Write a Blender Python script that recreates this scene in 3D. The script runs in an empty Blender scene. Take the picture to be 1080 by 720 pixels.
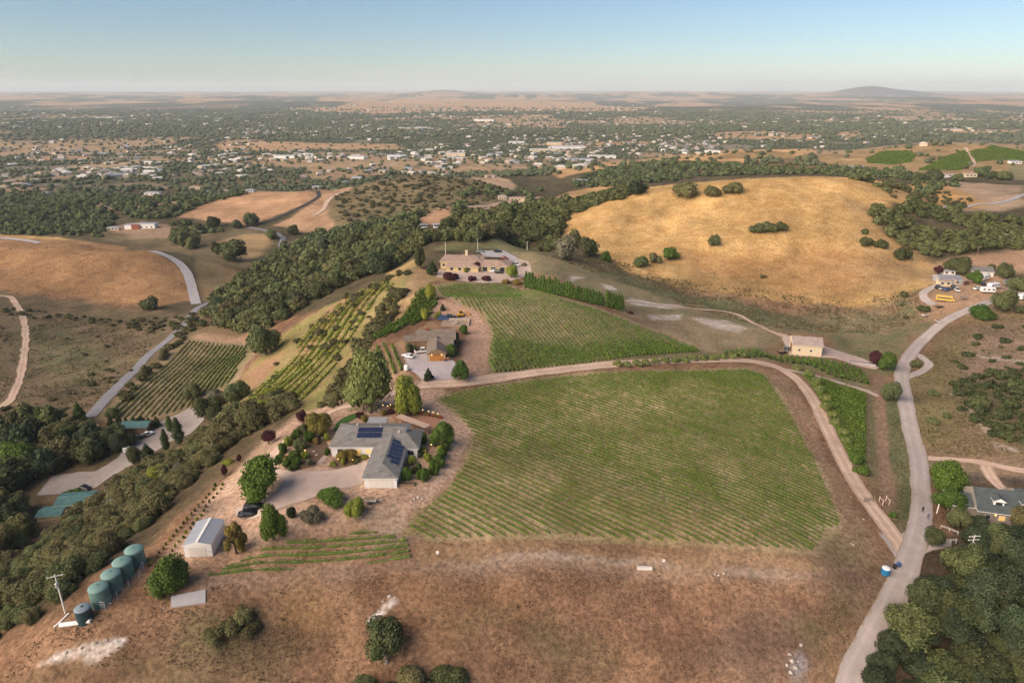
import bpy, bmesh, math, random
import numpy as np
from mathutils import Vector, Matrix
from mathutils.geometry import delaunay_2d_cdt

# ---------------------------------------------------------------- camera, sky, sun, exposure
S = bpy.context.scene
COL = S.collection
HC = 85.0                                  # drone height above the hilltop house
VH = 93.0
FPX = 720.0
PITCH = math.atan((360 - VH) / FPX)
cam_d = bpy.data.cameras.new("camera")
cam_d.sensor_width = 36.0
cam_d.lens = 24.0
cam_d.clip_start = 1.0
cam_d.clip_end = 120000.0
cam = bpy.data.objects.new("camera", cam_d)
COL.objects.link(cam)
cam.location = (0, 0, HC)
cam.rotation_euler = (math.pi / 2 - PITCH, 0, 0)
S.camera = cam

SUN_EL = math.radians(24.0)
SUN_AZ = math.radians(-122.0)              # clockwise from +Y: behind the camera, to the left
w = bpy.data.worlds.new("World")
S.world = w
w.use_nodes = True
nt = w.node_tree
nt.nodes.clear()
sky = nt.nodes.new("ShaderNodeTexSky")
sky.sky_type = 'NISHITA'
sky.sun_disc = False
sky.sun_elevation = SUN_EL
sky.sun_rotation = SUN_AZ
sky.altitude = 1000
sky.air_density = 0.95
sky.dust_density = 0.6
sky.ozone_density = 2.9
bg = nt.nodes.new("ShaderNodeBackground")
bg.inputs[1].default_value = 0.058
out = nt.nodes.new("ShaderNodeOutputWorld")
nt.links.new(sky.outputs[0], bg.inputs[0])
nt.links.new(bg.outputs[0], out.inputs[0])

sl = bpy.data.lights.new("sun", 'SUN')
sl.energy = 4.1
sl.angle = math.radians(80.0)
sl.color = (1.0, 0.80, 0.62)
sun = bpy.data.objects.new("sun", sl)
COL.objects.link(sun)
sd = Vector((math.sin(SUN_AZ) * math.cos(SUN_EL), math.cos(SUN_AZ) * math.cos(SUN_EL), math.sin(SUN_EL)))
sun.rotation_euler = sd.to_track_quat('Z', 'Y').to_euler()
sun.location = (-300, -300, 300)

S.view_settings.view_transform = 'Standard'
S.view_settings.look = 'None'
S.view_settings.gamma = 1.0
S.view_settings.exposure = 1.0
S.render.engine = 'CYCLES'
S.render.filter_size = 1.25
try:
    S.cycles.use_denoising = True
    S.cycles.denoiser = 'OPENIMAGEDENOISE'
    S.cycles.denoising_input_passes = 'RGB_ALBEDO_NORMAL'
    S.cycles.denoising_prefilter = 'FAST'
    S.cycles.max_bounces = 4
    S.cycles.diffuse_bounces = 2
    S.cycles.glossy_bounces = 2
    S.cycles.transmission_bounces = 3
    S.cycles.volume_bounces = 1
    S.cycles.transparent_max_bounces = 6
    S.cycles.caustics_reflective = False
    S.cycles.caustics_refractive = False
except Exception as e:
    print("cycles settings:", e)

rng = np.random.default_rng(7)
random.seed(7)
R = math.radians

# ---------------------------------------------------------------- helpers: noise, tags, meshes, materials
def _hash(ix, iy, seed):
    h = (ix.astype(np.int64) * 374761393 + iy.astype(np.int64) * 668265263 + seed * 974634777) & 0x7fffffff
    h = ((h ^ (h >> 13)) * 1274126177) & 0x7fffffff
    return ((h ^ (h >> 16)) & 0xffff) / 65535.0

def vnoise(x, y, seed=0):
    ix = np.floor(x); iy = np.floor(y)
    fx = x - ix; fy = y - iy
    fx = fx * fx * fx * (fx * (fx * 6 - 15) + 10); fy = fy * fy * fy * (fy * (fy * 6 - 15) + 10)
    a = _hash(ix, iy, seed); b = _hash(ix + 1, iy, seed); c = _hash(ix, iy + 1, seed); d = _hash(ix + 1, iy + 1, seed)
    return (a * (1 - fx) + b * fx) * (1 - fy) + (c * (1 - fx) + d * fx) * fy

def fbm(x, y, seed=0, octv=4, rough=0.5):
    v = 0; a = 1; t = 0
    for k in range(octv):
        v = v + a * vnoise(x * 2 ** k + 17.3 * k, y * 2 ** k - 9.1 * k, seed + k); t += a; a *= rough
    return v / t

def sstep(a, b, x):
    t = np.clip((x - a) / (b - a), 0, 1)
    return t * t * (3 - 2 * t)

def tag(o, label=None, cat=None, group=None, kind=None):
    if label: o["label"] = label
    if cat: o["category"] = cat
    if group: o["group"] = group
    if kind: o["kind"] = kind
    return o

def thing(name, loc, label, cat, group=None, rz=0.0):
    o = bpy.data.objects.new(name, None)
    o.empty_display_size = 0.3
    COL.objects.link(o)
    o.location = loc
    o.rotation_euler = (0, 0, rz)
    return tag(o, label, cat, group)

def link_mesh(name, me, parent=None, mats=()):
    o = bpy.data.objects.new(name, me)
    COL.objects.link(o)
    if parent: o.parent = parent
    for m in (mats if isinstance(mats, (list, tuple)) else [mats]):
        if m and m.name not in me.materials: me.materials.append(m)
    return o

def np_mesh(name, V, F, tint=None, mat_idx=None, smooth=False):
    """V (n,3); F (m,3) or (m,4) array; tint per-vertex scalar"""
    me = bpy.data.meshes.new(name)
    V = np.asarray(V, np.float32); F = np.asarray(F, np.int32)
    k = F.shape[1]
    me.vertices.add(len(V)); me.vertices.foreach_set("co", V.ravel())
    me.loops.add(F.size); me.loops.foreach_set("vertex_index", F.ravel())
    me.polygons.add(len(F))
    me.polygons.foreach_set("loop_start", np.arange(0, F.size, k, dtype=np.int32))
    me.polygons.foreach_set("loop_total", np.full(len(F), k, np.int32))
    if mat_idx is not None: me.polygons.foreach_set("material_index", np.asarray(mat_idx, np.int32))
    me.polygons.foreach_set("use_smooth", np.full(len(F), smooth, bool))
    if tint is not None:
        a = me.attributes.new("tint", 'FLOAT', 'POINT')
        a.data.foreach_set("value", np.asarray(tint, np.float32))
    me.update(calc_edges=True)
    return me

class MB:
    """collects polygons of any size; build() links them as one mesh object"""
    def __init__(s): s.v = []; s.f = []; s.mi = []
    def poly(s, pts, mi=0):
        n = len(s.v); s.v += [tuple(p) for p in pts]; s.f.append(tuple(range(n, n + len(pts)))); s.mi.append(mi)
    def prism(s, base, z0, z1, mi=0, top=None):
        n = len(base)
        b = [(p[0], p[1], z0) for p in base]
        t = [(p[0], p[1], z1) for p in (top or base)]
        k = len(s.v); s.v += b + t
        for i in range(n):
            j = (i + 1) % n
            s.f.append((k + i, k + j, k + n + j, k + n + i)); s.mi.append(mi)
        s.f.append(tuple(k + n + i for i in range(n))); s.mi.append(mi)
        s.f.append(tuple(k + i for i in reversed(range(n)))); s.mi.append(mi)
    def box(s, x0, x1, y0, y1, z0, z1, mi=0):
        s.prism([(x0, y0), (x1, y0), (x1, y1), (x0, y1)], z0, z1, mi)
    def tube(s, a, b, r0, r1=None, n=8, mi=0):
        a = Vector(a); b = Vector(b); r1 = r0 if r1 is None else r1
        d = (b - a); q = d.to_track_quat('Z', 'Y')
        k = len(s.v)
        for (c, r) in ((a, r0), (b, r1)):
            for i in range(n):
                t = 2 * math.pi * i / n
                s.v.append(tuple(c + q @ Vector((r * math.cos(t), r * math.sin(t), 0))))
        for i in range(n):
            j = (i + 1) % n
            s.f.append((k + i, k + j, k + n + j, k + n + i)); s.mi.append(mi)
        s.f.append(tuple(k + n + i for i in range(n))); s.mi.append(mi)
        s.f.append(tuple(k + i for i in reversed(range(n)))); s.mi.append(mi)
    def lathe(s, prof, c=(0, 0, 0), n=24, mi=0):
        k = len(s.v)
        for (r, z) in prof:
            for i in range(n):
                t = 2 * math.pi * i / n
                s.v.append((c[0] + r * math.cos(t), c[1] + r * math.sin(t), c[2] + z))
        for a in range(len(prof) - 1):
            for i in range(n):
                j = (i + 1) % n
                s.f.append((k + a * n + i, k + a * n + j, k + (a + 1) * n + j, k + (a + 1) * n + i)); s.mi.append(mi)
        s.f.append(tuple(k + (len(prof) - 1) * n + i for i in range(n))); s.mi.append(mi)
    def mesh(s, name, smooth=False):
        me = bpy.data.meshes.new(name)
        me.from_pydata(s.v, [], s.f)
        me.polygons.foreach_set("material_index", np.array(s.mi, np.int32))
        if smooth:
            me.polygons.foreach_set("use_smooth", np.ones(len(s.f), bool))
        me.update()
        return me
    def build(s, name, mats, parent=None, smooth=False, bevel=0.0):
        me = s.mesh(name, smooth)
        o = link_mesh(name, me, parent, mats)
        if bevel:
            b = o.modifiers.new("bevel", 'BEVEL'); b.width = bevel; b.segments = 2; b.limit_method = 'ANGLE'
        return o

def new_mat(name):
    m = bpy.data.materials.new(name); m.use_nodes = True
    t = m.node_tree; b = t.nodes["Principled BSDF"]
    b.inputs["Specular IOR Level"].default_value = 0.25
    return m, t, b

def solid(name, col, rough=0.7, metal=0.0, var=0.12, scale=0.8, bump=0.0, spec=0.3, bscale=None):
    """base colour with soft procedural wear"""
    m, t, b = new_mat(name)
    N = t.nodes; L = t.links
    tc = N.new("ShaderNodeTexCoord")
    nz = N.new("ShaderNodeTexNoise"); nz.inputs["Scale"].default_value = scale; nz.inputs["Detail"].default_value = 7
    nz.inputs["Roughness"].default_value = 0.62
    L.new(tc.outputs["Object"], nz.inputs["Vector"])
    mr = N.new("ShaderNodeMapRange"); mr.inputs[1].default_value = 0.3; mr.inputs[2].default_value = 0.7
    mr.inputs[3].default_value = 1 - var; mr.inputs[4].default_value = 1 + var
    L.new(nz.outputs[0], mr.inputs[0])
    mx = N.new("ShaderNodeVectorMath"); mx.operation = 'SCALE'; mx.inputs[0].default_value = col[:3]
    L.new(mr.outputs[0], mx.inputs["Scale"])
    L.new(mx.outputs[0], b.inputs["Base Color"])
    b.inputs["Roughness"].default_value = rough; b.inputs["Metallic"].default_value = metal
    b.inputs["Specular IOR Level"].default_value = spec
    if bump:
        n2 = N.new("ShaderNodeTexNoise"); n2.inputs["Scale"].default_value = bscale or 4; n2.inputs["Detail"].default_value = 6
        L.new(tc.outputs["Object"], n2.inputs["Vector"])
        bp = N.new("ShaderNodeBump"); bp.inputs["Strength"].default_value = 0.6; bp.inputs["Distance"].default_value = bump
        L.new(n2.outputs[0], bp.inputs["Height"]); L.new(bp.outputs[0], b.inputs["Normal"])
    return m

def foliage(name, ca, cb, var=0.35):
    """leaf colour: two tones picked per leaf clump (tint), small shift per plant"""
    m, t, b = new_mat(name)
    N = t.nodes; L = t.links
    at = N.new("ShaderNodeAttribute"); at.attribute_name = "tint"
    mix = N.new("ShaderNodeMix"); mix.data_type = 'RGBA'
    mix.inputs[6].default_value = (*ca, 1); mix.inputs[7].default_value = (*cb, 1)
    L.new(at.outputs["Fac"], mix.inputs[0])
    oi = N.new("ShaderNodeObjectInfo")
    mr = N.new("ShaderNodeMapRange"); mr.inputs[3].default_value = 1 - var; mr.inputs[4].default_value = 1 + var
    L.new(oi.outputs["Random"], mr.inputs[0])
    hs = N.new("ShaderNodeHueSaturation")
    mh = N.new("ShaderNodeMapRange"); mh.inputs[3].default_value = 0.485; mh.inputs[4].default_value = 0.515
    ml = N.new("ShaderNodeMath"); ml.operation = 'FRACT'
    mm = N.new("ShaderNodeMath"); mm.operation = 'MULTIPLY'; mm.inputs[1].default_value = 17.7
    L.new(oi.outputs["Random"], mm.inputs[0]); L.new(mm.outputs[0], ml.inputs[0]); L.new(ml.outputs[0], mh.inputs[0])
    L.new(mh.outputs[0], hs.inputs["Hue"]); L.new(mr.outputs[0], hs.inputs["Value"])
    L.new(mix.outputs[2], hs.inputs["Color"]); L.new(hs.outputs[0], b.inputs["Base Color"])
    b.inputs["Roughness"].default_value = 0.75; b.inputs["Specular IOR Level"].default_value = 0.15
    return m

# ---------------------------------------------------------------- terrain: heights from surveyed points, log-polar grid
cp, sp = math.cos(PITCH), math.sin(PITCH)
def ray(u, v):
    x = (u - 540) / FPX; y = -(v - 360) / FPX
    return np.array((x, cp + y * sp, -sp + y * cp))
def at_z(u, v, z):
    d = ray(u, v); t = (z - HC) / d[2]
    return d[0] * t, d[1] * t

CPTS = [  # picture column, row, ground height
 (400,490,0),(340,500,0),(450,470,0),(300,520,-.5),(430,530,-1),(265,540,-1),(215,580,-2),(240,600,-2.6),(180,612,-3.2),(120,610,-4.3),
 (135,592,-3.8),(85,652,-5.2),(100,690,-8),(0,705,-11),(40,650,-7.5),(0,655,-14),(0,740,-13),(270,602,-3.2),(430,590,-3.6),(300,660,-9),(300,720,-14),
 (450,650,-8.5),(430,720,-15),(600,600,-5.6),(600,660,-11.5),(600,720,-17),(750,603,-7.6),(750,720,-19),(870,603,-9.6),(850,720,-19.5),
 (470,415,-.6),(600,395,-2.6),(780,388,-6),(430,560,-2.6),(600,575,-4.6),(880,578,-9.8),(840,440,-8.8),(650,480,-4.6),
 (480,404,.1),(740,381,-5.2),(825,386,-7.5),(870,440,-10),(910,510,-11),(955,580,-12.2),(360,430,-1.2),(300,465,-1.5),
 (455,360,2),(435,388,1.2),(510,370,2.1),(522,338,3.6),(500,320,5.2),(470,300,6),(560,310,5),(620,330,2.4),(560,350,2),(640,370,-1.2),(700,360,-4.2),(760,370,-6.6),(540,390,-.6),
 (500,285,7),(545,285,6.6),(480,270,6.6),(560,266,5),(520,262,5.5),(570,272,3),(600,290,0),(650,300,-5),(700,320,-9),(760,340,-11.3),(800,345,-12.3),(850,366,-12.2),(920,382,-13.5),
 (680,292,-9),(740,312,-13),(830,337,-16),(900,352,-17),(935,335,-16),(940,365,-14.5),
 (600,252,-6),(605,225,0),(640,206,8),(700,197,14),(780,190,20),(850,187,22),(920,190,19),(955,203,13),(990,250,0),(975,290,-8.5),
 (780,250,2),(700,250,-.5),(850,290,-8),(900,260,-1),(640,235,2.5),(720,222,7.5),(840,220,13),
 (1000,300,-7),(1050,300,-7.5),(1000,335,-11),(960,370,-14),(950,400,-14.3),(965,470,-13.2),(970,540,-12.4),(1060,340,-9),(1000,430,-11.5),(1070,430,-9.5),(1060,480,-11.5),(1040,530,-13.5),
 (940,600,-12.6),(900,680,-17),(885,720,-19.3),(1000,620,-14.5),(1070,640,-16),(1000,720,-21),(1080,720,-21),
 (1000,255,-1),(1050,270,-3),(1000,240,1),(1060,240,-1),(1060,206,-3),(1030,190,-6),
 (940,165,-5),(1000,170,-8),(1050,166,-8),(980,152,0),(1060,156,-2),(900,165,-12),(880,172,-16),(850,161,-10),(750,165,-20),(680,171,-30),(770,160,-13),
 (700,183,-32),(600,190,-42),(560,205,-45),(620,184,-36),
 (160,370,-50),(210,325,-50),(240,305,-53),(300,267,-58),(295,246,-58),(320,206,-52),(300,300,-45),(380,262,-34),(430,242,-30),(480,222,-36),(420,205,-38),(430,186,-30),(500,189,-36),(540,196,-42),
 (442,286,4.5),(410,310,0),(350,340,-12),(300,370,-25),(260,385,-33),(280,345,-33),(310,330,-25),(370,310,-12),(400,340,-4),(380,390,-5),(330,430,-6),(280,470,-5.5),(240,510,-6),(190,570,-6),
 (260,430,-18),(150,520,-26),(60,600,-24),(100,500,-42),(140,470,-42),(190,450,-42),(60,540,-41),(0,560,-41),(110,430,-42.5),(190,362,-45),(260,366,-38),(230,420,-37),
 (50,420,-44),(100,350,-50),(150,330,-52),(40,350,-48),(0,420,-45),(0,330,-47),
 (80,315,-50),(180,325,-51),(0,250,-28),(80,253,-28.5),(160,264,-35),(200,280,-44),(250,290,-52),(100,285,-40),(20,285,-39),
 (150,240,-56),(230,265,-57),(60,225,-59),(190,230,-56),(250,215,-48),(330,200,-38),(270,200,-40),(200,222,-52),(360,201,-40),(350,230,-50),
]
DPTS = [  # picture column, ground distance, height: places the picture hides
 (780,660,-12),(850,690,-8),(930,660,-6),(700,650,-18),(640,640,-25),(50,690,-48),(150,650,-52),(-20,690,-48),(270,1060,-62),(430,1180,-64),(500,1250,-66),(350,1060,-62),
 (980,1500,-60),(860,1450,-62),(770,1400,-66),(1080,1500,-60),(680,1500,-70),
 (520,420,-8),(560,440,-14),(480,440,-12),
]
for u in range(-100, 1260, 160):
    DPTS += [(u, 2100, -80), (u, 3300, -86), (u, 6500, -88), (u, 14000, -88), (u, 30000, -88)]
for u in (0, 120, 240, 360, 480, 600): DPTS += [(u, 1550, -72)]
for u in (0, 270, 540, 810, 1080): DPTS += [(u, 62, -24), (u, 40, -26)]
DPTS += [(-140, 100, -20), (-140, 160, -22), (-160, 300, -46), (-160, 560, -36), (1220, 110, -22), (1230, 200, -13), (1230, 330, -4), (1230, 500, 4), (1230, 800, -4)]
pts = []
for (u, v, z) in CPTS:
    x, y = at_z(u, v, z); pts.append((math.atan2(x, y), math.log(math.hypot(x, y)), z))
for (u, d, z) in DPTS:
    dd = ray(u, 360 - FPX * math.tan(0)) ; th = math.atan2((u - 540) / FPX, cp)
    pts.append((th, math.log(d), z))
pts = np.array(pts)
def tps(r2): return 0.5 * r2 * np.log(r2 + 1e-12)
n = len(pts)
K = tps(((pts[:, None, :2] - pts[None, :, :2]) ** 2).sum(-1)) + np.eye(n) * 0.0008
Pm = np.c_[np.ones(n), pts[:, :2]]
A = np.block([[K, Pm], [Pm.T, np.zeros((3, 3))]])
sol = np.linalg.solve(A, np.r_[pts[:, 2], np.zeros(3)])
TMAX = R(60)
cth = np.linspace(-TMAX, TMAX, 360)
LR0, LR1 = math.log(30.0), math.log(42000.0)
clr = np.linspace(LR0, LR1, 620)
CZ = np.empty((len(clr), len(cth)))
for i, l in enumerate(clr):
    d2 = (cth[:, None] - pts[None, :, 0]) ** 2 + (l - pts[None, :, 1]) ** 2
    CZ[i] = tps(d2) @ sol[:n] + sol[n] + sol[n + 1] * cth + sol[n + 2] * l
# fine grid
NT, NR = 1300, 1330
th_f = np.r_[np.linspace(-math.pi, -TMAX, 60)[:-1], np.linspace(-TMAX, TMAX, NT), np.linspace(TMAX, math.pi, 60)[1:]]
lr_f = np.linspace(LR0, LR1, NR)
thc = np.clip(th_f, -TMAX, TMAX)
ti = np.clip((thc + TMAX) / (2 * TMAX) * (len(cth) - 1), 0, len(cth) - 1.001); t0 = ti.astype(int); tf = ti - t0
ri = np.clip((lr_f - LR0) / (LR1 - LR0) * (len(clr) - 1), 0, len(clr) - 1.001); r0 = ri.astype(int); rf = (ri - r0)[:, None]
GZ = (CZ[r0][:, t0] * (1 - tf) + CZ[r0][:, t0 + 1] * tf) * (1 - rf) + (CZ[r0 + 1][:, t0] * (1 - tf) + CZ[r0 + 1][:, t0 + 1] * tf) * rf
rr = np.exp(lr_f)[:, None]
GX = rr * np.sin(th_f)[None, :]; GY = rr * np.cos(th_f)[None, :]
back = sstep(R(62), R(100), np.abs(th_f))[None, :]
GZ = GZ * (1 - back) + (-45 + 20 * np.sin(GX / 300)) * back
# far flats: low rolling hills, a range on the skyline and the peak on the right
far = sstep(math.log(1500), math.log(3500), lr_f)[:, None]
GZ = GZ + far * (fbm(GX / 1100, GY / 900, 3, 3) - .5) * 22
far2 = sstep(math.log(5500), math.log(11000), lr_f)[:, None]
GZ = GZ + far2 * ((fbm(GX / 2100, GY / 1900, 9, 5) - .42) * 135)
def bump_hill(th, d, h, wt, wd):
    return h * np.exp(-(((th_f[None, :] - R(th)) / R(wt)) ** 2) - ((rr - d) / wd) ** 2)
GZ = GZ + bump_hill(26.0, 15500, 100, 1.9, 1500) + bump_hill(28.4, 16500, 105, 3.4, 1500) + bump_hill(24.0, 16500, 70, 3.0, 1500) + bump_hill(-5.5, 17000, 130, 3.2, 1600) \
   + bump_hill(-30, 16000, 50, 6, 1500) + bump_hill(12, 17000, 60, 8, 1500) + bump_hill(38, 17000, 80, 4, 1500)
# natural small relief
near = sstep(math.log(900), math.log(300), lr_f)[:, None]
GZ = GZ + near * ((fbm(GX / 26, GY / 26, 21, 4) - .5) * 1.1)
mid = (sstep(math.log(220), math.log(420), lr_f) * sstep(math.log(2600), math.log(1200), lr_f))[:, None]
GZ = GZ + mid * ((fbm(GX / 70, GY / 70, 31, 4) - .5) * 5.0)

gl = np.exp(-((GX - 95) / 150) ** 2 - ((GY - 440) / 85) ** 2)     # shallow draws down the golden hill
GZ = GZ - gl * (np.maximum(0, fbm((GX * .8 - GY * .25) / 34, (GX * .25 + GY * .8) / 150, 77, 3) - .42)) * 11
def grid_idx(x, y):
    th = np.arctan2(x, y); l = np.log(np.maximum(np.hypot(x, y), 30.1))
    j = np.clip(np.searchsorted(th_f, th) - 1, 0, len(th_f) - 2)
    fj = (th - th_f[j]) / (th_f[j + 1] - th_f[j])
    fi = np.clip((l - LR0) / (LR1 - LR0) * (NR - 1), 0, NR - 1.001); i = fi.astype(int)
    return i, j, fi - i, fj
def Z(x, y):
    x = np.asarray(x, float); y = np.asarray(y, float)
    i, j, a, b = grid_idx(x, y)
    return (GZ[i, j] * (1 - b) + GZ[i, j + 1] * b) * (1 - a) + (GZ[i + 1, j] * (1 - b) + GZ[i + 1, j + 1] * b) * a
_T = np.exp(np.linspace(math.log(60), math.log(38000), 5200))
def P(u, v):
    """the ground point that stands at a picture position"""
    d = ray(u, v)
    z = Z(d[0] * _T, d[1] * _T); h = HC + d[2] * _T - z
    k = np.argmax(h < 0)
    if h[k] >= 0: k = len(_T) - 1
    a, b = h[k - 1], h[k]; t = _T[k - 1] + (_T[k] - _T[k - 1]) * a / max(a - b, 1e-9)
    return (d[0] * t, d[1] * t)
def PL(seq): return np.array([P(u, v) for (u, v) in seq])
def V3(u, v, dz=0.0):
    x, y = P(u, v); return Vector((x, y, float(Z(x, y)) + dz))
def mpp(x, y):
    """metres per picture dot at a ground point"""
    z = float(Z(x, y)); return (y * cp + (HC - z) * sp) / FPX

def in_poly(poly, x, y):
    c = np.zeros(x.shape, bool); n = len(poly)
    for k in range(n):
        x0, y0 = poly[k]; x1, y1 = poly[(k + 1) % n]
        if y0 == y1: continue
        m = ((y0 > y) != (y1 > y)) & (x < (x1 - x0) * (y - y0) / (y1 - y0) + x0)
        c ^= m
    return c
def poly_dist(poly, x, y, closed=True):
    d = np.full(x.shape, 1e9); n = len(poly)
    for k in range(n if closed else n - 1):
        x0, y0 = poly[k]; x1, y1 = poly[(k + 1) % n]
        dx, dy = x1 - x0, y1 - y0
        t = np.clip(((x - x0) * dx + (y - y0) * dy) / (dx * dx + dy * dy + 1e-9), 0, 1)
        d = np.minimum(d, np.hypot(x - x0 - t * dx, y - y0 - t * dy))
    return d
def win(poly, m):
    """grid window that holds a polygon grown by m metres"""
    q = np.asarray(poly)
    th = np.arctan2(q[:, 0], q[:, 1]); r = np.hypot(q[:, 0], q[:, 1])
    dm = m / max(r.min(), 30)
    j0 = max(np.searchsorted(th_f, th.min() - dm) - 1, 0); j1 = min(np.searchsorted(th_f, th.max() + dm) + 1, len(th_f))
    i0 = max(int((math.log(max(r.min() - m, 31)) - LR0) / (LR1 - LR0) * (NR - 1)) - 1, 0)
    i1 = min(int((math.log(r.max() + m) - LR0) / (LR1 - LR0) * (NR - 1)) + 2, NR)
    return slice(i0, i1), slice(j0, j1)
def level(poly, soft, z=None, tilt=True):
    """grade a pad: the ground inside becomes a plane, eased out over soft metres"""
    global GZ
    sl_ = win(poly, soft); x = GX[sl_]; y = GY[sl_]
    ins = in_poly(poly, x, y); d = poly_dist(poly, x, y)
    wgt = np.where(ins, 1.0, 1 - sstep(0, soft, d))
    q = np.asarray(poly)
    if z is None:
        zz = Z(q[:, 0], q[:, 1]); z = float(zz.mean())
    GZ[sl_] = GZ[sl_] * (1 - wgt) + z * wgt
    return z
# ---------------------------------------------------------------- graded pads
def img(*s): return [(s[i], s[i + 1]) for i in range(0, len(s), 2)]
PADS = {}
PADS['house'] = level(PL(img(335,478, 352,445, 380,436, 440,436, 462,455, 440,500, 425,514, 380,514, 345,500)), 10)
PADS['barnhouse'] = level(PL(img(428,378, 430,350, 450,336, 490,336, 492,352, 478,380, 452,386)), 22)
PADS['estate'] = level(PL(img(458,292, 460,268, 505,262, 540,266, 552,288, 530,298, 470,297)), 22)
PADS['barn'] = level(PL(img(826,374, 832,354, 872,360, 870,378)), 12)
PADS['shed'] = level(PL(img(190,589, 204,552, 238,552, 230,590)), 10)

# ---------------------------------------------------------------- ground cover (soil, dry grass, green grass): two tones per place
CA = np.empty(GX.shape + (3,), np.float32); CB = np.empty_like(CA)
CA[:] = (0.180, 0.105, 0.064); CB[:] = (0.282, 0.172, 0.104)
_wx = (fbm(GX / 14, GY / 14, 41, 4) - .5); _wy = (fbm(GX / 14, GY / 14, 51, 4) - .5)
def paint(poly, a, b, soft=2.0, warp=5.0, amt=1.0, world=False):
    poly = np.asarray(poly) if world else PL(poly)
    sl_ = win(poly, soft + warp + 2)
    x = GX[sl_] + _wx[sl_] * warp; y = GY[sl_] + _wy[sl_] * warp
    ins = in_poly(poly, x, y); d = poly_dist(poly, x, y)
    g = sstep(-soft, soft, np.where(ins, d, -d))[..., None] * amt
    CA[sl_] = CA[sl_] * (1 - g) + np.array(a) * g
    CB[sl_] = CB[sl_] * (1 - g) + np.array(b) * g
def paint_line(seq, width, a, b, soft=1.0, warp=1.5, amt=1.0):
    q = PL(seq); sl_ = win(q, width + soft + warp + 2)
    x = GX[sl_] + _wx[sl_] * warp; y = GY[sl_] + _wy[sl_] * warp
    g = sstep(width / 2 + soft, width / 2 - soft, poly_dist(q, x, y, False))[..., None] * amt
    CA[sl_] = CA[sl_] * (1 - g) + np.array(a) * g
    CB[sl_] = CB[sl_] * (1 - g) + np.array(b) * g

# the valley floor: tree-dark town ground with dry fields in long patches
rt = np.broadcast_to(rr, GX.shape)
p1n = fbm(GX / 420, GY / 420, 61, 5); p2n = fbm(GX / 1500, GY / 900, 71, 4); p3n = fbm(GX / 130, GY / 130, 81, 4)
dark = np.array((0.075, 0.085, 0.050)); dry = np.array((0.34, 0.24, 0.14)); pale = np.array((0.42, 0.34, 0.26))
f = sstep(.56, .61, p1n * .65 + p2n * .35)[..., None]
tv = dark * (1 - f) + dry * f
g3 = (sstep(.60, .72, p3n) * .35)[..., None]
tv = tv * (1 - g3) + pale * g3
farf = sstep(4500, 7500, rt)[..., None]          # the dry country beyond the town
pf = fbm(GX / 700, GY / 1700, 91, 5) * .62 + fbm(GX / 190, GY / 700, 92, 3) * .38
fd = sstep(.45, .53, pf)[..., None]
ctry = np.array((0.40, 0.26, 0.16)) * fd + np.array((0.085, 0.09, 0.06)) * (1 - fd)
left_belt = (sstep(-.05, -.3, th_f)[None, :] * sstep(9500, 7000, rt))[..., None]
ctry = ctry * (1 - left_belt * .7) + np.array((0.075, 0.085, 0.058)) * left_belt * .7
tv = tv * (1 - farf) + ctry * farf
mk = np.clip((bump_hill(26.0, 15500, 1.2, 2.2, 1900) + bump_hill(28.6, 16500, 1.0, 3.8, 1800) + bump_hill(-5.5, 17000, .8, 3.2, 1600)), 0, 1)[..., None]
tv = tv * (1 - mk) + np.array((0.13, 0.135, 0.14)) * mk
tw = sstep(1150, 1500, rt)[..., None]
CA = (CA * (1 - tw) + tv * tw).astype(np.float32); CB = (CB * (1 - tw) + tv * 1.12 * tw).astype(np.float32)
del p1n, p2n, p3n, f, tv, g3, farf, pf, fd, ctry, left_belt, tw

OLV = (0.105, 0.098, 0.052); OLV2 = (0.155, 0.130, 0.068)
WOOD = (0.072, 0.065, 0.038); WOOD2 = (0.125, 0.098, 0.056)
GOLD = (0.45, 0.275, 0.105); GOLD2 = (0.58, 0.385, 0.165)
TAN = (0.34, 0.225, 0.135); TAN2 = (0.40, 0.275, 0.175)
SWL = (0.150, 0.155, 0.082); SWL2 = (0.235, 0.185, 0.105)
# middle distance
paint(img(-200,300, -200,196, 0,196, 120,198, 200,200, 262,196, 340,192, 420,182, 560,180, 640,184, 900,176, 1300,190, 1300,300, 700,300, 330,330, 100,300), WOOD, WOOD2, 6, 10)
paint(img(-120,345, 0,318, 80,322, 200,335, 230,345, 130,440, -120,470), (0.150,0.118,0.070), (0.195,0.145,0.088), 5, 12)
paint(img(20,345, 60,340, 110,365, 120,400, 60,410, 30,380), (0.125,0.130,0.068), (0.175,0.145,0.082), 8, 14, .8)
paint(img(-120,256, 0,251, 80,254, 130,260, 165,266, 195,284, 205,300, 206,316, 160,324, 80,313, 0,306, -120,306), (0.285,0.165,0.085), (0.36,0.215,0.108), 4, 8)
paint(img(-120,318, 0,308, 80,317, 160,327, 205,328, 195,345, 130,338, 60,330, 0,326, -120,336), (0.105,0.088,0.052), (0.165,0.125,0.075), 5, 12)
paint(img(-120,246, 0,247, 60,250, 90,254, 0,251.5, -120,257), (0.40,0.27,0.12), (0.46,0.31,0.14), 3, 6)
paint(img(205,272, 232,280, 262,287, 245,305, 225,318, 212,312), (0.25,0.165,0.090), (0.20,0.150,0.085), 4, 8)
paint(img(205,272, 240,285, 235,300, 222,305, 210,300), (0.16,0.14,0.075), (0.20,0.16,0.09), 4, 8, .7)
paint(img(85,240, 150,246, 230,238, 285,240, 290,262, 262,283, 200,270, 130,258), (0.125,0.105,0.060), (0.190,0.145,0.085), 6, 10)
paint(img(215,258, 255,248, 285,246, 282,262, 262,278, 240,266), (0.29,0.20,0.105), (0.33,0.235,0.125), 5, 8)
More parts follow.
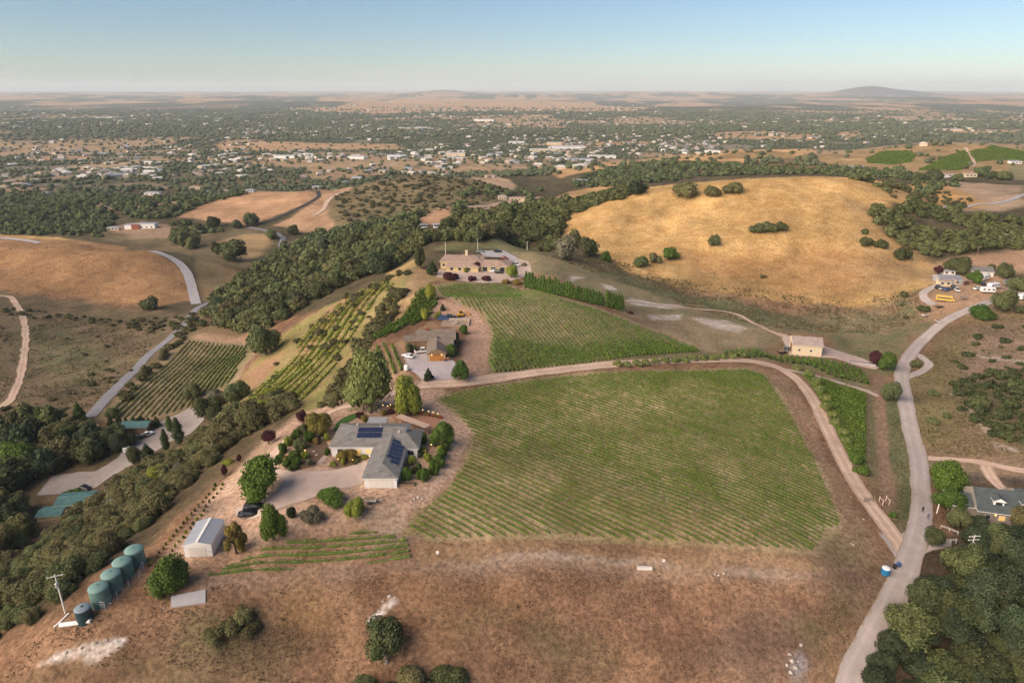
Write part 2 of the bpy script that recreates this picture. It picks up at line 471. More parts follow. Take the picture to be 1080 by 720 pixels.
paint(img(110,240, 150,234, 175,238, 210,250, 140,252), (0.30,0.21,0.14), (0.36,0.25,0.17), 5, 6)
paint(img(188,229, 215,216, 262,203, 330,199, 340,200, 330,214, 300,224, 265,237, 215,232), (0.40,0.24,0.140), (0.46,0.285,0.165), 4, 6)
paint(img(290,238, 330,215, 342,200, 372,198, 365,208, 352,226, 354,244, 330,246, 300,240), (0.41,0.255,0.155), (0.47,0.30,0.18), 4, 6)
paint(img(352,205, 390,193, 430,184, 500,186, 545,197, 520,215, 460,225, 400,240, 358,240, 345,225), (0.155,0.130,0.066), (0.235,0.180,0.098), 5, 14)
paint(img(375,200, 420,186, 445,188, 440,197, 405,200), (0.26,0.19,0.11), (0.18,0.14,0.08), 5, 14, .8)
paint(img(478,184, 500,187, 545,196, 540,200, 505,193), (0.40,0.29,0.18), (0.44,0.31,0.20), 4, 6)
paint(img(440,232, 466,217, 474,219, 478,234, 462,236), (0.42,0.25,0.14), (0.44,0.28,0.16), 3, 6)
paint(img(486,224, 520,214, 570,207, 572,212, 525,218, 500,226), (0.44,0.29,0.20), (0.48,0.35,0.26), 3, 5)
paint(img(575,212, 600,202, 640,194, 672,190, 650,200, 610,207, 585,220), (0.40,0.255,0.115), (0.44,0.29,0.14), 3, 6)
paint(img(575,181, 620,172, 700,166, 770,158, 860,157, 860,165, 780,172, 700,171, 640,177, 590,188), (0.45,0.275,0.125), (0.52,0.33,0.155), 6, 14)
paint(img(745,168, 790,160, 850,160, 835,172), (0.17,0.14,0.075), (0.27,0.19,0.10), 6, 18, .7)
paint(img(850,164, 900,158, 980,150, 1090,152, 1090,186, 1000,186, 930,180, 890,176), (0.37,0.25,0.12), (0.30,0.21,0.11), 6, 14)
# golden hill and the green swale at its foot
paint(img(588,236, 602,226, 640,206, 680,198, 740,192, 790,188, 850,186, 900,187, 940,192, 975,203, 1000,215, 985,240, 988,275, 985,300, 960,315, 900,325, 850,320, 780,312, 720,300, 670,290, 636,270, 600,255), GOLD, GOLD2, 5, 10)
paint(img(636,280, 690,303, 760,318, 850,332, 900,334, 985,308, 990,332, 960,352, 900,364, 840,352, 800,346, 740,326, 690,312, 640,292), SWL, SWL2, 12, 34)
paint(img(680,262, 740,278, 820,288, 900,280, 975,262, 985,296, 900,318, 800,312, 700,298), (0.26,0.185,0.085), (0.34,0.225,0.105), 10, 26, .75)
paint(img(700,262, 780,272, 860,262, 930,262, 950,280, 900,306, 820,306, 740,292), (0.36,0.195,0.085), (0.46,0.27,0.12), 9, 22, .7)
paint(img(900,215, 950,215, 985,250, 985,290, 950,310, 915,300, 900,260), (0.31,0.205,0.105), (0.40,0.27,0.135), 9, 20, .65)  # right flank: browner grass, its shade away from the sun painted in
paint(img(640,282, 690,300, 760,316, 840,338, 800,340, 740,322, 690,310, 640,296), (0.105,0.125,0.060), (0.150,0.150,0.078), 5, 10, .8)
paint(img(530,266, 560,264, 600,275, 650,294, 700,314, 760,330, 815,346, 828,362, 800,372, 740,366, 690,348, 655,328, 600,296, 552,290), (0.195,0.180,0.095), (0.275,0.215,0.130), 6, 12)
paint(img(660,322, 700,330, 760,338, 812,352, 800,366, 745,364, 700,350, 660,332), (0.27,0.20,0.115), (0.33,0.25,0.16), 5, 12, .8)
paint(img(868,352, 900,358, 940,352, 960,345, 958,372, 948,392, 925,398, 900,380, 880,366), (0.140,0.145,0.070), (0.215,0.175,0.095), 3, 8)
for pp in (img(656,316, 668,315, 690,319, 718,322, 720,325, 690,324, 665,321), img(632,298, 645,301, 655,307, 640,305), img(684,332, 720,331, 718,337, 690,338), img(730,335, 765,337, 790,346, 778,351, 750,345), img(600,290, 612,292, 606,297)):
    paint(pp, (0.60,0.54,0.48), (0.45,0.37,0.29), 1.5, 5, .9)
paint(img(985,190, 1080,196, 1080,215, 1010,222, 950,208), (0.36,0.26,0.17), (0.40,0.29,0.20), 6, 10)
paint(img(940,196, 985,192, 1025,205, 1040,215, 1000,222, 960,212), (0.46,0.27,0.11), (0.38,0.24,0.11), 5, 10)
paint(img(985,262, 1090,262, 1090,288, 1030,285, 985,285), (0.38,0.24,0.15), (0.42,0.28,0.18), 6, 10)
paint(img(915,225, 935,213, 985,218, 1080,238, 1090,262, 1030,268, 985,278, 950,258, 930,245), WOOD, WOOD2, 5, 10)
paint(img(978,290, 1030,285, 1080,295, 1080,320, 1040,330, 1000,338, 985,345, 975,330, 985,315), (0.36,0.23,0.14), (0.40,0.27,0.18), 4, 8)
# brush slope on the right
paint(img(955,390, 990,350, 1040,326, 1120,312, 1120,490, 1000,482, 968,470, 957,430), (0.165,0.125,0.068), (0.225,0.160,0.095), 4, 14)
paint(img(985,385, 1030,345, 1120,330, 1120,400, 1000,412, 990,400), (0.27,0.185,0.135), (0.31,0.22,0.165), 8, 20, .9)
paint(img(958,400, 985,370, 1010,350, 1015,390, 1000,430, 1005,470, 975,475, 965,450), (0.170,0.140,0.066), (0.200,0.165,0.080), 5, 12, .85)
paint(img(1005,400, 1120,390, 1120,470, 1075,472, 1040,460, 1010,430), (0.085,0.085,0.045), (0.135,0.110,0.062), 6, 16, .8)
for pp in (img(1016,432, 1024,425, 1030,430, 1024,436), img(1022,440, 1034,446, 1046,455, 1040,458), img(1050,468, 1075,473, 1079,478, 1055,473), img(1003,416, 1010,412, 1012,420), img(1020,372, 1040,374, 1080,380, 1080,383, 1040,378)):
    paint(pp, (0.46,0.39,0.32), (0.38,0.30,0.24), 1, 4, .85)
paint(img(972,480, 1000,482, 1120,486, 1120,512, 1060,506, 1000,500, 985,492), (0.27,0.185,0.125), (0.20,0.155,0.095), 3, 8)
paint(img(1012,500, 1035,500, 1045,512, 1020,514), (0.055,0.05,0.045), (0.09,0.075,0.06), 2, 4)
paint(img(1048,502, 1090,506, 1090,520, 1060,518), (0.055,0.05,0.045), (0.09,0.075,0.06), 2, 4)
paint(img(930,620, 965,580, 1000,560, 1000,505, 1120,512, 1120,760, 900,760, 920,690), (0.080,0.060,0.040), (0.14,0.098,0.066), 2, 5)
paint(img(455,264, 480,255, 520,252, 560,256, 580,268, 545,266, 520,262, 480,264), (0.130,0.140,0.062), (0.185,0.165,0.085), 4, 8)
# the ridge: graded dirt round the houses, vineyard floors
paint(img(200,600, 170,610, 195,560, 240,500, 290,450, 330,428, 390,400, 420,392, 460,405, 482,418, 500,445, 492,482, 468,515, 438,545, 432,570, 330,572, 245,600), (0.42,0.28,0.195), (0.50,0.35,0.25), 2, 6)
paint(img(180,605, 200,585, 245,575, 330,560, 390,548, 430,560, 430,592, 330,604, 225,616, 190,612), (0.27,0.165,0.105), (0.33,0.215,0.14), 3, 8)
paint(img(390,552, 425,535, 440,552, 425,575, 395,575), (0.48,0.38,0.30), (0.36,0.26,0.18), 3, 12, .7)
paint(img(215,608, 330,598, 432,590, 560,580, 700,585, 870,594, 905,590, 905,606, 870,610, 700,604, 560,598, 430,601, 330,610, 225,620), (0.265,0.180,0.130), (0.31,0.215,0.155), 2, 4)
paint(img(440,572, 560,570, 700,578, 860,586, 880,590, 870,600, 700,592, 560,584, 440,590), (0.27,0.175,0.10), (0.34,0.22,0.13), 2, 6)
for pp in (img(450,590, 520,581, 600,580, 700,586, 720,590, 640,589, 560,586, 500,589), img(760,597, 800,600, 850,600, 845,603, 780,603)):
    paint(pp, (0.42,0.34,0.28), (0.36,0.27,0.20), 1, 5, .8)
paint(img(460,422, 470,415, 520,405, 600,395, 690,390, 790,388, 810,395, 835,430, 862,480, 890,545, 890,556, 862,586, 780,580, 600,570, 455,570, 422,562, 440,540, 470,515, 492,480, 497,455, 480,437), (0.270,0.210,0.110), (0.38,0.290,0.170), 1.0, 2)
paint(img(468,418, 560,400, 690,391, 800,390, 820,410, 740,402, 600,408, 490,440), (0.150,0.150,0.062), (0.215,0.185,0.090), 4, 8, .8)
paint(img(690,540, 730,535, 790,558, 830,575, 800,580, 740,570), (0.40,0.28,0.17), (0.33,0.23,0.13), 4, 10, .6)
paint(img(790,386, 830,398, 856,440, 882,500, 928,575, 905,605, 862,598, 890,556, 890,545, 862,480, 835,430, 812,395), (0.30,0.195,0.130), (0.25,0.175,0.105), 1.5, 4)
paint(img(866,560, 890,550, 915,560, 912,595, 870,600, 860,588), (0.20,0.155,0.085), (0.26,0.185,0.115), 3, 8, .8)
paint(img(850,610, 905,602, 930,578, 955,590, 945,625, 915,660, 880,640), (0.215,0.145,0.095), (0.255,0.175,0.115), 3, 8)
paint(img(880,395, 920,410, 955,400, 962,460, 970,540, 962,570, 940,560, 905,500), (0.150,0.135,0.070), (0.195,0.165,0.090), 2, 5)
paint(img(934,420, 954,415, 966,480, 968,540, 962,560, 948,545, 940,490), (0.120,0.130,0.062), (0.165,0.150,0.078), 2, 4)
paint(img(907,500, 935,500, 940,540, 945,555, 925,550), (0.26,0.165,0.105), (0.22,0.15,0.09), 2, 5)
paint_line(img(927,395, 929,430, 932,480, 936,530), 3.2, (0.29,0.19,0.13), (0.25,0.17,0.115), .8, 1.5)
paint(img(840,392, 880,404, 916,413, 917,490, 906,500, 882,460, 858,410), (0.165,0.150,0.070), (0.22,0.18,0.10), 1, 2)
paint(img(740,370, 800,369, 832,374, 872,378, 915,391, 919,408, 880,399, 830,383, 790,378), (0.150,0.150,0.065), (0.20,0.175,0.09), 1, 2)
paint(img(456,302, 480,298, 530,298, 562,304, 600,316, 655,333, 700,350, 740,364, 770,373, 690,380, 600,388, 515,396, 512,375, 518,350, 508,330, 486,322, 466,314), (0.37,0.275,0.185), (0.30,0.225,0.135), 1, 2)
paint(img(514,396, 513,370, 520,350, 560,362, 640,368, 730,366, 770,374, 690,380, 600,388), (0.165,0.155,0.070), (0.235,0.195,0.105), 3, 6, .9)
paint(img(456,302, 480,298, 500,300, 520,330, 528,355, 516,350, 508,330, 486,322), (0.185,0.170,0.078), (0.26,0.21,0.12), 3, 6, .9)
paint(img(482,322, 505,330, 517,350, 513,375, 514,398, 485,402, 484,380, 492,350, 470,335, 450,336, 445,330, 462,316), (0.40,0.265,0.195), (0.36,0.235,0.165), 1.5, 4)
paint(img(385,388, 415,362, 445,346, 455,340, 432,352, 428,378, 438,402, 400,412, 388,405), (0.38,0.255,0.165), (0.34,0.235,0.13), 2, 5)
# the left slope: terraces of grass and bare soil
paint(img(246,430, 258,395, 300,352, 345,322, 400,298, 436,282, 462,290, 452,308, 440,320, 405,350, 385,366, 372,392, 340,430, 300,440, 270,445), (0.210,0.200,0.068), (0.31,0.24,0.11), 3, 9)
for pp in (img(330,348, 345,325, 375,308, 395,303, 390,320, 365,335, 345,350), img(312,368, 335,352, 335,366, 320,372), img(255,398, 285,376, 300,372, 285,395, 265,412)):
    paint(pp, (0.37,0.22,0.14), (0.33,0.205,0.115), 3, 8, .9)
paint(img(436,285, 442,283, 458,290, 452,302, 430,325, 418,343, 404,348, 414,330, 425,308), (0.42,0.285,0.155), (0.38,0.26,0.14), 1.5, 3)
paint(img(410,287, 440,272, 445,278, 432,290, 415,296), (0.38,0.26,0.12), (0.30,0.22,0.10), 2, 5)
# left valley: vineyard floor, drive, bare corner
paint(img(104,440, 172,377, 196,355, 266,360, 268,372, 248,408, 218,420, 202,434, 150,448, 115,448), (0.235,0.180,0.105), (0.31,0.235,0.145), 1, 3)
paint(img(225,365, 262,364, 262,378, 240,406, 210,415, 195,422), (0.150,0.150,0.062), (0.20,0.175,0.085), 3, 5, .9)
paint(img(195,357, 218,350, 268,356, 266,361, 230,360), (0.33,0.22,0.145), (0.30,0.20,0.13), 1.5, 4)
paint(img(-60,440, 60,440, 140,450, 220,425, 330,425, 300,450, 230,505, 150,580, 60,640, -60,700), WOOD, WOOD2, 4, 6, .85)
paint(img(195,325, 240,330, 262,350, 250,356, 205,350), (0.19,0.13,0.08), (0.15,0.115,0.066), 4, 8)
# foreground slope: rusty patches, grey-green patches, the pale rock
for pp, a, b, am in ((img(0,720, 100,690, 200,660, 260,640, 330,650, 300,720, 200,740), (0.135,0.100,0.056), (0.185,0.135,0.075), .7),
    (img(560,610, 700,615, 860,620, 880,650, 820,700, 700,690, 600,650), (0.175,0.100,0.062), (0.235,0.135,0.085), .7),
    (img(420,600, 540,600, 560,640, 480,660, 430,640), (0.265,0.145,0.078), (0.29,0.17,0.095), .6),
    (img(760,640, 830,620, 850,680, 800,720, 740,700), (0.145,0.098,0.072), (0.20,0.135,0.095), .8),
    (img(820,640, 890,630, 900,670, 850,690), (0.135,0.115,0.058), (0.185,0.14,0.080), .7),
    (img(560,660, 620,650, 640,690, 580,710), (0.125,0.115,0.058), (0.18,0.13,0.075), .6),
    (img(230,640, 280,640, 260,680, 215,685), (0.115,0.105,0.050), (0.165,0.13,0.070), .8),
    (img(300,600, 345,602, 340,640, 300,640), (0.30,0.185,0.085), (0.26,0.16,0.08), .7),
    (img(475,630, 530,625, 540,650, 490,655), (0.150,0.130,0.066), (0.20,0.15,0.08), .6)):
    paint(pp, a, b, 4, 14, am)
for pp in (img(35,700, 60,685, 85,676, 118,671, 134,672, 120,685, 105,700, 92,700, 84,690, 62,694), img(402,634, 412,627, 417,628, 408,636), img(388,648, 400,638, 404,640, 392,652)):
    paint(pp, (0.85,0.82,0.80), (0.50,0.42,0.36), .6, 5, 1)
paint(img(826,690, 838,682, 846,694, 844,712, 832,716), (0.27,0.26,0.27), (0.20,0.16,0.13), 1, 4, .8)
# far green vineyard blocks on the right and town clearings
for pp in (img(913,168, 928,160, 960,159, 966,163, 962,171, 940,174, 916,172), img(968,180, 1000,164, 1016,158, 1022,164, 1024,174, 1012,180)):
    paint(pp, (0.095,0.165,0.030), (0.115,0.180,0.036), 2, 3)
paint(img(1022,160, 1040,157, 1095,158, 1095,170, 1050,169, 1030,171), (0.165,0.22,0.042), (0.190,0.24,0.05), 2, 3)
paint(img(1062,176, 1095,174, 1095,190, 1068,190), (0.24,0.22,0.11), (0.26,0.23,0.12), 3, 4)
for pp in (img(226,152, 240,148, 275,147, 274,158, 236,160), img(274,150, 330,151, 420,152, 425,158, 360,158, 300,156), img(230,154, 270,149, 320,150, 330,157, 300,160, 240,160), img(540,153, 590,150, 680,149, 690,152, 600,156), img(745,140, 800,138, 870,142, 860,148, 760,147), img(880,140, 905,138, 912,146, 890,148), img(985,135, 1075,137, 1075,141, 1000,141), img(30,166, 95,164, 95,170, 40,171), img(440,100, 640,112, 690,114, 640,119, 480,118, 350,114), img(290,115, 400,112, 470,118, 400,121)):
    paint(pp, (0.44,0.27,0.15), (0.48,0.32,0.18), 12, 50, .9)
for pp in (img(145,207, 165,204, 205,207, 190,217, 150,216), img(75,215, 120,210, 160,222, 110,224), img(0,200, 30,195, 65,200, 50,210, 20,214)):
    paint(pp, (0.37,0.25,0.17), (0.33,0.23,0.15), 8, 16, .9)
paint(img(0,128, 200,122, 330,128, 480,130, 460,144, 250,144, 0,150), (0.070,0.080,0.055), (0.09,0.09,0.06), 60, 120, .7)

tn = (fbm(GX / 33, GY / 33, 101, 4) - .5)[..., None]
CA *= 1 + tn * .38; CB *= 1 + tn * .30

# ---------------------------------------------------------------- the ground sheet
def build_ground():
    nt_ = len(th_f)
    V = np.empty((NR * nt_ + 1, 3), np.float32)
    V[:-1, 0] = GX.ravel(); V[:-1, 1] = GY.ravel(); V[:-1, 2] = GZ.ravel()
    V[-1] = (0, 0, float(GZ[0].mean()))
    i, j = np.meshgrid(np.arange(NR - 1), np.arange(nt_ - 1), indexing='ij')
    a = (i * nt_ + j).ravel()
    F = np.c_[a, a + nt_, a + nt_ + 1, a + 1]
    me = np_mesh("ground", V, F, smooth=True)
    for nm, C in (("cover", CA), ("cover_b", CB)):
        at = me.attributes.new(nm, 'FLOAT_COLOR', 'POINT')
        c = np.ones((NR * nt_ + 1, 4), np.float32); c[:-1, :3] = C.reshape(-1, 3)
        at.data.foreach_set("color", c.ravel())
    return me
def ground_material():
    m, t, b = new_mat("ground_cover")
    N = t.nodes; L = t.links
    tc = N.new("ShaderNodeTexCoord")
    A = N.new("ShaderNodeAttribute"); A.attribute_name = "cover"
    B = N.new("ShaderNodeAttribute"); B.attribute_name = "cover_b"
    n1 = N.new("ShaderNodeTexNoise"); n1.inputs["Scale"].default_value = 0.11; n1.inputs["Detail"].default_value = 9; n1.inputs["Roughness"].default_value = 0.68
    n1.inputs["Distortion"].default_value = 0.4
    L.new(tc.outputs["Object"], n1.inputs["Vector"])
    r1 = N.new("ShaderNodeMapRange"); r1.interpolation_type = 'SMOOTHSTEP'; r1.inputs[1].default_value = 0.38; r1.inputs[2].default_value = 0.62
    L.new(n1.outputs[0], r1.inputs[0])
    mx = N.new("ShaderNodeMix"); mx.data_type = 'RGBA'
    L.new(r1.outputs[0], mx.inputs[0]); L.new(A.outputs["Color"], mx.inputs[6]); L.new(B.outputs["Color"], mx.inputs[7])
    # tufts and stones: fine light and dark grain
    n2 = N.new("ShaderNodeTexNoise"); n2.inputs["Scale"].default_value = 1.1; n2.inputs["Detail"].default_value = 6; n2.inputs["Roughness"].default_value = 0.75
    L.new(tc.outputs["Object"], n2.inputs["Vector"])
    r2 = N.new("ShaderNodeMapRange"); r2.inputs[1].default_value = 0.32; r2.inputs[2].default_value = 0.68; r2.inputs[3].default_value = 0.45; r2.inputs[4].default_value = 1.52
    L.new(n2.outputs[0], r2.inputs[0])
    n3 = N.new("ShaderNodeTexNoise"); n3.inputs["Scale"].default_value = 0.028; n3.inputs["Detail"].default_value = 5; n3.inputs["Roughness"].default_value = 0.6
    L.new(tc.outputs["Object"], n3.inputs["Vector"])
    r3 = N.new("ShaderNodeMapRange"); r3.inputs[1].default_value = 0.3; r3.inputs[2].default_value = 0.7; r3.inputs[3].default_value = 0.70; r3.inputs[4].default_value = 1.28
    L.new(n3.outputs[0], r3.inputs[0])
    ml = N.new("ShaderNodeMath"); ml.operation = 'MULTIPLY'; L.new(r2.outputs[0], ml.inputs[0]); L.new(r3.outputs[0], ml.inputs[1])
    sc = N.new("ShaderNodeVectorMath"); sc.operation = 'SCALE'; L.new(mx.outputs[2], sc.inputs[0]); L.new(ml.outputs[0], sc.inputs["Scale"])
    # weeds: sparse green-grey flecks
    n4 = N.new("ShaderNodeTexNoise"); n4.inputs["Scale"].default_value = 0.42; n4.inputs["Detail"].default_value = 6; n4.inputs["Roughness"].default_value = 0.7
    L.new(tc.outputs["Object"], n4.inputs["Vector"])
    r4 = N.new("ShaderNodeMapRange"); r4.interpolation_type = 'SMOOTHSTEP'; r4.inputs[1].default_value = 0.56; r4.inputs[2].default_value = 0.70; r4.inputs[4].default_value = 0.45
    L.new(n4.outputs[0], r4.inputs[0])
    tn_ = N.new("ShaderNodeMix"); tn_.data_type = 'RGBA'; tn_.blend_type = 'MULTIPLY'; tn_.inputs[7].default_value = (0.62, 0.80, 0.60, 1)
    L.new(r4.outputs[0], tn_.inputs[0]); L.new(sc.outputs[0], tn_.inputs[6])
    L.new(tn_.outputs[2], b.inputs["Base Color"])
    b.inputs["Roughness"].default_value = 0.95; b.inputs["Specular IOR Level"].default_value = 0.05
    bp = N.new("ShaderNodeBump"); bp.inputs["Strength"].default_value = 0.8; bp.inputs["Distance"].default_value = 0.22
    L.new(n2.outputs[0], bp.inputs["Height"]); L.new(bp.outputs[0], b.inputs["Normal"])
    return m
ground = link_mesh("ground", build_ground(), None, ground_material())
tag(ground, kind="structure")

# ---------------------------------------------------------------- roads: sheets draped on the ground
def smooth_line(q, step):
    q = np.asarray(q, float); out_ = []
    n = len(q)
    for k in range(n - 1):
        p0 = q[max(k - 1, 0)]; p1 = q[k]; p2 = q[k + 1]; p3 = q[min(k + 2, n - 1)]
        m = max(int(np.hypot(*(p2 - p1)) / step), 1)
        for s in range(m):
            t = s / m
            out_.append(.5 * ((2 * p1) + (-p0 + p2) * t + (2 * p0 - 5 * p1 + 4 * p2 - p3) * t * t + (-p0 + 3 * p1 - 3 * p2 + p3) * t ** 3))
    out_.append(q[-1]); return np.array(out_)
def lift(x, y, k=1.0): return 0.07 * k + 0.00042 * np.hypot(x, y) * k
ROADL = []; YARDS = []
def strip(name, seq, width, mat, ragged=.16, k=1.0, w2=None, world=False):
    q = np.asarray(seq, float) if world else PL(seq)
    ROADL.append((q.copy(), width)); d = np.hypot(q[:, 0], q[:, 1]).mean()
    q = smooth_line(q, max(0.9, d / 260))
    t = np.gradient(q, axis=0); t /= np.linalg.norm(t, axis=1)[:, None] + 1e-9
    nrm = np.c_[-t[:, 1], t[:, 0]]
    s = np.r_[0, np.cumsum(np.hypot(*np.diff(q, axis=0).T))]
    nseg = 8
    wl = np.linspace(width, w2 or width, len(q)) / 2
    jl = (fbm(s / 5, s * 0 + 3.3, 7, 4) - .5) * 2 * ragged * 2; jr = (fbm(s / 5, s * 0 + 9.3, 8, 4) - .5) * 2 * ragged * 2
    V = []
    for c in range(nseg + 1):
        f_ = c / nseg
        off = (-wl + jl) * (1 - f_) + (wl + jr) * f_
        V.append(q + nrm * off[:, None])
    V = np.array(V)                                     # (nseg+1, n, 2)
    z = Z(V[..., 0], V[..., 1]) + lift(V[..., 0], V[..., 1], k)
    V = np.concatenate([V, z[..., None]], -1).transpose(1, 0, 2).reshape(-1, 3)
    n = len(q); i, j = np.meshgrid(np.arange(n - 1), np.arange(nseg), indexing='ij')
    a = (i * (nseg + 1) + j).ravel()
    F = np.c_[a, a + 1, a + nseg + 2, a + nseg + 1]
    if True:
        o = link_mesh(name, np_mesh(name, V, F, np.tile(np.linspace(0, 1, nseg + 1), n), smooth=True), None, mat)
        return tag(o, kind="structure")
def drape(name, poly, mat, k=1.0, step=None, world=False, ragged=.3):
    q = np.asarray(poly, float) if world else PL(poly)
    YARDS.append(q.copy()); d = np.hypot(q[:, 0], q[:, 1]).mean(); step = step or max(1.0, d / 200)
    n = len(q); edge = []
    for a in range(n):
        p, r = q[a], q[(a + 1) % n]; m = max(int(np.hypot(*(r - p)) / step), 1)
        for s_ in range(m): edge.append(p + (r - p) * s_ / m)
    edge = np.array(edge)
    edge = edge + np.c_[fbm(edge[:, 0] / 4, edge[:, 1] / 4, 5, 3) - .5, fbm(edge[:, 0] / 4, edge[:, 1] / 4, 6, 3) - .5] * 2 * ragged * 2
    x0, y0 = edge.min(0); x1, y1 = edge.max(0)
    gx, gy = np.meshgrid(np.arange(x0, x1, step), np.arange(y0, y1, step)); gx = gx.ravel(); gy = gy.ravel()
    ok = in_poly(edge, gx, gy) & (poly_dist(edge, gx, gy) > step * .6)
    pts_ = [Vector(p) for p in edge] + [Vector((a, b)) for a, b in zip(gx[ok], gy[ok])]
    m = len(edge)
    vo, eo, fo, _, _, _ = delaunay_2d_cdt(pts_, [(a, (a + 1) % m) for a in range(m)], [list(range(m))], 1, 1e-4)
    xy = np.array([tuple(v) for v in vo]); z = Z(xy[:, 0], xy[:, 1]) + lift(xy[:, 0], xy[:, 1], k)
    me = bpy.data.meshes.new(name)
    me.from_pydata([(a, b, c) for (a, b), c in zip(xy, z)], [], [f_ for f_ in fo])
    me.polygons.foreach_set("use_smooth", np.ones(len(me.polygons), bool)); me.update()
    dd = poly_dist(edge, xy[:, 0], xy[:, 1]); ta = me.attributes.new("tint", 'FLOAT', 'POINT'); ta.data.foreach_set("value", (.5 - .5 * np.exp(-dd / 1.2)).astype(np.float32))
    # face up
    if len(me.polygons) and me.polygons[0].normal.z < 0: me.flip_normals()
    return tag(link_mesh(name, me, None, mat), kind="structure")

def road_mat(name, col, edge, track=.18, var=.18, scale=.5):
    """tint = place across the road (0..1): paler wheel tracks, broken soil-coloured edges"""
    m, t, b = new_mat(name); N = t.nodes; L = t.links
    at = N.new("ShaderNodeAttribute"); at.attribute_name = "tint"; tc = N.new("ShaderNodeTexCoord")
    nz = N.new("ShaderNodeTexNoise"); nz.inputs["Scale"].default_value = scale; nz.inputs["Detail"].default_value = 8; nz.inputs["Roughness"].default_value = .7; L.new(tc.outputs["Object"], nz.inputs["Vector"])
    n2 = N.new("ShaderNodeTexNoise"); n2.inputs["Scale"].default_value = .09; n2.inputs["Detail"].default_value = 5; L.new(tc.outputs["Object"], n2.inputs["Vector"])
    def math_(op, a, b_=None):
        q = N.new("ShaderNodeMath"); q.operation = op
        for i, v_ in enumerate((a, b_)):
            if v_ is None: continue
            if isinstance(v_, (int, float)): q.inputs[i].default_value = v_
            else: L.new(v_, q.inputs[i])
        return q.outputs[0]
    off = math_('ABSOLUTE', math_('SUBTRACT', at.outputs["Fac"], .5))          # 0 centre .. .5 edge
    tr = math_('SUBTRACT', 1.0, math_('MINIMUM', math_('MULTIPLY', math_('ABSOLUTE', math_('SUBTRACT', off, .22)), 8.0), 1.0))
    tr = math_('MULTIPLY', tr, math_('MULTIPLY', n2.outputs[0], track * 1.8))
    mr = N.new("ShaderNodeMapRange"); mr.inputs[1].default_value = .28; mr.inputs[2].default_value = .72; mr.inputs[3].default_value = 1 - var; mr.inputs[4].default_value = 1 + var; L.new(nz.outputs[0], mr.inputs[0])
    m2 = N.new("ShaderNodeMapRange"); m2.inputs[1].default_value = .3; m2.inputs[2].default_value = .7; m2.inputs[3].default_value = .88; m2.inputs[4].default_value = 1.1; L.new(n2.outputs[0], m2.inputs[0])
    k = math_('MULTIPLY', math_('MULTIPLY', mr.outputs[0], m2.outputs[0]), math_('ADD', tr, 1 - track * .45))
    sc = N.new("ShaderNodeVectorMath"); sc.operation = 'SCALE'; sc.inputs[0].default_value = col; L.new(k, sc.inputs["Scale"])
    e = math_('ADD', off, math_('MULTIPLY', math_('SUBTRACT', nz.outputs[0], .5), .42))
    er = N.new("ShaderNodeMapRange"); er.interpolation_type = 'SMOOTHSTEP'; er.inputs[1].default_value = .40; er.inputs[2].default_value = .52; L.new(e, er.inputs[0])
    mx = N.new("ShaderNodeMix"); mx.data_type = 'RGBA'; mx.inputs[7].default_value = (*edge, 1); L.new(er.outputs[0], mx.inputs[0]); L.new(sc.outputs[0], mx.inputs[6])
    L.new(mx.outputs[2], b.inputs["Base Color"]); b.inputs["Roughness"].default_value = .95; b.inputs["Specular IOR Level"].default_value = .05
    bp = N.new("ShaderNodeBump"); bp.inputs["Strength"].default_value = .5; bp.inputs["Distance"].default_value = .06; L.new(nz.outputs[0], bp.inputs["Height"]); L.new(bp.outputs[0], b.inputs["Normal"])
    return m
M_DIRT = road_mat("packed_dirt", (0.56, 0.415, 0.315), (0.30, 0.20, 0.13), .26)
M_GREY = road_mat("worn_chipseal", (0.43, 0.375, 0.345), (0.30, 0.225, 0.16), .14, .12)
M_DRIVE = road_mat("shaded_gravel", (0.30, 0.265, 0.245), (0.16, 0.125, 0.085), .1, .16)  # gravel darkened: the valley drive's shade is put into its colour
M_GRAV = road_mat("gravel", (0.50, 0.395, 0.335), (0.38, 0.26, 0.18), .1, .14)
M_GRAV2 = road_mat("pale_gravel", (0.46, 0.415, 0.42), (0.36, 0.26, 0.19), .1, .14)
M_CONC = solid("concrete", (0.40, 0.385, 0.39), .9, var=.10, scale=.3, spec=.1)
M_ASPH = solid("asphalt", (0.23, 0.23, 0.25), .9, var=.15, scale=.3, spec=.1)
M_BLACKTOP = solid("new_asphalt", (0.055, 0.055, 0.06), .9, var=.15, scale=.3, spec=.1)
M_PINK = solid("pink_concrete", (0.42, 0.32, 0.27), .9, var=.08, scale=.8, spec=.1)

MAIN = img(880,790, 893,735, 899,715, 907,697, 928,657, 944,626, 953,606, 961,585, 968,562, 972,540, 971,512, 968,482, 961,455, 956,430, 953,410, 951,396, 957,379, 969,363, 985,348, 1004,335, 1030,324, 1060,314, 1100,305)
strip("road", MAIN, 5.0, M_GREY, .16, 1.0)
drape("junction", img(925,560, 942,566, 960,560, 970,560, 981,566, 1004,569, 1004,577, 984,580, 972,588, 960,600, 948,622, 944,600, 946,590), M_GREY, .8)
drape("junction", img(950,399, 953,386, 955,377, 964,370, 971,374, 963,381, 960,390, 958,399), M_GREY, .85)
strip("road", img(955,374, 966,374, 976,380, 979,385, 972,392, 962,396, 953,400), 3.2, M_GREY, .3, .9)
DIRT = img(444,406, 462,405, 482,404, 510,400.5, 540,396.5, 570,392.5, 600,389, 640,385, 680,382, 720,380.5, 760,380, 790,381, 812,385, 832,394, 848,408, 860,426, 870,447, 882,472, 895,497, 908,518, 922,538, 936,556, 948,572, 953,584)
strip("dirt_road", DIRT, 4.6, M_DIRT, .16, .9)
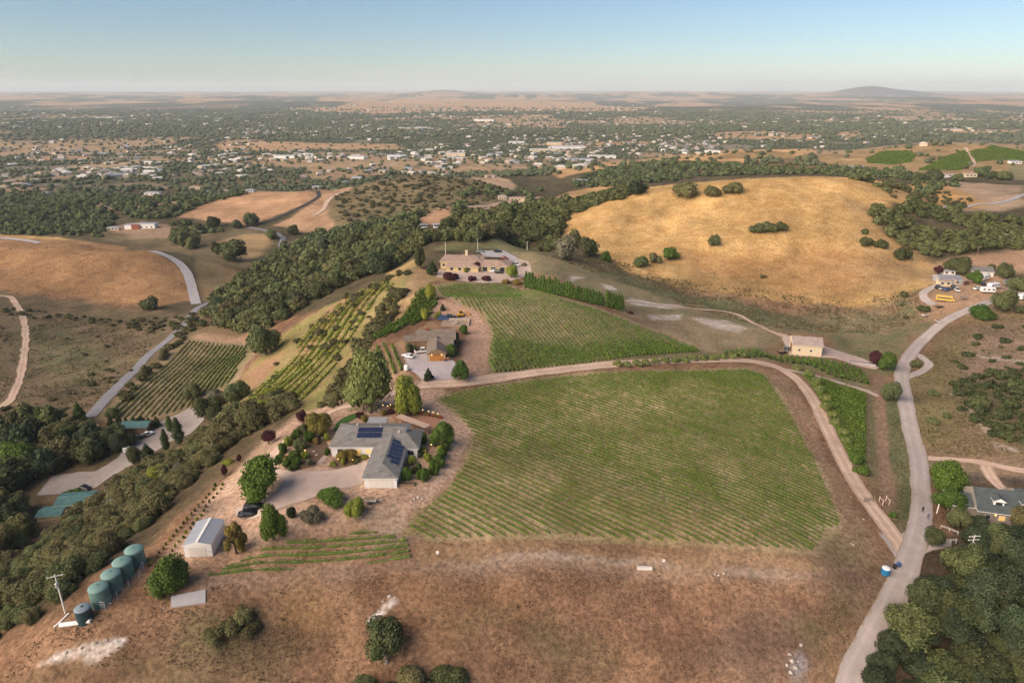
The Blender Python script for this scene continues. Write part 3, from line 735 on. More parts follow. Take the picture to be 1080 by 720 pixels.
strip("farm_track", img(456,406, 430,410, 402,418, 378,426, 352,433, 328,447, 308,460, 292,474, 285,488, 290,500), 3.6, M_DIRT, .2, .75)
strip("farm_track", img(655,317, 680,320, 705,323, 735,326, 760,328, 778,332, 795,341, 812,349, 826,355), 2.6, M_DIRT, .3, .7)
drape("gravel_yard", img(822,350, 834,355, 866,364, 880,369, 905,376, 930,387, 922,390, 900,385, 880,378, 832,375), M_GRAV, .7)
strip("farm_track", img(798,383, 820,388, 845,393, 870,399, 893,406, 913,412, 926,418), 2.4, M_GRAV, .3, .7)
strip("road", img(-90,245, -20,249, 15,252.5, 42,256.5), 6.0, M_CONC, .2, 1.0)
strip("road", img(160,265, 176,270, 188,277, 196,286, 201,298, 204,310, 207,321), 6.5, M_CONC, .2, 1.1)
strip("road", img(299,250, 297,256, 292,268, 262,290, 236,312, 216,321, 205,328, 196,341, 182,354, 165,368, 148,384, 134,398, 118,414, 95,440), 5.2, M_ASPH, .2, .8)
strip("road", img(262,240, 278,243, 293,247, 299,252), 5.0, M_ASPH, .2, .9)
strip("road", img(268,239, 290,231, 312,221, 328,213, 336,207, 335,202, 328,200), 5.0, M_BLACKTOP, .2, 1.2)
strip("farm_track", img(330,228, 340,222, 346,212, 354,206, 368,201), 6.0, M_DIRT, .3, 1.1)
strip("farm_track", img(-20,313, 8,313, 18,322, 25,338, 27,358, 24,382, 20,402, 12,420, -5,436), 3.8, M_DIRT, .5, .8)
drape("driveway", img(37,523, 55,502, 80,498, 102,497, 125,482, 138,464, 150,455, 165,446, 180,440, 205,428, 217,432, 214,445, 200,458, 180,466, 165,476, 140,490, 118,502, 102,514, 70,521), M_DRIVE, .8)
drape("driveway", img(92,450, 104,448, 106,456, 96,460), M_GRAV, .8)
drape("driveway", img(286,488, 300,495, 325,497, 345,496, 362,493, 380,488, 393,480, 391,492, 384,506, 380,512, 350,519, 322,528, 300,535, 280,545, 262,548, 248,546, 246,535, 268,530, 290,520, 298,508, 290,500), M_GRAV, .8)
strip("garden_path", img(336,490, 343,482, 350,476), 1.4, M_PINK, .05, .95)
drape("gravel_yard", img(424,376, 440,372, 455,372, 474,376, 479,382, 484,386, 483,402, 462,405, 447,403, 440,396, 430,388), M_GRAV2, .6)
drape("driveway", img(460,292, 462,284, 480,285, 510,285, 537,279, 546,273, 558,276, 562,288, 550,293, 535,298, 510,299, 480,296), M_GRAV, .7)
drape("parking_pad", img(503,264.5, 532,264.5, 540,269, 548,274, 536,277, 530,272, 512,271), M_CONC, .9)
strip("road", img(975,224, 995,222, 1012,219, 1030,216, 1050,215, 1066,211, 1082,205, 1110,200), 5.0, M_CONC, .3, .9)
strip("farm_track", img(965,482, 985,484, 1010,485, 1040,489, 1070,495, 1110,500), 2.6, M_DIRT, .3, .8)
strip("farm_track", img(1040,490, 1042,498, 1050,509, 1058,516), 3.0, M_DIRT, .3, .7)
strip("farm_track", img(985,322, 976,316, 974,310, 980,305, 990,301), 4.0, M_GREY, .3, .8)
strip("farm_track", img(1035,304, 1055,303, 1066,306, 1070,311), 3.5, M_GREY, .3, .8)
strip("farm_track", img(1018,156, 1022,162, 1027,170, 1026,176), 5.0, M_DIRT, .3, .8)
# ---------------------------------------------------------------- plants: crown shapes made of leaf clumps
def unit_dirs(r, n):
    v = r.normal(size=(n, 3)); return v / np.linalg.norm(v, axis=1)[:, None]
def ico(sub):
    bm = bmesh.new(); bmesh.ops.create_icosphere(bm, subdivisions=sub, radius=1.0)
    V = np.array([v.co[:] for v in bm.verts]); F = np.array([[v.index for v in f.verts] for f in bm.faces]); bm.free()
    return V, F
ICO1, ICO2 = ico(1), ico(2)
def leaf_quads(r, pos, nrm, size):
    """one small folded leaf spray per position"""
    n = len(pos)
    nrm = nrm + r.normal(size=(n, 3)) * .55
    nrm /= np.linalg.norm(nrm, axis=1)[:, None] + 1e-9
    t = np.cross(nrm, unit_dirs(r, n)); t /= np.linalg.norm(t, axis=1)[:, None] + 1e-9
    b = np.cross(nrm, t)
    s = (size * r.uniform(.6, 1.35, n))[:, None]; a = r.uniform(.55, 1.0, n)[:, None]
    k = np.stack([pos - t * s * .5 - b * s * a * .5, pos + t * s * .5 - b * s * a * .35, pos + t * s * .45 + b * s * a * .5, pos - t * s * .4 + b * s * a * .45], 1)
    return k.reshape(-1, 3), np.arange(4 * n).reshape(n, 4)
ASPECT = {'round': 1.9, 'cone': 2.8, 'column': 5.0, 'loose': 2.2, 'shrub': 1.1}
def crown(seed, nleaf, leaf, shape='round', clumps=14, flat=.8):
    """unit crown: radius 1, from z=0 to about z=2*flat; returns V, F(quads), tint"""
    r = np.random.default_rng(seed)
    C = []; Rd = []
    if shape == 'round':
        for k in range(clumps):
            d = unit_dirs(r, 1)[0]; d[2] = abs(d[2]) * 1.1 - .35
            q = r.uniform(.35, .68)
            C.append((d[0] * q, d[1] * q, flat * (.82 + d[2] * q * 1.0))); Rd.append(r.uniform(.30, .50))
        C.append((0, 0, flat * .8)); Rd.append(.55)
    elif shape == 'cone':
        for k in range(clumps):
            h = (k + .5) / clumps; q = (1 - h) * .62
            a = k * 2.4 + r.uniform(-.4, .4)
            C.append((math.cos(a) * q, math.sin(a) * q, flat * 2 * (h * .93 + .04))); Rd.append(.12 + .34 * (1 - h))
    elif shape == 'column':
        for k in range(clumps):
            h = (k + .5) / clumps; q = .35 * math.sin(math.pi * min(h + .18, 1)) 
            a = k * 2.4
            C.append((math.cos(a) * q, math.sin(a) * q, flat * 2 * h)); Rd.append(.34 + .34 * math.sin(math.pi * min(h * .9 + .14, 1)))
    elif shape == 'loose':
        for k in range(clumps):
            d = unit_dirs(r, 1)[0]; q = r.uniform(.4, .8); d[2] = abs(d[2])
            C.append((d[0] * q, d[1] * q, flat * (.45 + d[2] * 1.35))); Rd.append(r.uniform(.20, .36))
    elif shape == 'shrub':
        for k in range(clumps):
            a = r.uniform(0, 6.28); q = r.uniform(0, .62)
            C.append((math.cos(a) * q, math.sin(a) * q, flat * (.30 + .45 * r.uniform(0, 1) * (1 - q)))); Rd.append(r.uniform(.28, .48))
    C = np.array(C); Rd = np.array(Rd); m = len(C)
    tc = r.uniform(.15, .85, m)
    wts = Rd ** 2; wts /= wts.sum()
    ci = r.choice(m, nleaf, p=wts)
    d = unit_dirs(r, nleaf); d[:, 2] = np.where((d[:, 2] < -.25) & (r.uniform(size=nleaf) < .75), -d[:, 2], d[:, 2])
    zs = 1.15 if shape in ('cone', 'column') else .85
    pos = C[ci] + d * (Rd[ci] * r.uniform(.80, 1.06, nleaf))[:, None] * np.array((1, 1, zs))
    tint = np.clip(tc[ci] * .6 + r.uniform(0, .55, nleaf), 0, 1)
    # unit crown: radius 1, height 1; leaves keep their shape when the crown is drawn to its usual height
    asp = ASPECT.get(shape, 1.6)
    rad_ = np.percentile(np.hypot(pos[:, 0], pos[:, 1]), 97); zlo, zhi = np.percentile(pos[:, 2], .5), np.percentile(pos[:, 2], 99.5)
    pn = np.c_[pos[:, :2] / rad_, (pos[:, 2] - zlo) / (zhi - zlo) * asp]
    V, F = leaf_quads(r, pn, d, leaf); V[:, 2] /= asp
    T = np.repeat(tint, 4)
    # inner mass of each clump
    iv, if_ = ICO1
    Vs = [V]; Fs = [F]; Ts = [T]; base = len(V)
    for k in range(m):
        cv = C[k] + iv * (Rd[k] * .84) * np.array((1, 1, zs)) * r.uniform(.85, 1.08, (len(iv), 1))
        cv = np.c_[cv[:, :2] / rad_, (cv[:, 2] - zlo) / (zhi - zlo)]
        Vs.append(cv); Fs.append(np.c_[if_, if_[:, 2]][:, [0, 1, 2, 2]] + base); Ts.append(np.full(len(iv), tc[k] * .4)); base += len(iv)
    Va = np.concatenate(Vs)
    return Va, Fs[0], np.concatenate(Fs[1:])[:, :3], np.concatenate(Ts)
def two_mesh(name, V, Q, T3, tint, smooth=False):
    """mesh of quads + triangles"""
    me = bpy.data.meshes.new(name)
    me.vertices.add(len(V)); me.vertices.foreach_set("co", np.asarray(V, np.float32).ravel())
    loops = np.r_[Q.ravel(), T3.ravel()].astype(np.int32)
    me.loops.add(len(loops)); me.loops.foreach_set("vertex_index", loops)
    nq, nt3 = len(Q), len(T3)
    me.polygons.add(nq + nt3)
    st = np.r_[np.arange(nq) * 4, nq * 4 + np.arange(nt3) * 3].astype(np.int32)
    me.polygons.foreach_set("loop_start", st)
    me.polygons.foreach_set("loop_total", np.r_[np.full(nq, 4), np.full(nt3, 3)].astype(np.int32))
    a = me.attributes.new("tint", 'FLOAT', 'POINT'); a.data.foreach_set("value", np.asarray(tint, np.float32))
    me.update(calc_edges=True)
    return me

M_OAK = foliage("oak_leaves", (0.050, 0.066, 0.026), (0.128, 0.146, 0.058), .38)
M_DRAB = foliage("olive_brush_leaves", (0.075, 0.076, 0.032), (0.170, 0.158, 0.066), .28)
M_GREY = M_GREY
M_BRIGHT = foliage("bright_green_leaves", (0.045, 0.085, 0.012), (0.115, 0.180, 0.030), .15)
M_LIME = foliage("yellow_green_leaves", (0.135, 0.175, 0.022), (0.290, 0.310, 0.055), .12)
M_PALE = foliage("pale_green_leaves", (0.100, 0.125, 0.036), (0.205, 0.230, 0.078), .10)
M_PLUM = foliage("plum_red_leaves", (0.040, 0.013, 0.018), (0.085, 0.028, 0.032), .15)
M_WISP = foliage("straw_yellow_leaves", (0.150, 0.120, 0.026), (0.270, 0.205, 0.060), .12)
M_CONIF = foliage("conifer_needles", (0.026, 0.046, 0.020), (0.062, 0.085, 0.034), .20)
M_SAGE = foliage("grey_sage_leaves", (0.095, 0.095, 0.058), (0.185, 0.175, 0.115), .15)
M_HEDGE = foliage("hedge_leaves", (0.040, 0.078, 0.014), (0.092, 0.150, 0.030), .18)
M_VINE = foliage("vine_leaves", (0.050, 0.090, 0.010), (0.130, 0.190, 0.032), .10)
M_VINE2 = foliage("lush_vine_leaves", (0.055, 0.110, 0.014), (0.130, 0.200, 0.034), .10)
M_VINE3 = foliage("dull_vine_leaves", (0.095, 0.140, 0.030), (0.215, 0.250, 0.070), .10)
M_BARK = solid("bark", (0.12, 0.085, 0.06), .95, var=.25, scale=3, bump=.03)
M_BARKP = solid("pale_bark", (0.30, 0.26, 0.22), .95, var=.25, scale=3, bump=.02)

_cm = {}
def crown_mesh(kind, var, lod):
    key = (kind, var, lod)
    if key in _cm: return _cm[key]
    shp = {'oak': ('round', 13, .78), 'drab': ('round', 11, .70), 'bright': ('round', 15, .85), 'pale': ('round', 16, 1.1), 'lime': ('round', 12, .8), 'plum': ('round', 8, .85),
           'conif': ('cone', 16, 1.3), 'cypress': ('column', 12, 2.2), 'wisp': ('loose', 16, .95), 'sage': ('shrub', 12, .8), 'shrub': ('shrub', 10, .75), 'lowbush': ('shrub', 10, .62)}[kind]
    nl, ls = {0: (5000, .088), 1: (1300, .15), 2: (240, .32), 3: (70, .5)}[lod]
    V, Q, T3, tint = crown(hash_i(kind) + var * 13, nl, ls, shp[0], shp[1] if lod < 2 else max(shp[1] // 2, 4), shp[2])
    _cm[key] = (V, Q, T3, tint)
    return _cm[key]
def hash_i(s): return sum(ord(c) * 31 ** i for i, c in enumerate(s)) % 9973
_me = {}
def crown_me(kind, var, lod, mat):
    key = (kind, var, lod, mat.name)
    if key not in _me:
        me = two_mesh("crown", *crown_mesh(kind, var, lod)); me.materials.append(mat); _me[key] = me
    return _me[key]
def trunk_me(seed, h, r0, mat):
    """tapered leaning trunk with limbs, unit scale: crown radius 1"""
    key = ("trunk", seed, round(h, 2), mat.name)
    if key in _me: return _me[key]
    r = np.random.default_rng(seed); m = MB()
    p = Vector((0, 0, -.12)); rad = r0
    for k in range(3):
        q = p + Vector((r.uniform(-.06, .06), r.uniform(-.06, .06), (h + .12) / 3)); m.tube(p, q, rad, rad * .8, 7); p = q; rad *= .8
    for k in range(5):
        a = k * 1.256 + r.uniform(-.3, .3); L_ = r.uniform(.45, .7)
        q = p + Vector((math.cos(a) * L_, math.sin(a) * L_, r.uniform(.25, .7))); m.tube(p - Vector((0, 0, h * .12)), q, rad * .62, rad * .2, 5)
    me = m.mesh("trunk"); me.materials.append(mat); _me[key] = me
    return me
def child(name, me, parent, loc=(0, 0, 0), scl=(1, 1, 1)):
    o = bpy.data.objects.new(name, me); COL.objects.link(o); o.parent = parent; o.location = loc; o.scale = scl
    return o
HTF = {'oak': 1.56, 'drab': 1.40, 'bright': 1.7, 'pale': 2.2, 'lime': 1.6, 'plum': 1.7, 'conif': 2.6, 'cypress': 4.4, 'wisp': 1.9, 'sage': 1.0, 'shrub': .95, 'lowbush': .8}
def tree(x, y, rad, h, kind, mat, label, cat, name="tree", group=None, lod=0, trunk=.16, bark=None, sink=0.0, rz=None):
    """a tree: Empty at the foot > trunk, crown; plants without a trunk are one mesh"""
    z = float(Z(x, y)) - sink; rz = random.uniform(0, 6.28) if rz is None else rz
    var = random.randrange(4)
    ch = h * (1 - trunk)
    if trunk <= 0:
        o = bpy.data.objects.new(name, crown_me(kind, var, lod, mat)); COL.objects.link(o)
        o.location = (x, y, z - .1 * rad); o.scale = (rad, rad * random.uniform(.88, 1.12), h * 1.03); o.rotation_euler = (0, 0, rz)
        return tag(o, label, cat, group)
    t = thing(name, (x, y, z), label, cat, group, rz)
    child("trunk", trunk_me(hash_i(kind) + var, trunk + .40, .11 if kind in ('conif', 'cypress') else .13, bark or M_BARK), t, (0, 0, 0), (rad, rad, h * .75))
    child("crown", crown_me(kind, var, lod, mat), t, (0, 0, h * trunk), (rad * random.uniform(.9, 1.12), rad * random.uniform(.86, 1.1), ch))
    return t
def tree_px(u, v, wpx, hpx, kind, mat, label, cat, name="tree", group=None, lod=0, trunk=.16, **k):
    x, y = P(u, v); s = mpp(x, y)
    d = math.hypot(x, y); dep = math.atan2(HC - float(Z(x, y)), d)
    wd = wpx * s
    # the seen height mixes the plant's height with its depth on the ground
    h = max(math.sqrt(max((hpx * s) ** 2 - (wd * math.sin(dep)) ** 2, 0)) / math.cos(dep), wd * .5)
    fv = v - hpx / 2 + h / 2 * math.cos(dep) / s               # where its foot stands
    x, y = P(u, min(fv, v + 2))
    return tree(x, y, wd / 2, h, kind, mat, label, cat, name, group, lod, trunk, **k)
def merged(name, places, kind, lod, mat, nvar=3):
    """many far plants as one object: places = rows of x, y, radius, height"""
    Vs, Qs, Ts, Ti = [], [], [], []; base = 0
    P_ = np.asarray(places); r = np.random.default_rng(len(P_))
    for vq in range(nvar):
        sel = P_[vq::nvar]
        if not len(sel): continue
        V, Q, T3, tint = crown_mesh(kind, vq, lod)
        n = len(sel); a = r.uniform(0, 6.28, n); c, s = np.cos(a)[:, None], np.sin(a)[:, None]
        z = Z(sel[:, 0], sel[:, 1])
        X = (V[None, :, 0] * c - V[None, :, 1] * s) * sel[:, 2:3] + sel[:, 0:1]
        Y = (V[None, :, 0] * s + V[None, :, 1] * c) * sel[:, 2:3] + sel[:, 1:2]
        Zz = V[None, :, 2] * sel[:, 3:4] + z[:, None] - .1 * sel[:, 2:3]
        W = np.stack([X, Y, Zz], -1).reshape(-1, 3)
        off = (np.arange(n) * len(V) + base)[:, None, None]
        Vs.append(W); Qs.append((Q[None] + off).reshape(-1, 4)); Ts.append((T3[None] + off).reshape(-1, 3))
        Ti.append(np.clip(tint[None] * .75 + r.uniform(-.15, .4, n)[:, None], 0, 1).ravel()); base += n * len(V)
    me = two_mesh(name, np.concatenate(Vs), np.concatenate(Qs), np.concatenate(Ts), np.concatenate(Ti))
    return tag(link_mesh(name, me, None, mat), kind="stuff")

# ---------------------------------------------------------------- vineyards: every row a thing
def vine_block(poly, d0, d1, spacing, mat, label, group, height=1.35, width=.75, dens=11, leaf=.34, vig=None, inset=.6, minlen=4, gap=.0):
    q = PL(poly); a = np.array(P(*d0)); b = np.array(P(*d1)); d = (b - a) / np.linalg.norm(b - a); nrm = np.array((-d[1], d[0]))
    s = q @ nrm; k0 = math.ceil(s.min() / spacing); k1 = math.floor(s.max() / spacing)
    n_rows = 0
    for k in range(k0, k1 + 1):
        c = k * spacing + random.uniform(-.08, .08); cuts = []
        for i in range(len(q)):
            p0, p1 = q[i], q[(i + 1) % len(q)]; s0, s1 = p0 @ nrm, p1 @ nrm
            if (s0 > c) != (s1 > c):
                t = (c - s0) / (s1 - s0); cuts.append(float((p0 + (p1 - p0) * t) @ d))
        cuts.sort()
        segs = [(cuts[i], cuts[i + 1]) for i in range(0, len(cuts) - 1, 2)]
        segs = [(e0 + inset, e1 - inset) for e0, e1 in segs if e1 - e0 > minlen]
        if not segs: continue
        for segs in [[q_] for q_ in segs]:
            r = np.random.default_rng(k * 7 + int(abs(c)))
            pos = []; nr = []; tn_ = []; HV = []; HF = []; HT = []; hb_n = 0
            for e0, e1 in segs:
                # the hedge of old wood and inner leaves, wandering in width and height
                mc = max(int((e1 - e0) / .9), 2); uc = np.linspace(e0, e1, mc + 1)
                vi = np.floor(uc / 1.8).astype(int); vg = .6 + .7 * _hash(vi, vi * 0 + k, 5); vg = np.where(_hash(vi, vi * 0 + k, 6) < gap, .35, vg)
                xc = d[0] * uc + nrm[0] * c; yc = d[1] * uc + nrm[1] * c
                vv = np.ones(mc + 1) if vig is None else vig(xc, yc)
                q_ = np.clip(vg * vv, .12, 1.2) * r.uniform(.8, 1.2, mc + 1); ww = width * .30 * q_; hh = height * np.clip(.22 + .36 * q_, .15, .8)
                zc = Z(xc, yc)
                for (fx, fz) in ((-1, .0), (-1.05, .55), (-.45, 1.0), (.45, 1.0), (1.05, .55), (1, .0)):
                    HV.append(np.c_[xc + nrm[0] * ww * fx, yc + nrm[1] * ww * fx, zc + hh * fz * .9 - .05])
                i_, j_ = np.meshgrid(np.arange(mc), np.arange(5), indexing='ij'); a_ = (j_ * (mc + 1) + i_ + hb_n).ravel()
                HF.append(np.c_[a_, a_ + 1, a_ + mc + 2, a_ + mc + 1]); HT.append(np.tile(r.uniform(0, .35, mc + 1), 6)); hb_n += 6 * (mc + 1)
                m = int((e1 - e0) * dens)
                u = r.uniform(e0, e1, m)
                # one vine every 1.8 m, each with its own vigour
                vi = np.floor(u / 1.8).astype(int); vg = .6 + .7 * _hash(vi, vi * 0 + k, 5)
                vg = np.where(_hash(vi, vi * 0 + k, 6) < gap, .25, vg)
                x = d[0] * u + nrm[0] * c; y = d[1] * u + nrm[1] * c
                vv = np.ones(m) if vig is None else vig(x, y)
                keep = r.uniform(size=m) < np.clip(vg * vv, 0, 1.0)
                u, x, y, vv, vg = u[keep], x[keep], y[keep], vv[keep], vg[keep]
                m = len(u); ang = r.uniform(-.25, math.pi + .25, m); rad = r.uniform(.7, 1.08, m)
                w_ = width * .5 * np.clip(.45 + .55 * vv, .4, 1.2); hh = height * np.clip(.7 + .3 * vg * vv, .55, 1.1)
                ox = np.cos(ang) * rad * w_; oz = hh * .55 + np.sin(ang) * rad * hh * .45
                pos.append(np.c_[x + nrm[0] * ox, y + nrm[1] * ox, Z(x, y) + oz])
                nr.append(np.c_[nrm[0] * np.cos(ang), nrm[1] * np.cos(ang), np.sin(ang) + .15]); tn_.append(np.clip(r.uniform(0, 1, m) * .7 + .3 * (vg - .4), 0, 1))
            pos = np.concatenate(pos); nr = np.concatenate(nr); tn_ = np.concatenate(tn_); HV = np.concatenate(HV); HF = np.concatenate(HF); HT = np.concatenate(HT)
            if len(pos) < 8: continue
            o0 = HV[0].copy(); o0[2] = float(Z(o0[0], o0[1]))
            V, F = leaf_quads(r, pos - o0, nr, leaf)
            F = np.concatenate([HF, F + len(HV)]); V = np.concatenate([HV - o0, V]); tn_ = np.r_[HT, np.repeat(tn_, 4)]
            o = link_mesh("vine_row", np_mesh("vine_row", V, F, tn_), None, mat)
            o.location = o0; tag(o, label, "vine row", group); n_rows += 1
    print("block", group, n_rows)
def vig_poly(poly, inside, outside, soft=8, seed=3, nz=.5, sc=9):
    q = PL(poly) if poly else None
    def f(x, y):
        g = 1.0
        if q is not None:
            di = poly_dist(q, x, y); g = sstep(-soft, soft, np.where(in_poly(q, x, y), di, -di)); g = inside * g + outside * (1 - g)
        return g * (1 - nz + 2 * nz * fbm(x / sc, y / sc, seed, 3))
    return f
V1 = img(463,421, 475,415, 520,406, 600,396, 690,391, 785,389.5, 806,396, 832,432, 860,484, 887,548, 888,555, 874,558, 860,582, 780,577, 700,571, 600,564, 530,566, 462,569, 426,559, 442,540, 472,514, 493,482, 499,458, 483,437)
vine_block(V1, (507,512), (600,558), 1.6, M_VINE, "row of grapevines in the big vineyard inside the bend of the dirt road", "vine rows of the big vineyard inside the road bend", width=.46, height=.80, dens=13, leaf=.20,
           vig=vig_poly(img(463,421, 600,396, 785,389, 810,400, 840,440, 800,430, 740,404, 640,410, 520,425), 1.2, .78, 10, 3, .42, 11), gap=.10)
V2 = img(460,303, 482,299, 530,299.5, 562,306, 600,318, 652,335, 698,352, 728,365, 745,371, 700,374, 640,381, 560,390, 517,394, 515,376, 520,351, 511,332, 489,322, 470,313)
vine_block(V2, (560,330), (592,368), 1.55, M_VINE2, "row of grapevines on the hillside vineyard below the tan roofed hilltop house", "vine rows of the hillside vineyard", height=1.15, width=.62, dens=10, leaf=.30,
           vig=vig_poly(img(512,396, 512,362, 540,362, 600,366, 690,362, 750,368, 745,374, 640,383), 1.35, .55, 6, 13, .3, 14), gap=.06)
vine_block(img(112,437, 178,378, 198,359, 260,364, 259,376, 243,404, 214,416, 199,430, 150,442, 118,443), (112,438), (197,362), 2.7, M_VINE3, "row of grapevines in the valley vineyard beside the asphalt lane", "vine rows of the valley vineyard", height=1.15, width=.7, dens=8, leaf=.4,
           vig=vig_poly(img(205,420, 245,362, 264,364, 258,378, 240,406, 215,417), 1.25, .72, 6, 23, .35, 12))
vine_block(img(386,361, 418,341, 444,306, 455,303, 462,318, 452,336, 432,344, 408,356, 390,362), (388,361), (449,312), 2.1, M_VINE2, "lush vine row in the narrow strip left of the grey roofed farmhouse", "vine rows left of the grey roofed farmhouse", height=1.6, width=1.1, dens=11, leaf=.45)
vine_block(img(845,393, 880,405, 915,414.5, 915,490, 905,498, 893,480, 876,446, 862,418), (860,402), (915,424), 1.9, M_VINE, "short vine row between the dirt road and the straight farm track", "short vine rows right of the dirt road", height=1.3, width=.95, dens=11, leaf=.4, vig=vig_poly(None, 1, 1, 5, 33, .3, 9))
vine_block(img(745,373, 800,371, 832,376, 870,380, 912,392, 917,406, 880,398.5, 830,382.5, 790,378), (850,379), (858,392), 2.1, M_VINE2, "short vine row in the strip below the cream barn", "short vine rows below the cream barn", height=1.4, width=1.0, dens=11, leaf=.42)
vine_block(img(216,606, 262,586, 318,568, 395,560, 432,568, 436,588, 330,598, 222,612), (220,600), (400,583), 1.5, M_VINE3, "sparse vine row with gaps below the solar panelled house", "sparse vine rows below the solar panelled house", height=.95, width=.70, dens=13, leaf=.25, vig=vig_poly(None, 1, 1, 5, 43, .6, 6), gap=.2)
vine_block(img(396,366, 411,362, 423,380, 424,394, 405,399, 394,384), (400,366), (412,398), 2.3, M_VINE, "short vine row beside the tall pale green tree", "short vine rows beside the tall pale tree", height=1.4, width=.8, dens=10, leaf=.42)
vine_block(img(258,424, 298,388, 345,330, 398,298, 418,300, 385,330, 362,372, 330,418, 290,432), (290,410), (352,338), 4.2, M_LIME, "yellow green terrace row on the steep slope left of the farmhouses", "terrace rows on the steep left slope", height=1.3, width=2.0, dens=10, leaf=.5, vig=vig_poly(None, 1.05, 1.05, 5, 53, .8, 11), gap=.1)
M_MIXO = foliage("mixed_oak_leaves", (0.052, 0.068, 0.024), (0.120, 0.135, 0.050), .30)
M_DEEP = foliage("deep_oak_leaves", (0.027, 0.040, 0.020), (0.070, 0.092, 0.044), .30)
# ---------------------------------------------------------------- woods: nearest plants one by one, the rest as one mass
def scatter(poly, step, rmin, rmax, hk, jit=.45, world=False, holes=()):
    q = np.asarray(poly, float) if world else PL(poly)
    x0, y0 = q.min(0); x1, y1 = q.max(0)
    gx, gy = np.meshgrid(np.arange(x0, x1, step), np.arange(y0, y1, step * .87))
    gx = gx + (np.arange(gx.shape[0]) % 2)[:, None] * step * .5
    x = (gx + rng.uniform(-jit, jit, gx.shape) * step).ravel(); y = (gy + rng.uniform(-jit, jit, gy.shape) * step).ravel()
    ok = in_poly(q, x, y)
    for hpoly in holes: ok &= ~in_poly(PL(hpoly), x, y)
    x, y = x[ok], y[ok]
    r = rng.uniform(rmin, rmax, len(x)) * (1 + (rng.uniform(size=len(x)) < .12) * .3)
    r = r * rng.uniform(.78, 1.14, len(x)); return np.c_[x, y, r, r * hk * rng.uniform(.70, 1.28, len(x))]
def broken(pl, sc, lim):
    return pl[fbm(pl[:, 0] / sc, pl[:, 1] / sc, 44, 3) > lim]
DRIVE = img(30,528, 45,505, 80,495, 102,492, 122,478, 134,462, 150,450, 165,442, 180,436, 205,424, 222,430, 220,448, 204,462, 182,472, 168,482, 142,497, 120,509, 104,520, 70,530)
woods = []      # x, y, r, h, label index
def add(places, li):
    for p in places: woods.append((*p, li))
WL = [("dark oak in the dense stand at the lower right corner", "oaks of the lower right corner", 'oak', M_OAK),
      ("dark oak in the grove round the valley drive on the left", "oaks of the left valley grove", 'oak', M_OAK),
      ("dark green oak in the wooded ravine behind the ridge", "oaks of the wooded ravine", 'oak', M_OAK),
      ("dark oak in the wood behind the golden hill", "oaks behind the golden hill", 'oak', M_OAK),
      ("grey green oak in the wood right of the golden hill", "oaks right of the golden hill", 'oak', M_OAK),
      ("dark tree in the belt beyond the brown hill on the left", "trees beyond the brown hill", 'oak', M_OAK)]
add(scatter(img(968,620, 985,610, 1010,602, 1030,592, 1060,572, 1085,562, 1170,566, 1200,760, 925,790, 922,725, 942,682, 960,660, 962,638), 4.3, 2.9, 4.5, 1.45), 0)
add(scatter(img(1008,540, 1030,552, 1060,575, 1040,586, 1010,560), 4.6, 2.4, 3.4, 1.6), 0)
add(scatter(img(-60,445, 40,445, 75,447, 100,462, 128,462, 130,470, 112,484, 95,490, 55,494, 35,512, 0,535, -60,545), 6.2, 3.4, 5.4, 1.9, holes=(DRIVE, img(88,448, 108,446, 110,460, 94,464))), 1)
add(scatter(img(-60,545, 0,538, 25,535, 40,560, 30,580, -60,610), 6.0, 3.4, 5.2, 1.8, holes=(DRIVE,)), 1)
add(scatter(img(222,336, 232,312, 252,296, 270,284, 292,272, 318,258, 352,246, 390,238, 440,228, 500,218, 560,211, 590,220, 598,240, 590,262, 556,258, 508,256, 470,254, 436,268, 410,286, 365,300, 325,322, 298,340, 262,352, 232,346), 6.6, 3.4, 5.6, 1.6, holes=(img(436,246, 440,232, 466,215, 480,220, 482,246), img(484,232, 488,222, 522,211, 574,205, 576,220, 520,230))), 2)
add(scatter(img(556,216, 588,230, 612,224, 645,213, 680,204, 674,199, 645,206, 612,214, 580,219), 6.4, 3.2, 5.0, 1.25), 3)
add(scatter(img(600,197, 622,185, 660,175, 700,172, 760,173, 830,178, 900,178, 960,184, 965,190, 900,187, 860,184, 800,185, 745,186, 700,192, 640,197), 10, 4.0, 6.5, 1.1), 3)
add(broken(scatter(img(918,226, 932,217, 960,213, 985,221, 1010,227, 1060,234, 1110,238, 1110,262, 1040,262, 992,272, 972,268, 947,254, 930,243), 6.2, 2.4, 4.8, 1.2), 22, .40), 4)
add(scatter(img(-60,232, 0,226, 60,222, 110,228, 160,234, 190,236, 240,244, 200,250, 150,249, 100,250, 0,247, -60,247), 9, 2.8, 5.2, 1.15, holes=(img(125,230, 182,228, 185,252, 110,252, 110,240),)), 5)
add(scatter(img(120,222, 190,214, 260,202, 255,206, 215,217, 190,228, 150,233), 11, 3, 6, 1.1), 5)
add(scatter(img(-60,205, 60,203, 140,211, 200,205, 262,198, 258,201, 200,211, 130,221, 60,214, -60,214), 12, 3.5, 6, 1.1), 5)
add(broken(scatter(img(470,205, 520,200, 548,203, 572,200, 566,207, 545,206, 520,213), 13, 4, 7, 1.2), 40, .42), 3)
add(scatter(img(900,190, 940,193, 985,190, 1010,196, 980,206, 940,205), 15, 3, 6, 1.0), 4)
add(scatter(img(-40,218, 40,210, 90,218, 118,226, 120,238, 90,245, 40,248, -40,246), 8.5, 3.2, 6.0, 1.25), 5)
woods.sort(key=lambda p: -p[2] / math.hypot(p[0], p[1]))
def seen(x, y):
    d = math.hypot(x, y); return abs(math.degrees(math.atan2(x, y))) < 47 and d > 78
near_w = [p for p in woods if seen(p[0], p[1])][:285]; ns = set(map(tuple, near_w))
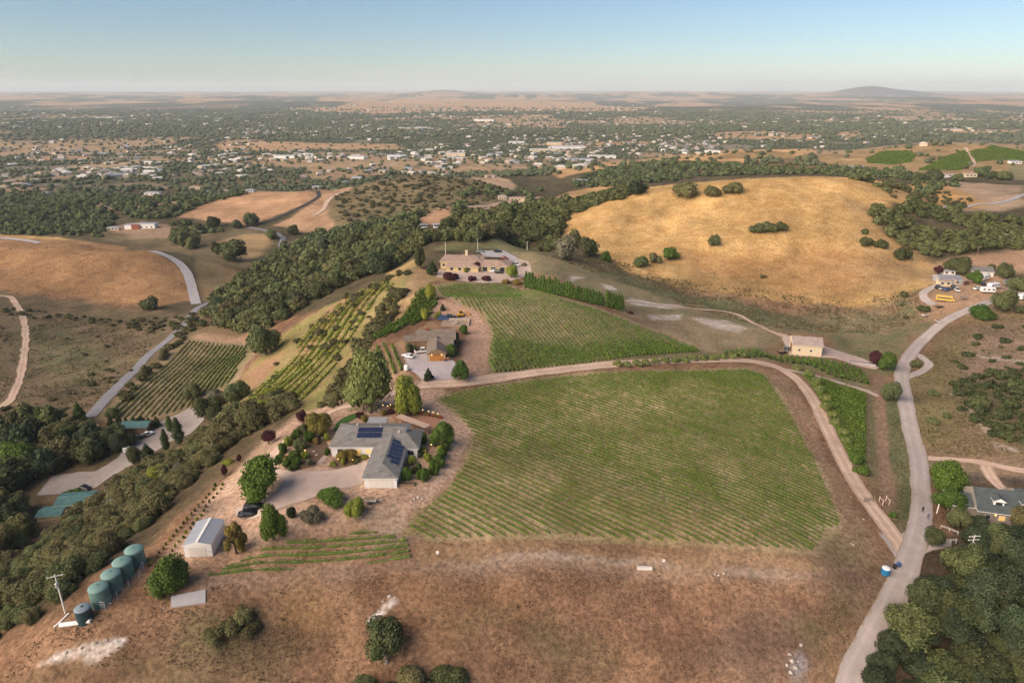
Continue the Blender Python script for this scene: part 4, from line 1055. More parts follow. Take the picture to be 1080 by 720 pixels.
for p in near_w:
    lb, gr, kd, mt = WL[p[4]]; d = math.hypot(p[0], p[1])
    tree(p[0], p[1], p[2], p[3], kd, random.choice((M_OAK, M_DEEP, M_DEEP, M_DEEP, M_MIXO) if p[4] == 0 else (M_OAK, M_OAK, M_DEEP, M_DRAB, M_MIXO)), lb, "oak tree", "oak_tree", gr, 0 if d < 230 else 1, .07)
rest = [p for p in woods if tuple(p) not in ns]
nearr = [p[:4] for p in rest if math.hypot(p[0], p[1]) < 620]; farr = [p[:4] for p in rest if math.hypot(p[0], p[1]) >= 620]
wl = merged("distant_woodland", nearr[::2], 'oak', 2, M_OAK); merged("mixed_woodland", nearr[1::2], 'drab', 2, M_MIXO)
merged("far_woodland", farr, 'oak', 3, M_OAK)
print("woods", len(woods), len(near_w), len(nearr), len(farr))

# brush on the slope left of the ridge: olive shrubs
brush = []
F1 = img(-60,700, 0,678, 45,650, 82,618, 112,590, 148,560, 178,530, 212,500, 246,470, 276,450, 304,436, 322,426, 300,420, 268,428, 238,440, 225,455, 205,468, 165,488, 122,512, 105,528, 66,556, 30,585, -60,610)
for p in scatter(F1, 3.8, 1.9, 3.3, 1.2, holes=(DRIVE,)): brush.append((*p, 0))
for p in scatter(img(0,326, 60,328, 130,338, 205,330, 207,345, 170,352, 130,346, 60,336, 0,334), 6.5, 1.2, 2.6, .9): brush.append((*p, 1))
for p in scatter(img(1005,402, 1110,385, 1110,470, 1075,468, 1040,456, 1012,430), 4.4, 1.2, 3.0, .85): brush.append((*p, 2))
for p in scatter(img(1000,372, 1030,350, 1110,330, 1110,395, 1010,402), 8.5, .9, 2.6, .85): brush.append((*p, 2))
for p in scatter(img(352,208, 392,195, 430,187, 500,190, 540,200, 510,216, 455,225, 400,238, 360,236), 12, 1.5, 4.4, .8): brush.append((*p, 3))
for p in scatter(img(925,200, 985,200, 1030,212, 1000,222, 950,214), 11, 1.6, 4.0, .9): brush.append((*p, 4))
for p in scatter(img(364,396, 374,374, 388,352, 400,330, 414,308, 428,304, 420,326, 404,350, 390,366, 382,394, 356,428, 336,430), 3.6, 1.5, 3.0, 1.15): brush.append((*p, 5))
for p in scatter(img(206,338, 213,342, 178,374, 132,424, 114,428, 142,404, 177,367), 5, 1.6, 3.0, 1.2): brush.append((*p, 6))
for p in broken(scatter(img(262,420, 300,372, 350,322, 400,296, 440,282, 445,290, 415,312, 380,345, 345,400, 300,432), 6.5, .9, 2.2, 1.0), 16, .52): brush.append((*p, 7))
for p in broken(scatter(img(-20,330, 60,345, 130,360, 170,350, 130,400, 100,430, 30,440, -20,430), 7.5, .7, 1.9, .8), 22, .56): brush.append((*p, 8))
BL = [("olive green shrub on the steep brushy slope below the ridge track", "shrubs of the brushy slope", M_DRAB),
      ("low dark shrub in the gully under the brown hill", "shrubs of the gully under the brown hill", M_DRAB),
      ("dark green chaparral shrub on the pinkish slope right of the grey road", "chaparral right of the grey road", M_OAK),
      ("dull shrub on the scrubby hill behind the ravine", "scrub behind the ravine", M_DRAB),
      ("small shrub on the gold slope at the far right", "shrubs of the far right slope", M_DRAB),
      ("dark shrub in the gully left of the farmhouse vines", "shrubs of the gully left of the farmhouse", M_DRAB),
      ("leafy roadside shrub along the asphalt valley lane", "shrubs along the valley lane", M_HEDGE),
      ("olive shrub among the terrace rows on the steep left slope", "shrubs among the terrace rows", M_DRAB),
      ("low dark shrub scattered on the grey green field at the left", "shrubs on the left field", M_DRAB)]
brush.sort(key=lambda p: -p[2] / math.hypot(p[0], p[1]))
near_b = [p for p in brush if seen(p[0], p[1])][:285]; bs = set(near_b)
for p in near_b:
    lb, gr, mt = BL[p[4]]; d = math.hypot(p[0], p[1])
    if p[4] == 0: mt = random.choice((M_DRAB, M_DRAB, M_DRAB, M_OAK, M_SAGE if random.random() < .25 else M_DRAB, M_LIME if random.random() < .12 else M_DRAB))
    tree(p[0], p[1], p[2], p[3], 'shrub' if p[4] else 'drab', mt, lb, "shrub", "shrub", gr, 0 if d < 200 else 1, 0)
mb_ = [p for p in brush if p not in bs]
merged("brush_cover", [p[:4] for p in mb_ if p[4] not in (2,)], 'drab', 2, M_DRAB)
merged("chaparral_cover", [p[:4] for p in mb_ if p[4] == 2], 'shrub', 2, M_OAK)
print("brush", len(brush), len(near_b))

# ---------------------------------------------------------------- single trees and bushes
T = tree_px
T(278,525, 46,45, 'bright', M_BRIGHT, "big round bright green tree in the turning circle of the gravel drive", "tree", trunk=.1)
T(391,436, 46,66, 'pale', M_PALE, "tallest tree, pale green and broad, behind the solar panelled house", "tree", trunk=.03)
T(432,437, 34,43, 'lime', M_LIME, "yellow green bushy tree beside the dirt road behind the solar panelled house", "tree", trunk=.03)
T(181,628, 44,42, 'bright', M_HEDGE, "round dark green bush beside the concrete slab", "bush", "bush", trunk=0)
T(289,570, 26,38, 'bright', M_BRIGHT, "upright bright green tree right of the parked cars", "tree", trunk=.06)
T(350,533, 29,20, 'bright', M_BRIGHT, "flat topped bright green tree at the front edge of the gravel drive", "tree", trunk=.12)
T(373,546, 25,23, 'lime', M_LIME, "yellow green bush in front of the white garage", "bush", "bush", trunk=0)
T(331,550, 23,19, 'sage', M_SAGE, "grey green shrub left of the flat topped tree", "shrub", "shrub", trunk=0)
T(308,546, 10,12, 'lowbush', M_CONIF, "small dark shrub between the upright tree and the grey green shrub", "shrub", "shrub", trunk=0)
T(339,459, 28,26, 'lime', M_WISP, "olive yellow tree at the left end of the solar panelled house", "tree", trunk=.12)
T(250,585, 26,36, 'wisp', M_WISP, "wispy straw yellow tree beside the white metal shed", "tree", trunk=.1)
T(320,449, 15,17, 'plum', M_PLUM, "larger plum red tree beside the ridge track", "tree", trunk=.2)
T(284,469, 15,15, 'plum', M_PLUM, "round plum red tree above the big round tree", "tree", trunk=.2)
T(253,487, 7,8, 'plum', M_PLUM, "small round plum red tree left of the big round tree", "tree", trunk=.2)
T(237,503, 8,13, 'plum', M_PLUM, "slim plum red tree farthest left on the ridge", "tree", trunk=.15)
T(241,491, 12,8, 'lowbush', M_LIME, "low pale bush between the two small plum red trees", "bush", "bush", trunk=0)
T(467,472, 24,28, 'bright', M_HEDGE, "dark green tree at the right end of the solar panelled house", "tree", trunk=.1)
T(486,401, 20,22, 'bright', M_HEDGE, "round dark green tree on the corner of the farmhouse gravel yard", "tree", trunk=.12)
T(452,401, 11,13, 'conif', M_CONIF, "small dark cone shaped tree at the gravel yard entrance", "tree", trunk=.05)
T(433,371, 12,10, 'shrub', M_OAK, "round shrub at the left of the farmhouse gravel yard", "shrub", "shrub", trunk=0)
T(477,362, 15,14, 'bright', M_OAK, "dark green tree close against the farmhouse east wall", "tree", trunk=.08)
T(476,377, 14,14, 'bright', M_HEDGE, "bushy green tree in front of the farmhouse east wall", "tree", trunk=.08)
T(489,352, 10,10, 'bright', M_HEDGE, "small round green tree beside the farmhouse patio", "tree", trunk=.08)
T(448,338, 12,13, 'lime', M_LIME, "yellow green tree behind the farmhouse roof", "tree", trunk=.1)
T(462,337, 8,9, 'lime', M_LIME, "small lime tree right of the yellow green tree behind the farmhouse", "tree", trunk=.1)
T(467,328, 6,8, 'conif', M_CONIF, "tiny dark conifer on the bare dirt behind the farmhouse", "tree", trunk=.05)
T(455,317, 13,17, 'pale', M_LIME, "pale lime tree at the top of the narrow vine strip", "tree", trunk=.1)
T(281,375, 36,34, 'oak', M_OAK, "lone big dark oak at the foot of the terraced slope", "oak tree", "oak_tree", trunk=.1, lod=0)
T(444,283, 13,22, 'oak', M_OAK, "tall dark tree left of the tan roofed hilltop house", "tree", trunk=.1)
T(456,290, 13,15, 'conif', M_CONIF, "dense green conifer at the left front of the tan roofed hilltop house", "tree", trunk=.04)
T(539,293, 12,14, 'lime', M_LIME, "yellow green tree in front of the tan roofed hilltop house", "tree", trunk=.1)
T(503,286, 9,10, 'plum', M_PLUM, "plum red tree against the tan roofed hilltop house", "tree", trunk=.15)
T(493,287, 9,7, 'lowbush', M_LIME, "pale bush left of the plum red tree at the hilltop house", "bush", "bush", trunk=0)
for u in (499, 513): T(u,296.5, 10,6, 'lowbush', M_PLUM, "low reddish bush %s on the hilltop house terrace edge" % ("nearer the house centre" if u == 499 else "below the white car"), "bush", "bush", trunk=0)
T(475,293, 16,4, 'lowbush', M_PLUM, "long low dark red bush at the left of the hilltop terrace edge", "bush", "bush", trunk=0)
T(533,299, 9,5, 'lowbush', M_WISP, "straw coloured shrub beside the start of the hedge", "shrub", "shrub", trunk=0)
T(545,300, 10,6, 'lowbush', M_WISP, "larger straw coloured shrub at the hedge end", "shrub", "shrub", trunk=0)
T(553,281, 6,4, 'lowbush', M_DRAB, "small green shrub behind the white boat on the hilltop", "shrub", "shrub", trunk=0)
# golden hill
T(753,259, 14,12, 'oak', M_OAK, "lone dark round oak in the middle of the golden hill", "oak tree", "oak_tree", trunk=.05, lod=1)
for u, v, w_, h_, lb in ((798,245,18,9,"left and widest oak of the three on the golden hill face"), (811,244,18,10,"middle oak of the three on the golden hill face"), (824,243,14,9,"right oak of the three on the golden hill face")):
    T(u,v, w_,h_, 'oak', M_OAK, lb, "oak tree", "oak_tree", trunk=.04, lod=1)
for u, v, w_, h_, k_, m_, lb in ((675,281,18,11,'oak',M_OAK,"dark low oak at the left of the clump on the golden hill foot"), (690,277,14,11,'shrub',M_DRAB,"grey green shrub in the clump on the golden hill foot"), (705,274,20,13,'bright',M_BRIGHT,"bright green tree at the right of the clump on the golden hill foot"),
    (598,274,26,26,'drab',M_SAGE,"grey green willow like tree at the edge of the ravine wood"), (606,262,18,20,'drab',M_DRAB,"olive tree above the grey green tree at the ravine edge"), (620,270,22,20,'oak',M_OAK,"dark round oak right of the grey green tree"), (638,276,12,11,'bright',M_HEDGE,"small bright oak in the swale at the golden hill foot"),
    (588,243,16,13,'oak',M_OAK,"dark oak on the left shoulder of the golden hill"), (578,266,10,8,'oak',M_OAK,"small dark oak by the pole behind the hilltop house"),
    (724,207,30,15,'drab',M_DRAB,"large olive tree clump on the crest of the golden hill"), (752,207,22,10,'drab',M_DRAB,"smaller olive clump right of the crest clump"), (773,203,22,10,'drab',M_DRAB,"olive clump at the crest end near the wood"),
    (804,293,7,4,'lowbush',M_DRAB,"tiny shrub low on the golden hill face"), (912,247,8,6,'lowbush',M_OAK,"small dark shrub high on the right flank of the golden hill"), (914,258,16,7,'lowbush',M_OAK,"dark shrub at the left of the row on the right flank"), (930,262,14,9,'lowbush',M_OAK,"middle dark shrub of the row on the right flank"), (951,273,18,12,'lowbush',M_OAK,"largest dark shrub of the row on the right flank"),
    (954,313,9,6,'lowbush',M_OAK,"small dark shrub on the slope left of the cluttered farmyard"), (952,322,5,3,'lowbush',M_OAK,"tiny dark shrub below the small one near the farmyard"), (975,328,13,6,'lowbush',M_OAK,"dark shrub beside the loop track of the farmyard"), (956,336,6,3,'lowbush',M_OAK,"tiny shrub by the bare patch near the farmyard track")):
    T(u,v, w_,h_, k_, m_, lb, "shrub" if k_ in ('lowbush', 'shrub') else "tree", "shrub" if k_ in ('lowbush', 'shrub') else "tree", trunk=0 if k_ in ('lowbush', 'shrub') else .05, lod=1)
# shed lane and grey road
T(860,373, 8,9, 'plum', M_PLUM, "small dark red tree at the right end of the cream barn", "tree", trunk=.15, lod=1)
T(921,386, 14,16, 'plum', M_PLUM, "dark red tree at the end of the barn yard", "tree", trunk=.15)
T(937,391, 20,20, 'bright', M_HEDGE, "green tree between the dark red tree and the grey road", "tree", trunk=.08)
T(938,421, 19,20, 'oak', M_OAK, "dark round tree beside the grey road below the green one", "tree", trunk=.05)
T(965,387, 12,8, 'lowbush', M_OAK, "dark bush inside the small road loop", "bush", "bush", trunk=0)
hb_ = [(841,391,11,6),(853,398,13,8),(859,406,13,9),(865,415,14,9),(869,423,13,8),(871,433,13,9),(876,441,11,8),(881,449,12,8),(887,459,13,8),(893,468,11,8),(903,489,14,10),(909,501,17,11)]
for i, (u, v, w_, h_) in enumerate(hb_):
    T(u,v, w_,h_, 'lowbush', M_PALE if i < 10 else M_HEDGE, "round pale green bush in the line along the right edge of the dirt road" if i < 10 else ("large green bush at the lower end of the roadside line" if i == 11 else "green bush second from the lower end of the roadside line"), "bush", "bush", "bushes along the right edge of the dirt road" if i < 10 else None, trunk=0, lod=1)
T(940,545, 9,6, 'lowbush', M_HEDGE, "small green bush right of the wooden posts by the gate", "bush", "bush", trunk=0)
for u in range(652, 790, 10):
    T(u, 386.5 - (u - 652) * .075 + random.uniform(-.5, .5), 11, 6, 'lowbush', M_PALE, "pale green bush in the line along the upper edge of the dirt road", "bush", "bush", "bushes along the upper edge of the dirt road", trunk=0, lod=1)
# junction trees, right houses
T(997,520, 34,36, 'bright', M_BRIGHT, "big bright green tree beside the road junction", "tree", trunk=.1)
T(1000,540, 30,26, 'bright', M_HEDGE, "dark green tree in front of the big bright one at the junction", "tree", trunk=.1)
T(985,575, 22,20, 'oak', M_OAK, "dark tree left of the white rail fence", "tree", trunk=.1)
T(1010,556, 26,22, 'oak', M_OAK, "dark spreading tree before the green roofed house", "tree", trunk=.1)
T(1048,580, 30,26, 'oak', M_OAK, "dark tree below the lit porch", "tree", trunk=.1)
T(1072,560, 26,28, 'drab', M_DRAB, "olive tree at the right end of the green roofed house", "tree", trunk=.1)
T(1010,290, 26,19, 'oak', M_OAK, "large dark green tree behind the cluttered farmyard", "tree", trunk=.1)
T(1027,299, 15,14, 'bright', M_BRIGHT, "bright green tree in the middle of the farmyard", "tree", trunk=.1)
T(989,290, 10,10, 'plum', M_PLUM, "dark red tree at the left of the farmyard", "tree", trunk=.15)
T(1059,294, 19,16, 'oak', M_OAK, "round dark tree right of the grey roofed farm house", "tree", trunk=.1)
T(1044,287, 9,9, 'drab', M_DRAB, "brownish tree close to the grey roofed farm house", "tree", trunk=.1)
T(1056,328, 26,24, 'oak', M_OAK, "large dark green tree beside the farm lane", "tree", trunk=.1)
T(1034,336, 30,14, 'bright', M_HEDGE, "wide green bush on the near side of the farm lane", "bush", "bush", trunk=0)
T(1078,308, 26,17, 'oak', M_OAK, "dark tree at the right picture edge above the white cars", "tree", trunk=.1)
T(1078,330, 14,9, 'oak', M_OAK, "dark bush at the right edge below the white cars", "bush", "bush", trunk=0)
for u, v, w_ in ((983,417,12), (984,447,13), (998,441,9)):
    T(u,v, w_,7, 'lowbush', M_OAK, {983: "upper dark bush alone on the grass right of the grey road", 984: "lower dark bush alone on the grass right of the grey road", 998: "small bush between the two lone bushes and the chaparral"}[u], "bush", "bush", trunk=0, lod=1)
# left side
for u, v, w_, h_, k_, m_, lb in ((45,452,18,24,'conif',M_BRIGHT,"bright green conifer at the left field edge"), (60,458,22,30,'conif',M_CONIF,"tall dark conifer beside the bright one at the left field edge"), (85,445,14,22,'conif',M_HEDGE,"green conifer left of the valley vineyard"), (176,476,10,24,'cypress',M_CONIF,"slim dark cypress in the valley drive"),
    (190,470,13,30,'cypress',M_CONIF,"tall dark cypress at the edge of the valley drive"), (180,456,9,18,'cypress',M_HEDGE,"greener slim cypress above the valley drive"), (156,484,16,17,'conif',M_CONIF,"cone shaped dark tree on the near side of the valley drive"), (141,490,18,20,'bright',M_OAK,"round dark bush tree left of the cone shaped one"),
    (220,442,30,26,'oak',M_OAK,"dark oak at the top end of the valley drive"), (228,430,24,20,'drab',M_SAGE,"grey leaved tree between the valley vineyard and the slope"), (250,424,30,24,'oak',M_OAK,"broad oak below the bare corner of the valley vineyard"), (205,420,20,18,'oak',M_OAK,"dark tree at the lower right corner of the valley vineyard"), (270,452,34,30,'drab',M_DRAB,"large olive tree high on the brushy slope"), (294,424,18,14,'oak',M_OAK,"dark shrub tree at the foot of the terrace rows"),
    (170,508,22,20,'lime',M_LIME,"yellow green bush glowing among the dull slope shrubs"), (78,528,22,12,'lowbush',M_HEDGE,"dark green hedge bush above the turquoise roofs"), (92,530,14,9,'lowbush',M_HEDGE,"green shrub at the corner of the turquoise roofs"),
    (120,440,16,12,'oak',M_OAK,"dark tree at the left end of the vineyard hedge"), (20,500,34,34,'oak',M_BRIGHT,"broad bright green tree at the left edge by the drive")):
    T(u,v, w_,h_, k_, m_, lb, "shrub" if k_ == 'lowbush' else "tree", "shrub" if k_ == 'lowbush' else "tree", trunk=0 if k_ == 'lowbush' else .08)
for u in range(118, 172, 8): T(u,449.5 + (u % 3), 9, 12, 'conif', M_CONIF, "dark cone shaped shrub in the hedge along the lower end of the valley vineyard", "shrub", "shrub", "hedge shrubs below the valley vineyard", trunk=.04, lod=1)
for u, v, w_ in ((65,225,14),(202,218,10),(158,327,20),(238,338,16),(224,334,14),(215,344,10),(287,252,14),(266,238,18),(310,248,14),(322,256,12),(184,222,9),(200,262,26),(188,257,20),(246,275,30),(232,268,18),(210,244,12),(225,240,16),(250,241,12)):
    T(u,v, w_, w_ * .75, 'oak', M_OAK, "scattered dark tree near the valley lane on the left", "tree", "tree", "scattered trees near the left valley lane", trunk=.05, lod=1)
# bottom centre
T(408,703, 40,46, 'loose' if False else 'drab', M_OAK, "dark oak with pale bare branches at the bottom edge", "oak tree", "oak_tree", trunk=.25, bark=M_BARKP)
for u, v, w_, lb in ((432,737,40,"olive oak in the middle of the clump at the bottom edge"), (473,738,44,"dark spreading oak at the right of the clump at the bottom edge"), (385,744,34,"green oak at the left of the clump at the bottom edge"), (450,752,46,"oak cut off by the bottom edge in the middle of the clump"), (405,756,40,"oak cut off by the bottom edge at the left of the clump")):
    T(u,v, w_,34, 'oak', M_OAK if u != 432 else M_DRAB, lb, "oak tree", "oak_tree", trunk=.15)
for u, v, w_ in ((238,668,30), (255,655,26), (262,668,24), (225,675,24)):
    T(u,v, w_,12, 'lowbush', M_DRAB, "low dull shrub in the patch on the foreground slope", "shrub", "shrub", "low shrubs on the foreground slope", trunk=0)
# garden of the solar house
GB = [(305,492,14,10,M_HEDGE),(312,484,14,11,M_HEDGE),(318,474,14,12,M_OAK),(325,466,13,12,M_HEDGE),(310,496,12,8,M_HEDGE),(362,490,6,7,M_LIME),
      (458,502,12,14,M_BRIGHT),(449,507,12,13,M_HEDGE),(463,492,13,13,M_HEDGE),(467,484,13,12,M_BRIGHT),(470,476,11,10,M_HEDGE),(430,507,13,14,M_BRIGHT),(434,490,10,10,M_LIME),(452,486,10,9,M_LIME),(446,468,9,12,M_HEDGE),(332,447,8,6,M_WISP),(302,486,9,7,M_WISP)]
for i, (u, v, w_, h_, m_) in enumerate(GB):
    T(u,v, w_,h_, 'lowbush', m_, "rounded green garden bush in the beds round the solar panelled house", "bush", "bush", "garden bushes round the solar panelled house", trunk=0)
T(366,486, 22,11, 'lowbush', foliage("russet_leaves", (0.11,0.085,0.018), (0.19,0.13,0.03)), "clipped russet hedge bush before the white wall of the solar panelled house", "bush", "bush", trunk=0)
for i, (u, v, w_, h_, m_) in enumerate(((296,488,12,10,M_HEDGE),(299,478,11,11,M_HEDGE),(305,470,12,11,M_LIME),(313,464,11,11,M_HEDGE),(320,459,12,12,M_OAK),(327,455,10,10,M_HEDGE),(314,490,10,9,M_BRIGHT),(321,484,9,8,M_LIME),(327,490,8,7,M_SAGE),(334,468,8,7,M_WISP),(345,464,7,8,M_LIME),
      (346,480,7,8,M_HEDGE),(352,491,8,5,M_LIME),(376,489,9,6,M_DRAB),(384,484,8,6,M_LIME),(389,478,7,7,M_WISP),(441,497,9,9,M_HEDGE),(443,505,10,10,M_BRIGHT),(457,494,9,10,M_BRIGHT),(460,488,9,9,M_HEDGE),(464,478,9,9,M_LIME),(471,466,9,9,M_HEDGE),(447,478,8,7,M_LIME),(441,482,7,7,M_DRAB),(437,499,8,8,M_OAK),(385,444,8,7,M_WISP),(380,441,9,7,M_PLUM),(412,437,8,6,M_PLUM),(405,438,7,6,M_WISP))):
    T(u,v, w_,h_, 'lowbush', m_, "rounded green garden bush in the beds round the solar panelled house", "bush", "bush", "garden bushes round the solar panelled house", trunk=0)
M_FLOW = foliage("red_orange_flowers", (0.20, 0.045, 0.015), (0.42, 0.13, 0.03), .1)
for i in range(14):
    T(414 + i * 3.9, 430.5 + i * .85, 4.6, 3.6, 'lowbush', M_FLOW if i % 3 else M_WISP, "red and orange flowering bush in the row along the lit patio", "bush", "bush", "flowering bushes along the lit patio", trunk=0)
for u, v, w_, h_ in ((128,476,20,20),(116,472,22,22),(104,474,20,22),(140,470,12,14),(150,452,14,12)):
    T(u,v, w_,h_, 'oak', M_DEEP, "dark oak crowding the teal roofed barn by the valley drive", "oak tree", "oak_tree", "oaks crowding the teal roofed barn", trunk=.05)
# two lines of young bushes below the ridge track
for i in range(20):
    f_ = i / 19
    for k_, (a_, b_) in enumerate((((168,600), (236,512)), ((157,597), (228,513)))):
        T(a_[0] + (b_[0] - a_[0]) * f_ + random.uniform(-1, 1), a_[1] + (b_[1] - a_[1]) * f_, random.uniform(2.4, 3.8), random.uniform(2.8, 4.4), 'lowbush', random.choice((M_MIXO, M_LIME, M_DRAB)), "young bush in the two planted lines beside the white metal shed", "bush", "bush", "young bushes in planted lines by the shed", trunk=0, lod=1)
for i in range(9):
    T(352 + i * 4.2, 431 - i * 2.6, 3.2, 4, 'lowbush', M_PLUM if i % 2 else M_DRAB, "small dark bush in the line along the upper ridge track", "bush", "bush", "small bushes along the upper ridge track", trunk=0, lod=1)
# cypress hedge on the hillside
for i in range(34):
    f_ = i / 33
    if .80 < f_ < .84: continue
    u = 555 + (655 - 555) * f_; v = 303.5 + (327.5 - 303.5) * f_
    T(u,v, 6.8, random.uniform(13, 18.5), 'cypress', M_HEDGE, "columnar cypress in the tall hedge on the hillside vineyard edge", "cypress", "cypress_tree", "cypresses of the hillside hedge", trunk=.02, lod=1)
T(665,331, 6,3, 'lowbush', M_PLUM, "dark shrub at the lower end of the tall hedge", "shrub", "shrub", trunk=0, lod=1)

# ---------------------------------------------------------------- the town on the valley floor
def town_trees():
    r = np.random.default_rng(5)
    n = 84000
    l = r.uniform(math.log(1080), math.log(7000), n); th = r.uniform(R(-42), R(42), n)
    x = np.exp(l) * np.sin(th); y = np.exp(l) * np.cos(th)
    i, j, a, b = grid_idx(x, y)
    c = CA[i, j]; lum = c.mean(1)
    cl = fbm(x / 90, y / 90, 17, 3)
    keep = (lum < .125) & (c[:, 1] < 1.35 * c[:, 0]) & (cl > .30) | ((r.uniform(size=n) < .09) & (c[:, 1] < 1.3 * c[:, 0]))
    keep &= r.uniform(size=n) < np.clip(np.exp(l) / 4200, .28, 1)
    x, y, l = x[keep], y[keep], l[keep]; d = np.exp(l)
    rad = r.uniform(2.8, 5.6, len(x)) * np.where(d > 2600, 1.7, 1.0) * np.where(d > 4500, 1.5, 1.0)
    return np.c_[x, y, rad, rad * r.uniform(1.0, 1.6, len(x)) * np.where(d > 4500, .7, 1)], d
tt, td = town_trees()
print("town trees", len(tt))
def blobs(name, places, mat, base, seed):
    r = np.random.default_rng(seed); V, F = base
    n = len(places); sc = places[:, 2][:, None]
    jit = r.uniform(.72, 1.18, (n, len(V)))
    X = V[None, :, 0] * jit * sc + places[:, :1]; Y = V[None, :, 1] * jit * sc + places[:, 1:2]
    z = Z(places[:, 0], places[:, 1])[:, None]
    Zz = z + (V[None, :, 2] * jit * .5 + .42) * places[:, 3:4]
    W = np.stack([X, Y, Zz], -1).reshape(-1, 3)
    Fa = (F[None] + (np.arange(n) * len(V))[:, None, None]).reshape(-1, 3)
    tint = np.clip(r.uniform(0, 1, n)[:, None] * .7 + r.uniform(0, .4, (n, len(V))), 0, 1).ravel()
    return tag(link_mesh(name, np_mesh(name, W, Fa, tint), None, mat), kind="stuff")
M_TOWNT = foliage("town_tree_leaves", (0.046, 0.062, 0.032), (0.110, 0.126, 0.062), 0)
blobs("town_trees", tt[td < 1700], M_TOWNT, ICO2, 1)
blobs("distant_town_trees", tt[td >= 1700], M_TOWNT, ICO1, 2)
# ---------------------------------------------------------------- building and vehicle shapes
def roof_mat(name, col, row=.28, var=.16):
    """courses of shingle or tile: thin darker joints across the slope plus weathering"""
    m, t, b = new_mat(name); N = t.nodes; L = t.links
    tc = N.new("ShaderNodeTexCoord")
    br = N.new("ShaderNodeTexBrick"); br.inputs["Scale"].default_value = 1.0; br.inputs["Brick Width"].default_value = .9; br.inputs["Row Height"].default_value = row
    br.inputs["Mortar Size"].default_value = .02; br.inputs["Color1"].default_value = (*[c * (1 - var) for c in col], 1); br.inputs["Color2"].default_value = (*[c * (1 + var) for c in col], 1)
    br.inputs["Mortar"].default_value = (*[c * .6 for c in col], 1)
    L.new(tc.outputs["Object"], br.inputs["Vector"])
    nz = N.new("ShaderNodeTexNoise"); nz.inputs["Scale"].default_value = .7; nz.inputs["Detail"].default_value = 6; L.new(tc.outputs["Object"], nz.inputs["Vector"])
    mr = N.new("ShaderNodeMapRange"); mr.inputs[1].default_value = .3; mr.inputs[2].default_value = .7; mr.inputs[3].default_value = .82; mr.inputs[4].default_value = 1.15; L.new(nz.outputs[0], mr.inputs[0])
    sc = N.new("ShaderNodeVectorMath"); sc.operation = 'SCALE'; L.new(br.outputs[0], sc.inputs[0]); L.new(mr.outputs[0], sc.inputs["Scale"]); L.new(sc.outputs[0], b.inputs["Base Color"])
    b.inputs["Roughness"].default_value = .85
    return m
M_SHING = roof_mat("grey_shingle", (0.20, 0.195, 0.185)); M_BROWNR = roof_mat("brown_shingle", (0.20, 0.165, 0.135)); M_TILE = roof_mat("tan_roof_tile", (0.40, 0.285, 0.22), .35)
M_GREENR = roof_mat("green_shingle", (0.080, 0.098, 0.100)); M_TURQ = roof_mat("turquoise_metal_roof", (0.075, 0.170, 0.170), 1.2, .12); M_GREYR = roof_mat("blue_grey_roof", (0.24, 0.25, 0.28)); M_BARNR = roof_mat("taupe_metal_roof", (0.36, 0.29, 0.26), 1.0, .08)
M_WHITE = solid("white_paint", (0.78, 0.77, 0.74), .6, var=.06); M_CREAM = solid("cream_stucco", (0.66, 0.55, 0.38), .85, var=.07); M_YELW = solid("ochre_stucco", (0.64, 0.50, 0.27), .85, var=.08)
M_GLASS = solid("window_glass", (0.035, 0.045, 0.055), .12, var=.05, spec=.6); M_WOOD = solid("weathered_wood", (0.26, 0.17, 0.105), .85, var=.2, scale=3); M_ORANGEW = solid("orange_wood_with_glow", (0.46, 0.20, 0.06), .6, var=.18, scale=2)
M_STEEL = solid("galvanised_steel", (0.50, 0.51, 0.53), .45, metal=.55, var=.10); M_STEELW = solid("white_steel_siding", (0.80, 0.79, 0.77), .5, var=.05); M_STEELB = solid("grey_blue_steel_roof", (0.42, 0.44, 0.48), .45, metal=.3, var=.08)
M_TANK = solid("tank_green", (0.110, 0.205, 0.185), .55, var=.12, scale=1.2); M_TANKD = solid("tank_dark_teal", (0.022, 0.055, 0.060), .5, var=.12); M_TANKL = solid("tank_lid_pale", (0.20, 0.26, 0.30), .6, var=.1)
M_SOLAR = solid("solar_cells", (0.020, 0.028, 0.065), .18, var=.1, spec=.6); M_TRIM = solid("pale_trim", (0.70, 0.67, 0.61), .6, var=.05)
M_BLACKP = solid("black_paint", (0.012, 0.012, 0.014), .25, var=.05, spec=.6); M_SILVER = solid("silver_paint", (0.42, 0.43, 0.45), .3, metal=.6, var=.04); M_WHITEP = solid("white_car_paint", (0.76, 0.76, 0.75), .3, var=.03, spec=.5)
M_RUBBER = solid("tyre_rubber", (0.018, 0.018, 0.018), .9, var=.1); M_REDP = solid("dark_red_paint", (0.22, 0.035, 0.03), .35, var=.06); M_BLUEP = solid("blue_paint", (0.045, 0.10, 0.24), .35, var=.06); M_YELP = solid("bus_yellow", (0.60, 0.40, 0.09), .45, var=.06)
M_BLUETANK = solid("blue_plastic", (0.018, 0.16, 0.33), .45, var=.1); M_ROCK = solid("pale_rock", (0.42, 0.37, 0.32), .9, var=.25, scale=1.5, bump=.06); M_SKIN = solid("skin", (0.42, 0.26, 0.19), .6, var=.05); M_CLOTHD = solid("dark_cloth", (0.022, 0.022, 0.028), .9, var=.2); M_CLOTHB = solid("blue_grey_cloth", (0.10, 0.12, 0.18), .9, var=.2); M_HAIR = solid("dark_hair", (0.02, 0.014, 0.01), .7, var=.2)
M_REDB = solid("red_brown_cladding", (0.26, 0.085, 0.045), .8, var=.12)
def glow(name, col, s):
    m = bpy.data.materials.new(name); m.use_nodes = True; b = m.node_tree.nodes["Principled BSDF"]
    b.inputs["Base Color"].default_value = (*col, 1); b.inputs["Emission Color"].default_value = (*col, 1); b.inputs["Emission Strength"].default_value = s
    return m
